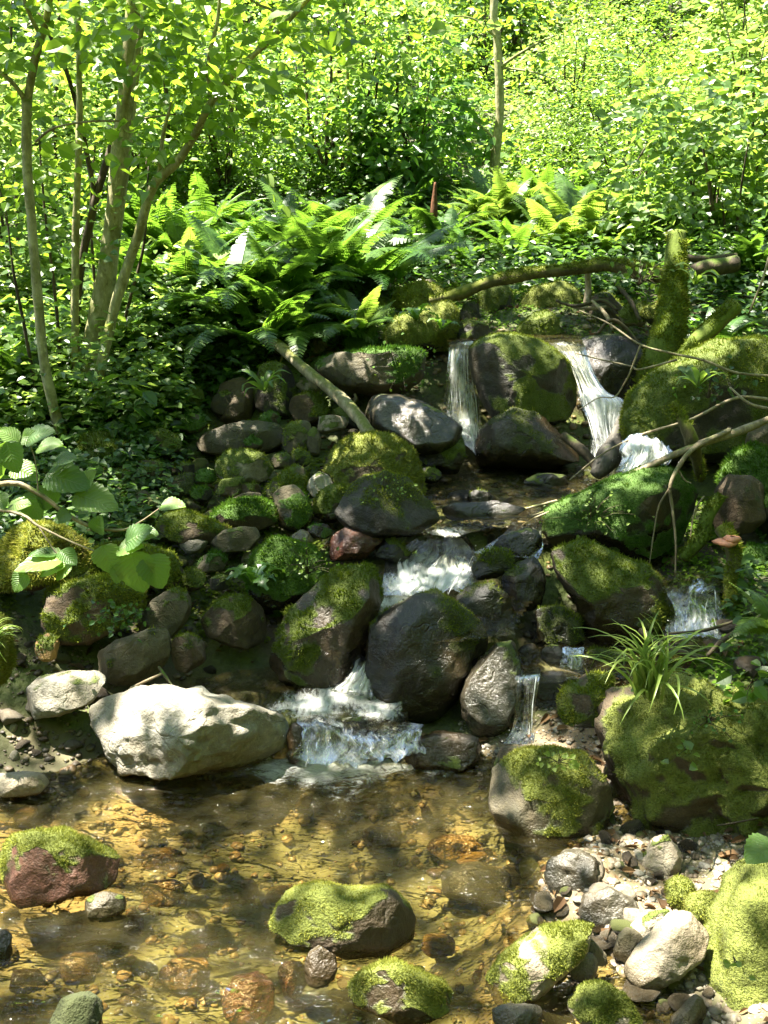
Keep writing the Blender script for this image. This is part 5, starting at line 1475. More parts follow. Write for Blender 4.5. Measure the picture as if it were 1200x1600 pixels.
for i_, (lab_, pa_) in enumerate([('crooked dead root below the grey stake', [(870, 470, 5.6), (900, 478, 5.5), (940, 470, 5.5), (965, 485, 5.45)]), ('short broken stick left of pale mossy round stone', [(925, 470, 5.5), (945, 490, 5.4), (958, 515, 5.35)]),
                                ('dark stick leaning on upright log from left', [(960, 440, 5.6), (985, 470, 5.4), (1000, 500, 5.3)]), ('thin stick lying behind the right fall', [(895, 480, 5.6), (930, 482, 5.5), (955, 478, 5.5)]),
                                ('curled root above the black wet rock', [(935, 520, 5.2), (955, 500, 5.2), (980, 515, 5.2), (1000, 540, 5.15)])]):
    wood('branch', lab_, 'stick', pa_, [5, 7, 5], 'dead_wood' if i_ % 2 else 'bark_dark', 6, 0.35, 90 + i_)
# fine dead twigs arching over the right fall
TW = [('long thin dead twig arching from great boulder over right fall', [(1210, 588, 4.2), (1150, 582, 4.2), (1100, 563, 4.22), (1050, 552, 4.25), (1000, 538, 4.3), (950, 505, 4.4), (905, 485, 4.5)], [4, 4.5, 4, 3, 2]),
      ('thin dead twig crossing the dark hollow right of fall', [(1058, 562, 4.3), (1000, 577, 4.35), (985, 572, 4.4), (940, 562, 4.45), (900, 552, 4.5)], [4, 3, 2.5, 2]),
      ('crooked dead twig dangling beside the right fall', [(1000, 540, 4.35), (985, 580, 4.36), (975, 600, 4.4), (960, 620, 4.4), (935, 622, 4.4), (905, 640, 4.42)], [3, 3, 2.5, 2, 1.5]),
      ('thin twig running along the front of great mossy boulder', [(1210, 625, 4.15), (1150, 622, 4.15), (1080, 655, 4.15), (1000, 680, 4.2), (940, 710, 4.25), (890, 750, 4.2)], [6, 5, 4, 3, 2]),
      ('stiff twig at right edge above the long bleached branch', [(1205, 640, 4.05), (1170, 630, 4.05), (1140, 605, 4.1)], [6, 5, 3]),
      ('thin twig above the low stones in mid stream', [(870, 782, 3.95), (820, 795, 3.98), (760, 810, 4.0), (700, 812, 4.02)], [4, 3, 2.5, 2]),
      ('second thin twig across the side chute', [(875, 790, 3.9), (830, 806, 3.92), (790, 812, 3.95), (690, 830, 3.98)], [4, 3, 2.5, 1.5]),
      ('third thin twig touching the long moss boulder', [(858, 800, 3.86), (830, 812, 3.88), (800, 832, 3.9)], [4, 3, 2]),
      ('short dangling twig right of the long moss boulder', [(1100, 775, 3.7), (1085, 800, 3.7), (1078, 845, 3.68)], [3, 2.5, 2]),
      ('upright thin twig at far right beside fern', [(1205, 390, 5.0), (1190, 440, 5.0), (1170, 490, 5.0)], [4, 4, 3]),
      ('thin horizontal twig between the left tree stems', [(55, 222, 4.6), (85, 200, 4.6), (140, 190, 4.6), (200, 188, 4.65), (275, 178, 4.7)], [4, 4, 3, 3, 2])]
for i_, (lab_, pa_, ra_) in enumerate(TW):
    wood('twig', lab_, 'twig', pa_, ra_, 'dead_wood', 5, 0.2, 40 + i_)

# bracket fungus: a stack of two lobed shelves
bf = P(1135, 848, 3.40)
parts_ = []
for k_, (dx, dz, r_) in enumerate(((0, 0, 0.036), (0.018, 0.012, 0.026))):
    n_ = 22
    th_ = np.linspace(0, 2 * math.pi, n_, endpoint=False)
    rr_ = r_ * (1 + 0.14 * np.sin(3 * th_ + k_) + 0.08 * np.sin(7 * th_))
    ring = lambda s, z: np.column_stack([rr_ * s * np.cos(th_) * 1.2 + dx, rr_ * s * np.sin(th_), np.full(n_, z + dz)])
    v_ = np.vstack([ring(0.25, 0.012), ring(0.75, 0.010), ring(1.0, 0.002), ring(0.85, -0.006), ring(0.25, -0.012)])
    f_ = np.vstack([np.column_stack([a * n_ + np.arange(n_), a * n_ + (np.arange(n_) + 1) % n_, (a + 1) * n_ + (np.arange(n_) + 1) % n_, (a + 1) * n_ + np.arange(n_)]) for a in range(4)])
    parts_.append((v_, [f_]))
v_, f_ = join(parts_)
o_ = link('bracket_fungus', mesh_data('bracket_fungus', v_, f_, M['fungus']), None, bf)
tag(o_, 'orange brown bracket fungus on the hanging dead branch', 'fungus')

# ------------------------------------------------------------------ leaves
def leaf_arrays(pos, dirs, nrm, ln, wd, fold=0.18, droop=0.12):
    """six-point folded leaves -> verts, quads (two per leaf)"""
    n = len(pos)
    dirs = dirs / (np.linalg.norm(dirs, axis=1)[:, None] + 1e-9)
    side = np.cross(dirs, nrm)
    side /= np.linalg.norm(side, axis=1)[:, None] + 1e-9
    up = np.cross(side, dirs)
    ln = np.broadcast_to(ln, (n,))[:, None]
    wd = np.broadcast_to(wd, (n,))[:, None]
    b = pos
    t = pos + dirs * ln - up * ln * droop
    l1 = pos + dirs * ln * 0.30 + side * wd * 0.5 + up * wd * fold
    l2 = pos + dirs * ln * 0.68 + side * wd * 0.40 + up * (wd * fold * 0.8 - ln * droop * 0.4)
    r1 = pos + dirs * ln * 0.30 - side * wd * 0.5 + up * wd * fold
    r2 = pos + dirs * ln * 0.68 - side * wd * 0.40 + up * (wd * fold * 0.8 - ln * droop * 0.4)
    v = np.stack([b, l1, l2, t, r2, r1], 1).reshape(-1, 3)
    k = np.arange(n)[:, None] * 6
    f = np.vstack([k + np.array([0, 3, 2, 1]), k + np.array([0, 5, 4, 3])])
    return v, f


def sprays(g, starts, dirs, length, nleaf, leaf, aspect=0.6, flat=0.6):
    """leafy twigs: leaves set alternately along a drooping twig"""
    m = len(starts)
    P_, D_, N_, L_ = [], [], [], []
    dirs = dirs / (np.linalg.norm(dirs, axis=1)[:, None] + 1e-9)
    sidev = np.cross(dirs, np.array((0, 0, 1.0)))
    sidev /= np.linalg.norm(sidev, axis=1)[:, None] + 1e-6
    ln = length * g.uniform(0.6, 1.25, m)
    for k in range(nleaf):
        t = (k + 0.7) / nleaf
        s = 1 if k % 2 else -1
        p = starts + dirs * (ln * t)[:, None] - np.array((0, 0, 1.0)) * (ln * 0.35 * t * t)[:, None] + g.normal(size=(m, 3)) * 0.012
        d = dirs * 0.55 + sidev * s * g.uniform(0.5, 1.1, m)[:, None] + np.array((0, 0, -0.25)) + g.normal(size=(m, 3)) * 0.25
        nn = np.array((0, 0, 1.0)) * flat + g.normal(size=(m, 3)) * (1 - flat) * 0.9 + np.array((0, -0.38, 0))
        P_.append(p)
        D_.append(d)
        N_.append(nn)
        L_.append(leaf * g.uniform(0.65, 1.2, m) * (1.0 - 0.35 * abs(t - 0.55)))
    P_, D_, N_, L_ = np.vstack(P_), np.vstack(D_), np.vstack(N_), np.concatenate(L_)
    return leaf_arrays(P_, D_, N_, L_, L_ * aspect)


def bush_parts(seed, w_, h_, ntwig, nleaf, leaf, aspect=0.6, spray=0.3, upright=0.3, nstem=7, hollow=0.35):
    g = np.random.default_rng(seed)
    u = g.normal(size=(ntwig, 3))
    u /= np.linalg.norm(u, axis=1)[:, None]
    r = g.uniform(hollow, 1.0, ntwig) ** 0.6
    lob = 1 + 0.6 * vnoise(u * 2.1 + seed * 3.1)
    p = u * (r * lob)[:, None] * np.array((w_ / 2, w_ / 2, h_ / 2)) + np.array((0, 0, h_ * 0.52))
    p[:, 2] = np.maximum(p[:, 2], 0.04 * h_)
    d = u * np.array((1, 1, 0.4)) + g.normal(size=(ntwig, 3)) * 0.35 + np.array((0, 0, upright))
    v, f = sprays(g, p - d / np.linalg.norm(d, axis=1)[:, None] * spray * 0.5, d, spray, nleaf, leaf, aspect)
    st = []
    for k in range(nstem):
        a = g.uniform(0, 6.28)
        e = np.array((math.cos(a), math.sin(a), 0)) * w_ * g.uniform(0.1, 0.42)
        top = e + np.array((0, 0, h_ * g.uniform(0.6, 1.0)))
        mid = e * 0.35 + np.array((0, 0, h_ * 0.4)) + g.normal(size=3) * 0.04 * w_
        st.append(tube([g.normal(size=3) * 0.03, mid, top], [0.014, 0.009, 0.003], 5, 8, 0.1, k, cap=False))
    sv, sf = join(st)
    return v, f, sv, sf


BUSH = []
for s_, (w_, h_, nt_, nl_, lf_, asp_, sp_, up_, mk_) in enumerate([
        (1.5, 1.5, 230, 6, 0.12, 0.62, 0.32, 0.2, 'leaf_mid'), (1.7, 1.3, 440, 8, 0.062, 0.6, 0.30, 0.15, 'leaf_light'),
        (1.4, 1.8, 430, 8, 0.06, 0.66, 0.30, 0.25, 'leaf_mid'), (1.3, 1.2, 480, 10, 0.042, 0.55, 0.26, 0.2, 'leaf_light'),
        (1.6, 1.6, 200, 6, 0.15, 0.72, 0.34, 0.1, 'leaf_blue'), (1.2, 2.2, 260, 7, 0.10, 0.6, 0.30, 0.3, 'leaf_light'),
        (1.8, 1.1, 380, 13, 0.05, 0.36, 0.38, 0.1, 'leaf_mid'), (1.2, 1.0, 330, 8, 0.055, 0.7, 0.25, 0.3, 'leaf_blue')]):
    v_, f_, sv_, sf_ = bush_parts(100 + s_, w_, h_, nt_, nl_, lf_, asp_, sp_, up_)
    BUSH.append((mesh_data('foliage', v_, f_, M[mk_], smooth=False), mesh_data('stems', sv_, sf_, M['bark_dark'])))
LIGHT_BUSH = (1, 3, 5)


def bush(kind, loc, s, rot, label, group=None, cat='shrub', name='shrub'):
    t = thing(name, label, cat, loc, group)
    t.rotation_euler = (0, 0, rot)
    t.scale = (s, s, s)
    tag(link('foliage', BUSH[kind][0], t), kind='stuff')
    link('stems', BUSH[kind][1], t)
    return t


gb = np.random.default_rng(77)


def hill_zone(px):
    if px < 420:
        return 'left'
    return 'middle' if px < 760 else 'right'


nb_ = 0
ROWS = [(6.9, 0.75, 0.55, 0.8), (7.8, 0.85, 0.6, 0.9), (8.8, 0.95, 0.7, 1.05), (10.0, 1.1, 0.85, 1.25), (11.4, 1.25, 0.95, 1.4), (13.0, 1.4, 1.0, 1.6), (15.0, 1.6, 1.2, 1.8), (17.5, 1.9, 1.4, 2.2), (21, 2.3, 1.7, 2.6), (26, 2.9, 2.2, 3.4), (33, 3.8, 3.0, 4.6)]
for Y_, step, s0, s1 in ROWS:
    xw = Y_ * 0.375 + 1.2
    xx = -xw + gb.uniform(0, step)
    while xx < xw:
        x = xx + gb.normal() * 0.2
        y = Y_ + gb.normal() * 0.35
        xx += step * gb.uniform(0.8, 1.5)
        px, py = pix((x, y, tz(x, y)))
        if y < 8.4 and 560 < px < 1010 and gb.random() < 0.85:
            continue
        if y < 7.9 and 190 < px < 620:
            continue
        if 9 < y < 12.5 and 800 < px < 960 and gb.random() < 0.8:
            continue
        if y < 9.3 and 735 < px < 820:
            continue
        z_ = hill_zone(px)
        kind = int(gb.choice(8, p=[.16, .12, .16, .12, .14, .08, .14, .08] if z_ != 'right' else [.06, .28, .06, .26, .0, .24, .10, .0]))
        far = 'far up the hillside' if y > 15 else ('halfway up the slope' if y > 9.5 else 'just behind the ferns')
        lab = {'left': 'leafy green shrub in the %s undergrowth left behind the tree stems', 'middle': 'leafy green shrub in the %s undergrowth at the middle', 'right': 'bright leafy shrub in the %s undergrowth on the sunny right'}[z_] % {'far up the hillside': 'farthest', 'halfway up the slope': 'mid slope', 'just behind the ferns': 'nearest'}[far]
        bush(kind, (x, y, tz(x, y) - 0.08), gb.uniform(s0, s1), gb.uniform(-0.9, 0.9), lab, 'undergrowth shrubs, %s %s' % (z_, far))
        nb_ += 1

# ------------------------------------------------------------------ ground cover of small leaves on the banks and slope
def cover(name, label, n, box, cond, size, height, mat, seed, lpp=4):
    g = np.random.default_rng(seed)
    x = g.uniform(box[0], box[2], n * 2)
    y = g.uniform(box[1], box[3], n * 2)
    z = terrain(np.column_stack([x, y]))
    px, py = pix(np.column_stack([x, y, z]))
    ok = cond(x, y, z, px, py)
    for (a, b, c) in FOOT:
        ok &= (x - a) ** 2 + (y - b) ** 2 > (c * 0.8) ** 2
    x, y, z = x[ok][:n], y[ok][:n], z[ok][:n]
    n = len(x)
    PP, DD, NN, LL = [], [], [], []
    hh = height * (0.25 + g.random(n)) * (0.6 + 0.6 * np.clip(vnoise(np.column_stack([x, y, z]) * 1.6 + seed) + 0.4, 0, 1.4))
    for k in range(lpp):
        a = g.uniform(0, 6.28, n)
        d = np.column_stack([np.cos(a), np.sin(a), g.normal(size=n) * 0.25 - 0.1])
        hk = hh * (1 - 0.22 * k) * g.uniform(0.7, 1.0, n)
        PP.append(np.column_stack([x, y, z + hk]) + d * 0.02)
        DD.append(d)
        NN.append(np.column_stack([g.normal(size=n) * 0.3, g.normal(size=n) * 0.3 - 0.2, np.ones(n)]))
        LL.append(size * g.uniform(0.5, 1.25, n))
    LLc = np.concatenate(LL)
    v, f = leaf_arrays(np.vstack(PP), np.vstack(DD), np.vstack(NN), LLc, LLc * 0.68)
    o = link(name, mesh_data(name, v, f, M[mat], smooth=False))
    tag(o, label, 'ground cover', kind='stuff')


cover('ground_cover', 'small leaves covering the left bank soil', 5200, (-3.2, 3.9, -0.35, 6.6), lambda x, y, z, px, py: ((px < 440) & (py < 735) & ~((px > 290) & (py > 655))) & ~((px > 380) & (py > 540)), 0.06, 0.17, 'herb', 31)
cover('ground_cover', 'taller light green weeds on the left bank', 2600, (-3.0, 4.2, -0.5, 6.2), lambda x, y, z, px, py: (px < 420) & (py < 700) & ~((px > 300) & (py > 600)), 0.05, 0.38, 'leaf_light', 35, 6)
cover('ground_cover', 'low weeds and clover under the hazel spray', 1500, (-2.4, 3.0, -0.9, 4.5), lambda x, y, z, px, py: (px < 290) & (py < 880) & (py > 690), 0.04, 0.09, 'herb', 37, 5)
cover('ground_cover', 'broader weed leaves on the left bank', 900, (-3.0, 4.2, -0.5, 6.2), lambda x, y, z, px, py: (px < 400) & (py < 700) & ~((px > 300) & (py > 600)), 0.085, 0.30, 'leaf_mid', 36, 5)
cover('ground_cover', 'small leaves covering the right bank soil', 2600, (0.9, 4.6, 4.0, 7.2), lambda x, y, z, px, py: (px > 1040) | (py < 470), 0.055, 0.15, 'herb', 32)
cover('ground_cover', 'leafy herb layer between the ferns', 6500, (-3.5, 5.9, 3.6, 9.5), lambda x, y, z, px, py: (py < 470) | (px < 430) | (px > 930), 0.06, 0.24, 'herb', 33)
cover('ground_cover', 'leafy herb layer on the far slope', 7000, (-7, 8.5, 7.5, 19), lambda x, y, z, px, py: (px > -80) & (px < 1280), 0.10, 0.35, 'leaf_mid', 34)

cover('moss_carpet', 'low moss and tiny leaves on ground above the falls', 4500, (-0.9, 5.0, 2.4, 7.0), lambda x, y, z, px, py: (px > 430) & (px < 1060) & (py < 545) & (py > 400), 0.020, 0.025, 'moss_green', 41, 5)
cover('moss_carpet', 'low moss and tiny leaves between the left bank stones', 5000, (-1.9, 3.0, 0.0, 4.9), lambda x, y, z, px, py: (px < 520) & (py > 660) & (py < 1000) & (vnoise(np.column_stack([x, y, z]) * 4) > -0.25), 0.018, 0.02, 'moss_fuzz', 42, 5)
cover('moss_carpet', 'low moss and tiny leaves on the right bank soil', 3500, (0.6, 2.9, 2.4, 4.8), lambda x, y, z, px, py: (px > 1040) & (py > 780) & (py < 1090), 0.022, 0.03, 'moss_green', 43, 5)
cover('ground_cover', 'weeds on the shaded right bank by the side fall', 500, (0.9, 2.9, 2.6, 4.6), lambda x, y, z, px, py: (px > 1125) & (py > 800) & (py < 1090), 0.045, 0.12, 'herb', 44, 5)

# ------------------------------------------------------------------ ferns
def frond_mesh(seed, arch, npin, mat, wid=0.17, tiny=9):
    g = np.random.default_rng(seed)
    n = 30
    t = np.linspace(0, 1, n)
    ang = math.radians(14) + (arch) * t ** 1.3
    step = 1.0 / (n - 1)
    rx = np.concatenate([[0], np.cumsum(np.sin(ang[:-1]) * step)])
    rz = np.concatenate([[0], np.cumsum(np.cos(ang[:-1]) * step)])
    ry = 0.04 * np.sin(t * 2.2 + seed)
    rach = np.column_stack([rx, ry, rz])
    parts = [tube(rach, [0.007, 0.005, 0.0015], 4, 18, 0, 0, cap=False)]
    P_, D_, N_, L_, W_ = [], [], [], [], []
    for i in range(npin):
        tt = 0.16 + 0.83 * (i + 0.5) / npin
        k = tt * (n - 1)
        a, b = int(k), min(int(k) + 1, n - 1)
        p = rach[a] + (rach[b] - rach[a]) * (k - a)
        tan = rach[min(a + 1, n - 1)] - rach[max(a - 1, 0)]
        tan /= np.linalg.norm(tan)
        prof = wid * min(1, ((tt - 0.08) / 0.30)) * (1 - ((tt - 0.2) / 0.82) ** 2.1 if tt > 0.2 else 1)
        prof = max(prof, 0.012) * g.uniform(0.9, 1.08)
        for s in (-1, 1):
            dd = np.array((0, s, 0)) + tan * 0.32 + np.array((0, 0, -0.16)) + g.normal(size=3) * 0.05
            dd /= np.linalg.norm(dd)
            upn = np.cross(tan, dd) * s
            if upn[2] < 0 and abs(upn[2]) > 0.3:
                upn = -upn
            across = np.cross(dd, upn)
            for q in range(tiny):
                u = (q + 0.5) / tiny
                c = p + dd * prof * u - np.array((0, 0, 1)) * prof * 0.18 * u * u
                ll = prof * 0.22 * (1 - 0.75 * u) + 0.006
                for s2 in (-1, 1):
                    P_.append(c)
                    D_.append(across * s2 + dd * 0.45)
                    N_.append(upn)
                    L_.append(ll)
                    W_.append(max(prof / tiny * 1.15, 0.004))
    P_, D_, N_, L_, W_ = map(np.array, (P_, D_, N_, L_, W_))
    # simple pointed pinnules
    D_ = D_ / np.linalg.norm(D_, axis=1)[:, None]
    sd = np.cross(D_, N_)
    sd /= np.linalg.norm(sd, axis=1)[:, None] + 1e-9
    w2 = (W_ * 0.5)[:, None]
    l2 = L_[:, None]
    v = np.stack([P_ - sd * w2, P_ + D_ * l2 * 0.7 - sd * w2 * 0.8, P_ + D_ * l2, P_ + D_ * l2 * 0.55 + sd * w2, P_ + sd * w2], 1).reshape(-1, 3)
    f = np.arange(len(P_) * 5).reshape(-1, 5)
    parts.append((v, [f]))
    v, f = join(parts)
    return mesh_data('frond', v, f, M[mat], smooth=False)


FROND = {m: [frond_mesh(s, math.radians(a), 26, m) for s, a in ((1, 62), (2, 84), (3, 100), (4, 48), (5, 115))] for m in ('fern', 'fern_light')}


def fern(px, py, Y, size, n, label, mat='fern', seed=0, spread=1.0, az=None, snap=True, group=None):
    g = np.random.default_rng(seed + 900)
    p = P(px, py, Y)
    if snap:
        p[2] = tz(p[0], p[1]) + 0.01
    t = thing('fern', label, 'fern', p, group)
    for k in range(n):
        a = (2 * math.pi * (k + g.uniform(-0.3, 0.3)) / n) if az is None else g.uniform(az[0], az[1])
        o = link('frond', FROND[mat][g.integers(0, 5)], t)
        s = size * g.uniform(0.75, 1.12)
        o.scale = (s, s, s)
        o.rotation_euler = (g.normal() * 0.14, g.normal() * 0.16 + 0.12 * spread, a)
    FOOT.append((p[0], p[1], 0.04))
    return t


FERNS = [
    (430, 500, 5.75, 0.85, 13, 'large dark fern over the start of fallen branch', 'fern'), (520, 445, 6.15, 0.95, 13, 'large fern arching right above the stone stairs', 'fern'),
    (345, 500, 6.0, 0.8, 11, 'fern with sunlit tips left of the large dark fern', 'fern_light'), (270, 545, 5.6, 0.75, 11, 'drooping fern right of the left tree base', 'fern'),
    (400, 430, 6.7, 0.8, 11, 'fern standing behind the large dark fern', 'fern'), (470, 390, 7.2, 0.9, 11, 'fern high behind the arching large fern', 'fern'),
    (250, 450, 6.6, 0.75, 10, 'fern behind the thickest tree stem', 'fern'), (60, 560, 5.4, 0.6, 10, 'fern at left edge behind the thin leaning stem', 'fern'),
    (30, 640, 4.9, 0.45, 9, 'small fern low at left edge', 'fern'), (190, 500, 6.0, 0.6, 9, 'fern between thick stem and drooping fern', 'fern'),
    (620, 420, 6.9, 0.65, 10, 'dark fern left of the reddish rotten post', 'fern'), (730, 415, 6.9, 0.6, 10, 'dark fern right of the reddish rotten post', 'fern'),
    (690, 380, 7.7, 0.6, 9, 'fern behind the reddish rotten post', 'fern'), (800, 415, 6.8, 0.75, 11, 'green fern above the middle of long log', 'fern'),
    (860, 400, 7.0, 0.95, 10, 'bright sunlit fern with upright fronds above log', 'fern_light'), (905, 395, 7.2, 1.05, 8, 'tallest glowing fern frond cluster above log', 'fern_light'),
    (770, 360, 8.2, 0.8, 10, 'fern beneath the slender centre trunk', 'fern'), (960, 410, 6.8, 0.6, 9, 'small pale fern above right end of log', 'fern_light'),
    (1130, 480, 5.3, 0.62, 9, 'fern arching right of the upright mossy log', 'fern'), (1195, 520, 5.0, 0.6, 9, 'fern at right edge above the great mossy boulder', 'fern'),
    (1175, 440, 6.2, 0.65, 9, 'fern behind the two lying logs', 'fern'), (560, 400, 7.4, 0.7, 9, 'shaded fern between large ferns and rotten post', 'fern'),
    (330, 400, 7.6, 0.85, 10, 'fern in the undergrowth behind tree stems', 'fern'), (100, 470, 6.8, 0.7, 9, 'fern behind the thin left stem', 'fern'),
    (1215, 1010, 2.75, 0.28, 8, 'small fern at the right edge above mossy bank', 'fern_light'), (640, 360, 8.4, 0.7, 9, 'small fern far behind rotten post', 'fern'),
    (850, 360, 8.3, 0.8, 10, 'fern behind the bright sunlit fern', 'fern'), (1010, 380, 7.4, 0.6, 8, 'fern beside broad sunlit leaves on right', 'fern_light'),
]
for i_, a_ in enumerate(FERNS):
    fern(a_[0], a_[1], a_[2], a_[3] * (1 if a_[2] < 4 else (0.72 if a_[0] < 600 else 0.62)), a_[4] + 2, a_[5], a_[6], seed=i_, snap=not (a_[2] < 3))

gfe = np.random.default_rng(31)
ORD = ['first', 'second', 'third', 'fourth', 'fifth', 'sixth', 'seventh', 'eighth', 'ninth', 'tenth', 'eleventh', 'twelfth', 'thirteenth', 'fourteenth', 'fifteenth', 'last']
for k_ in range(16):
    px_, py_ = 215 + 24 * k_ + gfe.uniform(-9, 9), gfe.uniform(425, 545)
    if px_ > 430 and py_ > 500:
        py_ -= 50
    fern(px_, py_, 5.75 + (520 - py_) / 65.0, gfe.uniform(0.6, 0.78), 13, '%s big arching fern of the left fern band counted from the tree stems' % ORD[k_], 'fern', seed=400 + k_, spread=1.8, group='big ferns of the left fern band')
for k_ in range(34):
    if k_ < 18:
        px_, py_, Yf, lab_, grp_ = gfe.uniform(170, 600), gfe.uniform(385, 545), 0, 'smaller fern in the dense fern band left of the brook', 'ferns of the left fern band'
    else:
        px_, py_, Yf, lab_, grp_ = gfe.uniform(590, 1000), gfe.uniform(335, 420), 0, 'smaller fern in the fern band above the long log', 'ferns of the band above the log'
    Yf = 5.75 + (510 - py_) / 60.0
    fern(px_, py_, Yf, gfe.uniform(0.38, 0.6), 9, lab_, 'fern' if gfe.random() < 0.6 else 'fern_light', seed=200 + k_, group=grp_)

# hart's tongue and polypody: strap-leaved little ferns on rocks
def strap_mesh(seed, lobes=False):
    n = 12
    t = np.linspace(0, 1, n)
    x = t * 0.8
    z = 0.55 * np.sin(t * 1.9) - 0.25 * t * t
    w_ = 0.085 * np.sin(np.pi * np.clip(t * 0.93 + 0.05, 0, 1)) ** 0.6
    if lobes:
        w_ = w_ * (1.5 + 0.55 * np.where(np.arange(n) % 2, 1, -1))
    y = 0.02 * np.sin(t * 5 + seed)
    l = np.column_stack([x, y - w_, z + w_ * 0.3 + 0.012 * np.sin(t * 17 + seed)])
    c = np.column_stack([x, y, z])
    r = np.column_stack([x, y + w_, z + w_ * 0.3 + 0.012 * np.sin(t * 15 + seed + 2)])
    v = np.vstack([l, c, r])
    i = np.arange(n - 1)
    f = np.vstack([np.column_stack([i, i + 1, n + i + 1, n + i]), np.column_stack([n + i, n + i + 1, 2 * n + i + 1, 2 * n + i])])
    return mesh_data('frond', v, f, M['fern_light' if not lobes else 'fern'])


STRAP = [strap_mesh(s) for s in range(3)]
LOBED = [strap_mesh(s + 5, True) for s in range(3)]


def strap_fern(px, py, Y, size, n, label, meshes, seed, name='fern'):
    g = np.random.default_rng(seed)
    t = thing(name, label, 'fern', P(px, py, Y))
    for k in range(n):
        o = link('frond', meshes[g.integers(0, 3)], t)
        s = size * g.uniform(0.7, 1.1)
        o.scale = (s, s, s)
        o.rotation_euler = (g.normal() * 0.2, g.normal() * 0.2, 2 * math.pi * (k + g.uniform(-.3, .3)) / n)


strap_fern(413, 612, 4.72, 0.17, 10, 'pale strap leaved fern on the dark mossy boulder', STRAP, 1)
strap_fern(398, 915, 3.42, 0.15, 14, 'bright little fern growing on the mossy boulder', LOBED, 2)
strap_fern(650, 500, 5.12, 0.14, 9, 'small fern on the two humped moss boulder', LOBED, 3)
strap_fern(690, 515, 5.05, 0.12, 7, 'little fern hanging at right of two humped boulder', LOBED, 4)
strap_fern(1090, 605, 4.2, 0.16, 9, 'starry strap leaved fern on great mossy boulder', STRAP, 5)
strap_fern(1085, 445, 5.2, 0.2, 9, 'strap fern in shade right of upright log', STRAP, 6)

# ------------------------------------------------------------------ small leafy sprigs on rocks
def sprig(px, py, Y, r, n, leaf, label, seed, mat='herb'):
    g = np.random.default_rng(seed)
    base = P(px, py, Y)
    t = thing('sprig', label, 'plant', base)
    u = g.normal(size=(n, 3)) * np.array((r, r * 0.5, r * 0.6))
    u[:, 1] -= abs(g.normal(size=n)) * 0.02
    d = g.normal(size=(n, 3)) + np.array((0, -0.4, 0))
    ll = leaf * g.uniform(0.6, 1.2, n)
    v, f = leaf_arrays(u, d, np.array((0, -0.7, 0.8)) + g.normal(size=(n, 3)) * 0.3, ll, ll * 0.75)
    tag(link('leaves', mesh_data('leaves', v, f, M[mat], smooth=False), t), kind='stuff')
    st = [tube([np.array((0, 0.02, -r * 0.8)), u[k] * 0.5, u[k]], [0.0016, 0.001], 4, 5, cap=False) for k in range(0, n, 3)]
    v, f = join(st)
    link('stem', mesh_data('stem', v, f, M['bark_dark']), t)


sprig(180, 958, 3.05, 0.05, 60, 0.02, 'leafy sprig on the face of the long boulder', 1, 'leaf_blue')
sprig(212, 958, 3.05, 0.025, 26, 0.018, 'smaller leafy sprig right of the larger one on boulder', 2, 'leaf_blue')
sprig(925, 800, 3.72, 0.07, 70, 0.016, 'tiny leaved plant on the long moss boulder', 3, 'grass')
sprig(600, 765, 3.78, 0.05, 50, 0.014, 'tiny leaved plant on the lower twin boulder', 4, 'grass')
sprig(480, 880, 3.42, 0.06, 80, 0.016, 'tiny leaved creeper on the fern boulder', 5, 'leaf_mid')
sprig(630, 575, 4.85, 0.09, 110, 0.02, 'small vivid leaves on the right end of wide slab', 6, 'leaf_mid')
sprig(1075, 1165, 2.42, 0.03, 9, 0.03, 'small leafy seedling on the huge mossy boulder', 7, 'leaf_light')
sprig(1110, 1120, 2.45, 0.035, 40, 0.012, 'pale speckled tiny leaves on the huge mossy boulder', 8, 'leaf_blue')
sprig(1152, 1500, 1.68, 0.012, 4, 0.022, 'pair of pale seedling leaves on the corner moss boulder', 9, 'leaf_light')
sprig(1175, 1060, 2.6, 0.06, 14, 0.045, 'broad leaved plant at right edge above mossy bank', 10, 'leaf_mid')
sprig(875, 1185, 2.45, 0.03, 30, 0.02, 'pale leafy tuft on the square moss capped boulder', 11, 'grass')
sprig(1110, 600, 4.25, 0.08, 40, 0.03, 'scattered small leaves on great mossy boulder', 12, 'herb')
sprig(1000, 425, 5.35, 0.09, 50, 0.04, 'leafy plant at the right end of long log', 13, 'leaf_mid')

# ------------------------------------------------------------------ grass tuft
def blade_mesh(seed):
    g = np.random.default_rng(seed)
    n = 10
    t = np.linspace(0, 1, n)
    bend = g.uniform(1.6, 2.9)
    a = 0.15 + bend * t ** 1.4
    x = np.concatenate([[0], np.cumsum(np.sin(a[:-1])) / n])
    z = np.concatenate([[0], np.cumsum(np.cos(a[:-1])) / n])
    w_ = 0.017 * (1 - t ** 2.2) + 0.001
    v = np.vstack([np.column_stack([x, -w_, z]), np.column_stack([x, np.zeros(n), z - w_ * 0.5]), np.column_stack([x, w_, z])])
    i = np.arange(n - 1)
    f = np.vstack([np.column_stack([i, i + 1, n + i + 1, n + i]), np.column_stack([n + i, n + i + 1, 2 * n + i + 1, 2 * n + i])])
    return mesh_data('blade', v, f, M['grass'])


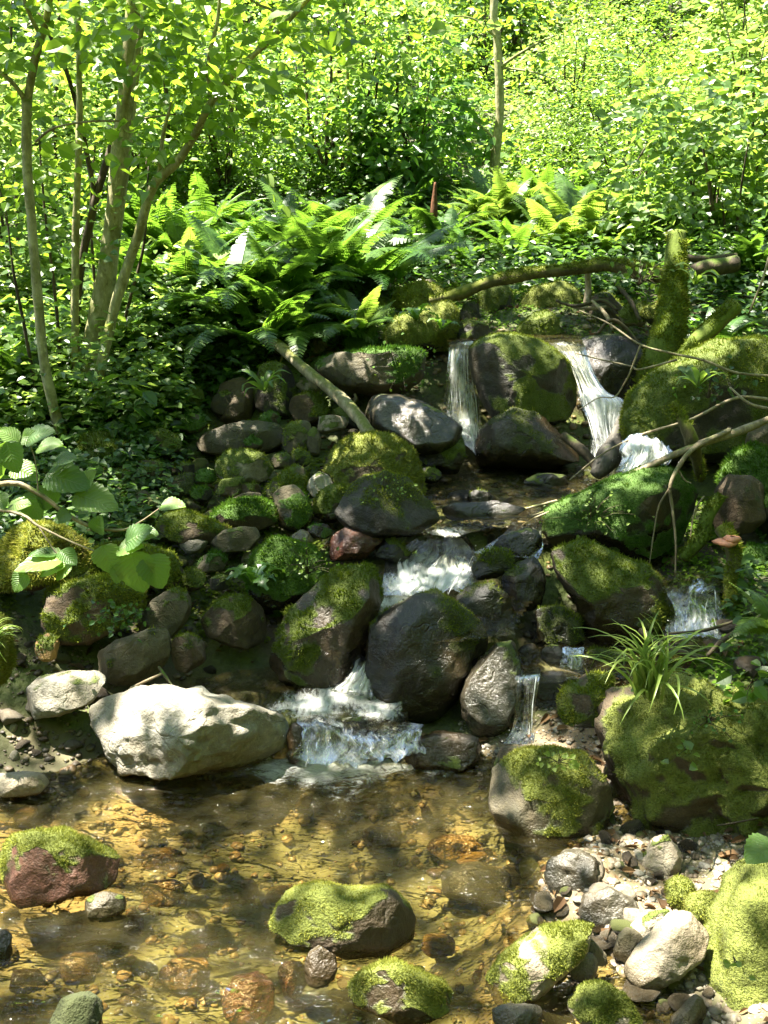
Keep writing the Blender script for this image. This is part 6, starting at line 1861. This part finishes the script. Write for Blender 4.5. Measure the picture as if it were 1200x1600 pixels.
BLADE = [blade_mesh(s) for s in range(6)]
gt = np.random.default_rng(8)
tuft = thing('grass_tuft', 'arching tuft of long grass on the huge mossy boulder', 'grass tuft', P(1010, 1085, 2.5))
for k in range(75):
    o = link('blade', BLADE[k % 6], tuft, gt.normal(size=3) * np.array((0.018, 0.018, 0.006)))
    s = gt.uniform(0.18, 0.36)
    o.scale = (s, s, s)
    o.rotation_euler = (gt.normal() * 0.25, gt.normal() * 0.3 - 0.1, gt.uniform(0, 6.28))
tuft2 = thing('grass_tuft', 'sunlit spiky grass tuft at left edge on mossy lump', 'grass tuft', P(-8, 1000, 2.62))
for k in range(26):
    o = link('blade', BLADE[k % 6], tuft2)
    s = gt.uniform(0.07, 0.13)
    o.scale = (s, s, s)
    o.rotation_euler = (gt.normal() * 0.4, gt.normal() * 0.3 + 0.3, gt.uniform(-1.6, 1.2))

# ------------------------------------------------------------------ hazel spray in the left foreground
def hazel_leaf(seed):
    """round pleated leaf with a toothed edge and pointed tip, unit length along +x"""
    g = np.random.default_rng(seed)
    n, m = 15, 9
    t = np.linspace(0, 1, n)
    w_ = 0.47 * np.sin(np.pi * np.clip(t, 0, 1) ** 0.75) ** 0.62
    w_[0] = 0.03
    w_[-1] = 0.004
    w_ = w_ * (1 + 0.05 * np.where(np.arange(n) % 2, 1, -1))
    s = np.linspace(-1, 1, m)
    X = t[:, None] - 0.10 * np.abs(s)[None] * np.sin(np.pi * t)[:, None]
    Yc = w_[:, None] * s[None]
    Z = 0.10 * np.abs(s)[None] * w_[:, None] * 2 - 0.16 * (t ** 2)[:, None] + 0.004 * np.sin((t[:, None] - 0.35 * np.abs(s)[None]) * 44) * np.abs(s)[None] + 0.03 * vnoise(np.column_stack([np.repeat(t, m) * 3 + seed, np.tile(s, n) * 2, np.zeros(n * m)])).reshape(n, m)
    v = np.stack([X, Yc, Z], -1).reshape(-1, 3)
    i = (np.arange(n - 1)[:, None] * m + np.arange(m - 1)[None]).ravel()
    f = np.column_stack([i, i + 1, i + m + 1, i + m])
    uv = np.stack([np.repeat(0.5 + s[None] * 0.5, n, 0), np.repeat(t[:, None], m, 1)], -1).reshape(-1, 2)
    return mesh_data('leaf', v, f, M['leaf_hazel'], uv=uv)


HAZEL = [hazel_leaf(s) for s in range(5)]


def place_leaf(parent, base, tip, up, s=None, k=0, origin=None):
    base, tip = Vector(base), Vector(tip)
    x = (tip - base)
    ln = x.length
    x.normalize()
    up = Vector(up)
    y = up.cross(x).normalized()
    z = x.cross(y)
    mt = Matrix((x, y, z)).transposed().to_4x4()
    o = link('leaf', HAZEL[k % 5], parent)
    ln = s or ln
    o.matrix_local = Matrix.Translation(base - Vector(origin if origin is not None else parent.location)) @ mt @ Matrix.Diagonal((ln, ln, ln, 1))
    return o


hz = thing('hazel_bush', 'hazel spray with big round leaves reaching in from left', 'shrub', P(-160, 800, 2.5))
hb = np.array(hz.location)
HB = []
for pa_, ra_ in (([(-160, 800, 2.5), (0, 756, 2.5), (55, 768, 2.5), (100, 800, 2.48), (140, 822, 2.47), (190, 828, 2.46), (220, 815, 2.45), (255, 790, 2.44)], [0.009, 0.006, 0.004, 0.0012]),
                 ([(-100, 790, 2.5), (20, 800, 2.44), (60, 822, 2.42), (110, 846, 2.4), (150, 862, 2.38), (200, 885, 2.37)], [0.005, 0.003, 0.001]),
                 ([(60, 770, 2.5), (55, 720, 2.52), (45, 690, 2.53)], [0.002, 0.001]), ([(60, 822, 2.42), (85, 860, 2.38), (110, 885, 2.36)], [0.002, 0.001])):
    v_, f_ = tube(np.array([P(*p) for p in pa_]) - hb, ra_, 6, 26, 0.1)
    HB.append((link('branch', mesh_data('branch', v_, f_, M['dead_wood']), hz), np.array([P(*p) for p in pa_])))
for k_, (b_, t_, Yl, upv) in enumerate([
        ((160, 852), (180, 898), 2.37, (0, -1, .35)), ((205, 862), (222, 928), 2.36, (-.1, -1, .4)), ((232, 868), (255, 920), 2.36, (.3, -1, .5)), ((196, 850), (232, 822), 2.38, (0.2, -.6, 1)),
        ((185, 858), (222, 850), 2.37, (0.1, -.5, 1)), ((215, 835), (245, 832), 2.39, (0, -.6, 1)), ((252, 790), (288, 786), 2.44, (0, -.3, 1)), ((110, 800), (85, 815), 2.46, (0, -.8, .7)),
        ((72, 742), (140, 755), 2.5, (0, -.6, 1)), ((118, 772), (185, 790), 2.5, (.2, -.5, 1)), ((85, 722), (118, 712), 2.5, (0, -.4, 1)), ((30, 690), (-5, 668), 2.55, (0, -.6, 1)),
        ((42, 688), (80, 668), 2.55, (.2, -.6, 1)), ((34, 684), (58, 680), 2.56, (0, -.8, .6)), ((10, 690), (25, 740), 2.5, (-.2, -1, .5)), ((-20, 690), (-5, 750), 2.52, (0, -1, .5)),
        ((15, 790), (45, 785), 2.48, (0, -.6, 1)), ((0, 785), (-10, 812), 2.46, (0, -.7, .8)), ((40, 770), (62, 812), 2.5, (0, -1, .6)), ((0, 770), (5, 795), 2.48, (.2, -1, .4)),
        ((110, 885), (75, 875), 2.36, (0, -.2, 1)), ((105, 880), (60, 895), 2.35, (0, -.2, 1)), ((100, 875), (20, 880), 2.35, (.1, -.15, 1)), ((110, 880), (85, 905), 2.33, (0, -.3, 1)), ((90, 865), (45, 862), 2.38, (0, -.1, 1)),
        ((40, 895), (20, 925), 2.34, (0, -.8, .6)), ((185, 885), (182, 912), 2.36, (.3, -1, .3)), ((150, 832), (155, 808), 2.46, (0, -.9, .6)), ((95, 860), (120, 880), 2.34, (0, -.3, 1)), ((60, 700), (95, 690), 2.6, (0, -.5, 1)),
        ((85, 790), (60, 760), 2.52, (0, -.7, .8)), ((130, 760), (145, 735), 2.53, (0, -.7, .8)), ((20, 730), (60, 745), 2.56, (0, -.6, 1)), ((150, 780), (120, 800), 2.55, (0, -.7, .9))]):
    pb_ = P(*b_, Yl)
    near_ = min(HB, key=lambda h: np.linalg.norm(catmull(h[1], 40) - pb_, axis=1).min())[0]
    place_leaf(near_, pb_, P(*t_, Yl - 0.02), upv, k=k_, origin=hb)
# big leaf resting on the corner boulder
bl = thing('fallen_leaf', 'big single leaf lying on top of the corner moss boulder', 'leaf', P(1225, 1310, 1.9))
place_leaf(bl, P(1215, 1318, 1.87), P(1168, 1338, 1.82), (-0.3, -0.2, 1), k=2)

# broad sunlit leaves on the right slope (butterbur like)
def broad_plant(px, py, Y, n, size, label, seed, mat='leaf_light'):
    g = np.random.default_rng(seed)
    p = P(px, py, Y)
    p[2] = tz(p[0], p[1])
    t = thing('broadleaf_plant', label, 'plant', p)
    for k in range(n):
        a = 2 * math.pi * k / n + g.uniform(-.4, .4)
        h = size * g.uniform(1.1, 2.4)
        b = Vector(p) + Vector((math.cos(a) * size * 0.5, math.sin(a) * size * 0.5, h))
        v, f = tube([np.zeros(3), np.array(b - Vector(p)) * np.array((.5, .5, .6)), np.array(b - Vector(p))], [0.006, 0.004], 5, 6, cap=False)
        sk = link('stalk', mesh_data('stalk', v, f, M['herb']), t)
        place_leaf(sk, b, b + Vector((math.cos(a), math.sin(a), -0.25)) * size * g.uniform(0.7, 1.1), (0, -0.1, 1), k=k, origin=p)


BP = [(1000, 400, 6.9, 'sunlit broad leaves just above right end of log'), (985, 345, 7.8, 'pair of broad pale leaves under the right shrubs'), (1060, 385, 7.2, 'broad sunlit leaves behind upright log'),
      (1120, 400, 7.0, 'broad glowing leaves behind the thin sapling stems'), (940, 385, 7.4, 'broad leaves between glowing fern and right leaves'), (1170, 380, 7.4, 'broad leaves at right edge of slope'),
      (1020, 320, 9.2, 'broad leaved plant on the bright right slope'), (1140, 330, 9.0, 'broad leaved plant higher at the right edge'), (330, 530, 5.4, 'broad leaves under the ferns by tree base'), (360, 470, 6.2, 'broad pale leaf plant among left ferns')]
for i_, (a_, b_, c_, lab_) in enumerate(BP):
    broad_plant(a_, b_, c_, 6, 0.17 if c_ > 6 else 0.13, lab_, 60 + i_)

# ------------------------------------------------------------------ trees
def tree(name, label, trunk, tr_px, mat, branches=(), extra=None, group=None, seed=0, cat='tree'):
    """trunk and branches given in (px,py,Y); extra: world points continuing the trunk above the picture"""
    pts = [P(*p) for p in trunk]
    rad = list(np.interp(np.linspace(0, 1, len(trunk)), np.linspace(0, 1, len(tr_px)), tr_px) * 0.5 / 1600 * np.array([p[2] for p in trunk]))
    base = np.array(pts[0])
    if extra:
        for e, r in extra:
            pts.append(np.array(e, float))
            rad.append(r)
    t = thing(name, label, cat, base, group)
    v, f = tube(np.array(pts) - base, rad, 12, len(pts) * 7, 0.16, seed)
    link('trunk', mesh_data('trunk', v, f, M[mat]), t)
    for bp_, br in branches:
        q = np.array([P(*p) for p in bp_])
        r = np.array(br) * 0.5 / 1600 * bp_[0][2]
        v, f = tube(q - base, r, 7, max(12, len(bp_) * 6), 0.15, seed + 1)
        link('branch', mesh_data('branch', v, f, M[mat]), t)
    return t, base


def crown(t, base, pos, dirs, seed, leaf=0.085, nleaf=9, length=0.34, mat='leaf_canopy', aspect=0.72):
    g = np.random.default_rng(seed)
    v, f = sprays(g, pos - base, dirs, length, nleaf, leaf, aspect)
    o = link('crown', mesh_data('crown', v, f, M[mat], smooth=False), t)
    tag(o, kind='stuff')


tA, bA = tree('tree', 'thickest pale stemmed tree at left with crown out of picture', [(138, 605, 5.05), (150, 520, 5.05), (165, 440, 5.05), (180, 330, 5.05), (190, 220, 5.05), (200, 120, 5.05), (210, 20, 5.05), (216, -60, 5.05)], [44, 34, 31, 29, 27, 26, 25, 24], 'bark',
               [([(195, 160, 5.0), (215, 80, 4.95), (225, 10, 4.9), (230, -60, 4.9)], [10, 8, 6]), ([(178, 340, 5.1), (200, 240, 5.2), (214, 120, 5.25), (225, 60, 5.3)], [9, 8, 5])],
               extra=[((-1.1, 5.2, 3.6), 0.04), ((-0.8, 5.5, 5.0), 0.03), ((-0.4, 5.9, 6.6), 0.015)], seed=1)
tB, bB = tree('tree', 'slim leaning tree at far left with forked top', [(104, 705, 4.55), (85, 640, 4.55), (68, 560, 4.55), (58, 450, 4.55), (48, 330, 4.55), (42, 250, 4.55), (42, 155, 4.55)], [20, 17, 16, 15, 14, 14, 15], 'bark',
               [([(42, 160, 4.55), (55, 90, 4.5), (70, 40, 4.45), (82, -30, 4.4)], [13, 11, 9]), ([(42, 160, 4.55), (20, 130, 4.5), (-20, 95, 4.45)], [9, 7, 5]), ([(66, 60, 4.46), (45, 20, 4.4), (30, -30, 4.35)], [7, 5])], seed=2)
tC, bC = tree('sapling', 'thin straight stem between slim tree and thickest tree', [(118, 590, 5.0), (117, 480, 5.0), (119, 350, 5.0), (124, 200, 5.0), (123, 80, 5.0), (122, -30, 5.0)], [13, 12, 11, 10, 8, 7], 'bark', seed=3)
tD, bD = tree('tree', 'curved tree stem sweeping right from the thickest tree base', [(150, 608, 4.85), (165, 540, 4.85), (185, 460, 4.85), (215, 370, 4.8), (240, 290, 4.75), (275, 255, 4.7), (305, 210, 4.62), (330, 160, 4.55), (375, 105, 4.48), (420, 65, 4.4), (480, 0, 4.35), (530, -50, 4.3)], [18, 17, 16, 15, 14, 13, 12, 11, 9, 8, 7, 6], 'bark',
               [([(248, 282, 4.74), (255, 210, 4.7), (268, 160, 4.66)], [8, 6, 4]), ([(330, 160, 4.55), (325, 100, 4.5), (340, 30, 4.45), (345, -30, 4.4)], [7, 6, 4]), ([(400, 80, 4.44), (430, 25, 4.4), (400, 5, 4.38), (360, -20, 4.3)], [5, 4, 2])], seed=4)
tE, bE = tree('sapling', 'dark slanting stem crossing behind the thickest tree', [(112, 600, 5.2), (125, 430, 5.2), (150, 310, 5.2), (180, 210, 5.25), (215, 90, 5.3)], [12, 12, 12, 10, 8], 'bark_dark',
               [([(150, 310, 5.2), (110, 130, 5.15), (60, 20, 5.1)], [8, 7, 5])], seed=5)
tF, bF = tree('tree', 'slender lone trunk in the centre of the bright slope', [(772, 275, 9.0), (775, 235, 9.0), (781, 180, 9.0), (780, 120, 9.0), (777, 60, 9.0), (773, -10, 9.0)], [15, 14, 13, 13, 12, 11], 'bark',
               [([(781, 105, 9), (810, 85, 8.8), (845, 65, 8.6), (870, 55, 8.5)], [5, 4, 2]), ([(781, 105, 9), (830, 112, 8.8), (870, 125, 8.6)], [4, 3, 1.5]), ([(777, 60, 9), (740, 30, 8.8), (700, 25, 8.6)], [4, 3, 1.5]), ([(775, 220, 9.0), (755, 200, 8.9), (735, 185, 8.8)], [4, 3, 1.5])],
               extra=[((1.0, 9.0, 4.6), 0.03), ((0.9, 8.6, 7.0), 0.012)], seed=6)
# slender many-stemmed shrub in the centre left background
STEMS = [((505, 255), (485, 200), (478, 130), (470, 60)), ((510, 258), (512, 180), (518, 110), (512, 30)), ((540, 300), (545, 200), (543, 100), (545, 10)), ((525, 290), (550, 210), (575, 150), (590, 70)),
         ((560, 310), (580, 220), (588, 140), (600, 60)), ((500, 262), (478, 230), (470, 170), (462, 100)), ((530, 300), (520, 220), (530, 150), (560, 90))]
sh = thing('shrub', 'many stemmed slender shrub in shade behind the large ferns', 'shrub', P(530, 300, 8.6))
sb_ = np.array(sh.location)
for k_, st_ in enumerate(STEMS):
    q_ = np.array([P(a, b, 8.6 + 0.1 * k_) for a, b in st_]) - sb_
    v_, f_ = tube(q_, [0.03 if k_ == 2 else 0.017, 0.016, 0.012, 0.007], 6, 20, 0.15, k_)
    link('stem', mesh_data('stem', v_, f_, M['bark_dark' if k_ != 2 else 'bark']), sh)
g_ = np.random.default_rng(5)
pp_ = np.array([P(g_.uniform(440, 640), g_.uniform(-20, 240), g_.uniform(8.0, 9.4)) for _ in range(230)])
crown(sh, sb_, pp_, g_.normal(size=(230, 3)) * np.array((1, 1, .3)), 3, 0.065, 8, 0.3, 'leaf_mid')
# thin sapling on the right
sp_, spb = tree('sapling', 'thin two stemmed sapling on the right slope', [(1116, 415, 6.9), (1115, 360, 6.9), (1110, 300, 6.9), (1100, 240, 6.9), (1095, 190, 6.9)], [9, 8, 6, 4, 2], 'bark_dark',
                [([(1150, 400, 6.9), (1153, 340, 6.9), (1160, 280, 6.85), (1170, 220, 6.8)], [6, 5, 3, 2]), ([(1134, 400, 6.9), (1132, 350, 6.9), (1128, 310, 6.9)], [5, 4, 2])], seed=7)
pp_ = np.array([P(g_.uniform(960, 1240), g_.uniform(120, 330), g_.uniform(6.3, 7.6)) for _ in range(150)])
crown(sp_, spb, pp_, g_.normal(size=(150, 3)) * np.array((1, 1, .3)), 4, 0.075, 8, 0.32, 'leaf_light')
for k_, (a_, Yb, lab_) in enumerate([([(95, 610), (88, 480), (70, 330), (60, 200)], 5.1, 'thin whip of a stem between slim forked tree and straight stem'), ([(160, 600), (150, 470), (142, 330), (150, 210)], 5.3, 'thin whip of a stem against the thickest tree'),
                                     ([(170, 600), (200, 480), (225, 380), (232, 260)], 5.3, 'thin whip rising right of the thickest tree'), ([(60, 640), (40, 520), (22, 430), (10, 330)], 4.8, 'thin whip leaning out at the far left')]):
    t_, b_ = tree('sapling', lab_, [(x, y, Yb) for x, y in a_], [6, 5, 2], 'bark_dark', seed=60 + k_)
    pp_ = np.array([P(a_[i][0] + g_.normal() * 40, a_[i][1] + g_.normal() * 50, Yb + g_.normal() * 0.2) for i in g_.integers(1, 4, 16)])
    crown(t_, b_, pp_, g_.normal(size=(16, 3)) * np.array((1, 1, .3)), 90 + k_, 0.055, 7, 0.24, 'leaf_mid' if k_ % 2 else 'leaf_light')
# other slim background stems
for k_, (a_, Yb, lab_) in enumerate([([(90, 300), (85, 200), (92, 80), (90, -20)], 8.0, 'dim slender stem in the left background'), ([(265, 330), (262, 200), (255, 60), (258, -20)], 8.5, 'dim stem behind the curved tree'),
                                     ([(340, 330), (338, 250), (330, 120), (345, -10)], 9.5, 'dim stem left of the many stemmed shrub'), ([(640, 260), (645, 150), (640, 60), (650, -20)], 12, 'far thin stem left of the lone centre trunk'),
                                     ([(30, 420), (25, 300), (15, 150), (20, -20)], 7.0, 'dim stem at far left behind forked tree'), ([(1040, 200), (1045, 120), (1050, 40), (1048, -20)], 14, 'far thin stem high on the right slope'),
                                     ([(640, 300), (632, 220), (620, 160), (628, 60)], 9.0, 'thin bent stem right of many stemmed shrub')]):
    t_, b_ = tree('sapling', lab_, [(x, y, Yb) for x, y in a_], [9 if Yb < 9 else 6, 6, 4], 'bark_dark', seed=30 + k_)
    n_ = 70
    pp_ = np.array([P(g_.uniform(a_[2][0] - 110, a_[2][0] + 110), g_.uniform(-40, 170), Yb + g_.normal() * 0.5) for _ in range(n_)])
    crown(t_, b_, pp_, g_.normal(size=(n_, 3)) * np.array((1, 1, .3)), 50 + k_, 0.075, 8, 0.32, 'leaf_mid' if k_ % 2 else 'leaf_light')

# hanging foliage of the left trees that shows inside the picture
def low_leaves(t, b, boxes, seed, leaf=0.075):
    g = np.random.default_rng(seed)
    q = []
    for (x0, y0, x1, y1, Y0, Y1, n) in boxes:
        for _ in range(n):
            q.append(P(g.uniform(x0, x1), g.uniform(y0, y1), g.uniform(Y0, Y1)))
    q = np.array(q)
    crown(t, b, q, g.normal(size=(len(q), 3)) * np.array((1, .6, .25)), seed, leaf, 7, 0.30)


low_leaves(tD, bD, [(200, -40, 500, 120, 4.1, 4.8, 55), (230, 80, 420, 240, 4.3, 4.9, 26), (430, -40, 600, 60, 4.2, 5.0, 16)], 71)
low_leaves(tA, bA, [(120, -60, 330, 110, 4.7, 5.5, 45), (150, 60, 300, 200, 5.0, 5.6, 12)], 72)
low_leaves(tB, bB, [(-60, -60, 170, 90, 4.2, 4.9, 40), (-40, 60, 120, 220, 4.4, 5.2, 16), (-40, 220, 60, 420, 4.6, 5.4, 14)], 73)
low_leaves(tC, bC, [(80, 150, 180, 420, 4.8, 5.4, 18)], 74, 0.06)
low_leaves(tE, bE, [(100, 20, 260, 200, 5.2, 5.8, 20)], 75, 0.065)
low_leaves(tF, bF, [(640, -40, 760, 110, 8.6, 9.8, 26), (790, -40, 900, 110, 8.6, 9.8, 26), (690, 80, 755, 200, 9.0, 9.8, 10)], 76, 0.075)

# ------------------------------------------------------------------ unseen high leaves shaped for the dappled shade, parented to two trees
sel = keep[:, 0] < -0.2
for t_, b_, m_, s_ in ((tA, bA, sel, 81), (tF, bF, ~sel, 82)):
    q_ = keep[m_]
    crown(t_, b_, q_, gc.normal(size=(len(q_), 3)) * np.array((1, 1, .35)), s_, 0.085, 4, 0.15)

# the wood beside and behind the viewpoint, unseen, added to dim the skylight
for k_ in range(34):
    an = math.radians(-205 + 230 * k_ / 33.0)
    rr_ = 4.2 + (k_ % 3) * 1.6
    x_, y_ = math.cos(an) * rr_ * 1.05, math.sin(an) * rr_ + 1.2
    if (abs(x_) < 0.42 * y_ + 1.0 and y_ > 0) or (x_ < -1.0 and y_ > -2.5):
        continue
    bush(int(gb.choice([0, 2, 4, 5])), (x_, y_, tz(x_, y_) - 0.1), 2.2 + 0.9 * (k_ % 3), gb.uniform(0, 6.28), 'tall leafy shrub added out of view to screen the skylight', 'added shrubs around the glade')

# ------------------------------------------------------------------ fallen leaf litter
def litter(name, label, n, box, cond, seed):
    g = np.random.default_rng(seed)
    x, y = g.uniform(box[0], box[2], n), g.uniform(box[1], box[3], n)
    z = terrain(np.column_stack([x, y]))
    ok = cond(x, y, z)
    x, y, z = x[ok], y[ok], z[ok]
    n = len(x)
    a = g.uniform(0, 6.28, n)
    ll = g.uniform(0.015, 0.05, n)
    v, f = leaf_arrays(np.column_stack([x, y, z + 0.008]), np.column_stack([np.cos(a), np.sin(a), g.normal(size=n) * 0.25]), np.column_stack([g.normal(size=n) * 0.4, g.normal(size=n) * 0.4, np.ones(n)]), ll, ll * g.uniform(0.3, 0.6, n), 0.3, 0.25)
    tag(link(name, mesh_data(name, v, f, M['litter'], smooth=False)), label, 'leaf litter', kind='stuff')


M['litter'] = leaf_mat('litter', (0.05, 0.028, 0.012), (0.20, 0.12, 0.055), (0.10, 0.05, 0.02), tfac=0.15, rough=0.8, spec=0.2)
litter('leaf_litter', 'brown fallen leaf bits on the right shore', 700, (0.3, 1.6, 1.2, 3.2), lambda x, y, z: z > 0.0, 1)
litter('leaf_litter', 'brown fallen leaf bits on the left bank', 1500, (-2.0, 3.0, 0.2, 5.6), lambda x, y, z: z > 0.1, 2)
litter('leaf_litter', 'brown fallen leaf bits on the upper bank', 2200, (-0.6, 5.2, 2.2, 7.5), lambda x, y, z: z > 0.9, 3)
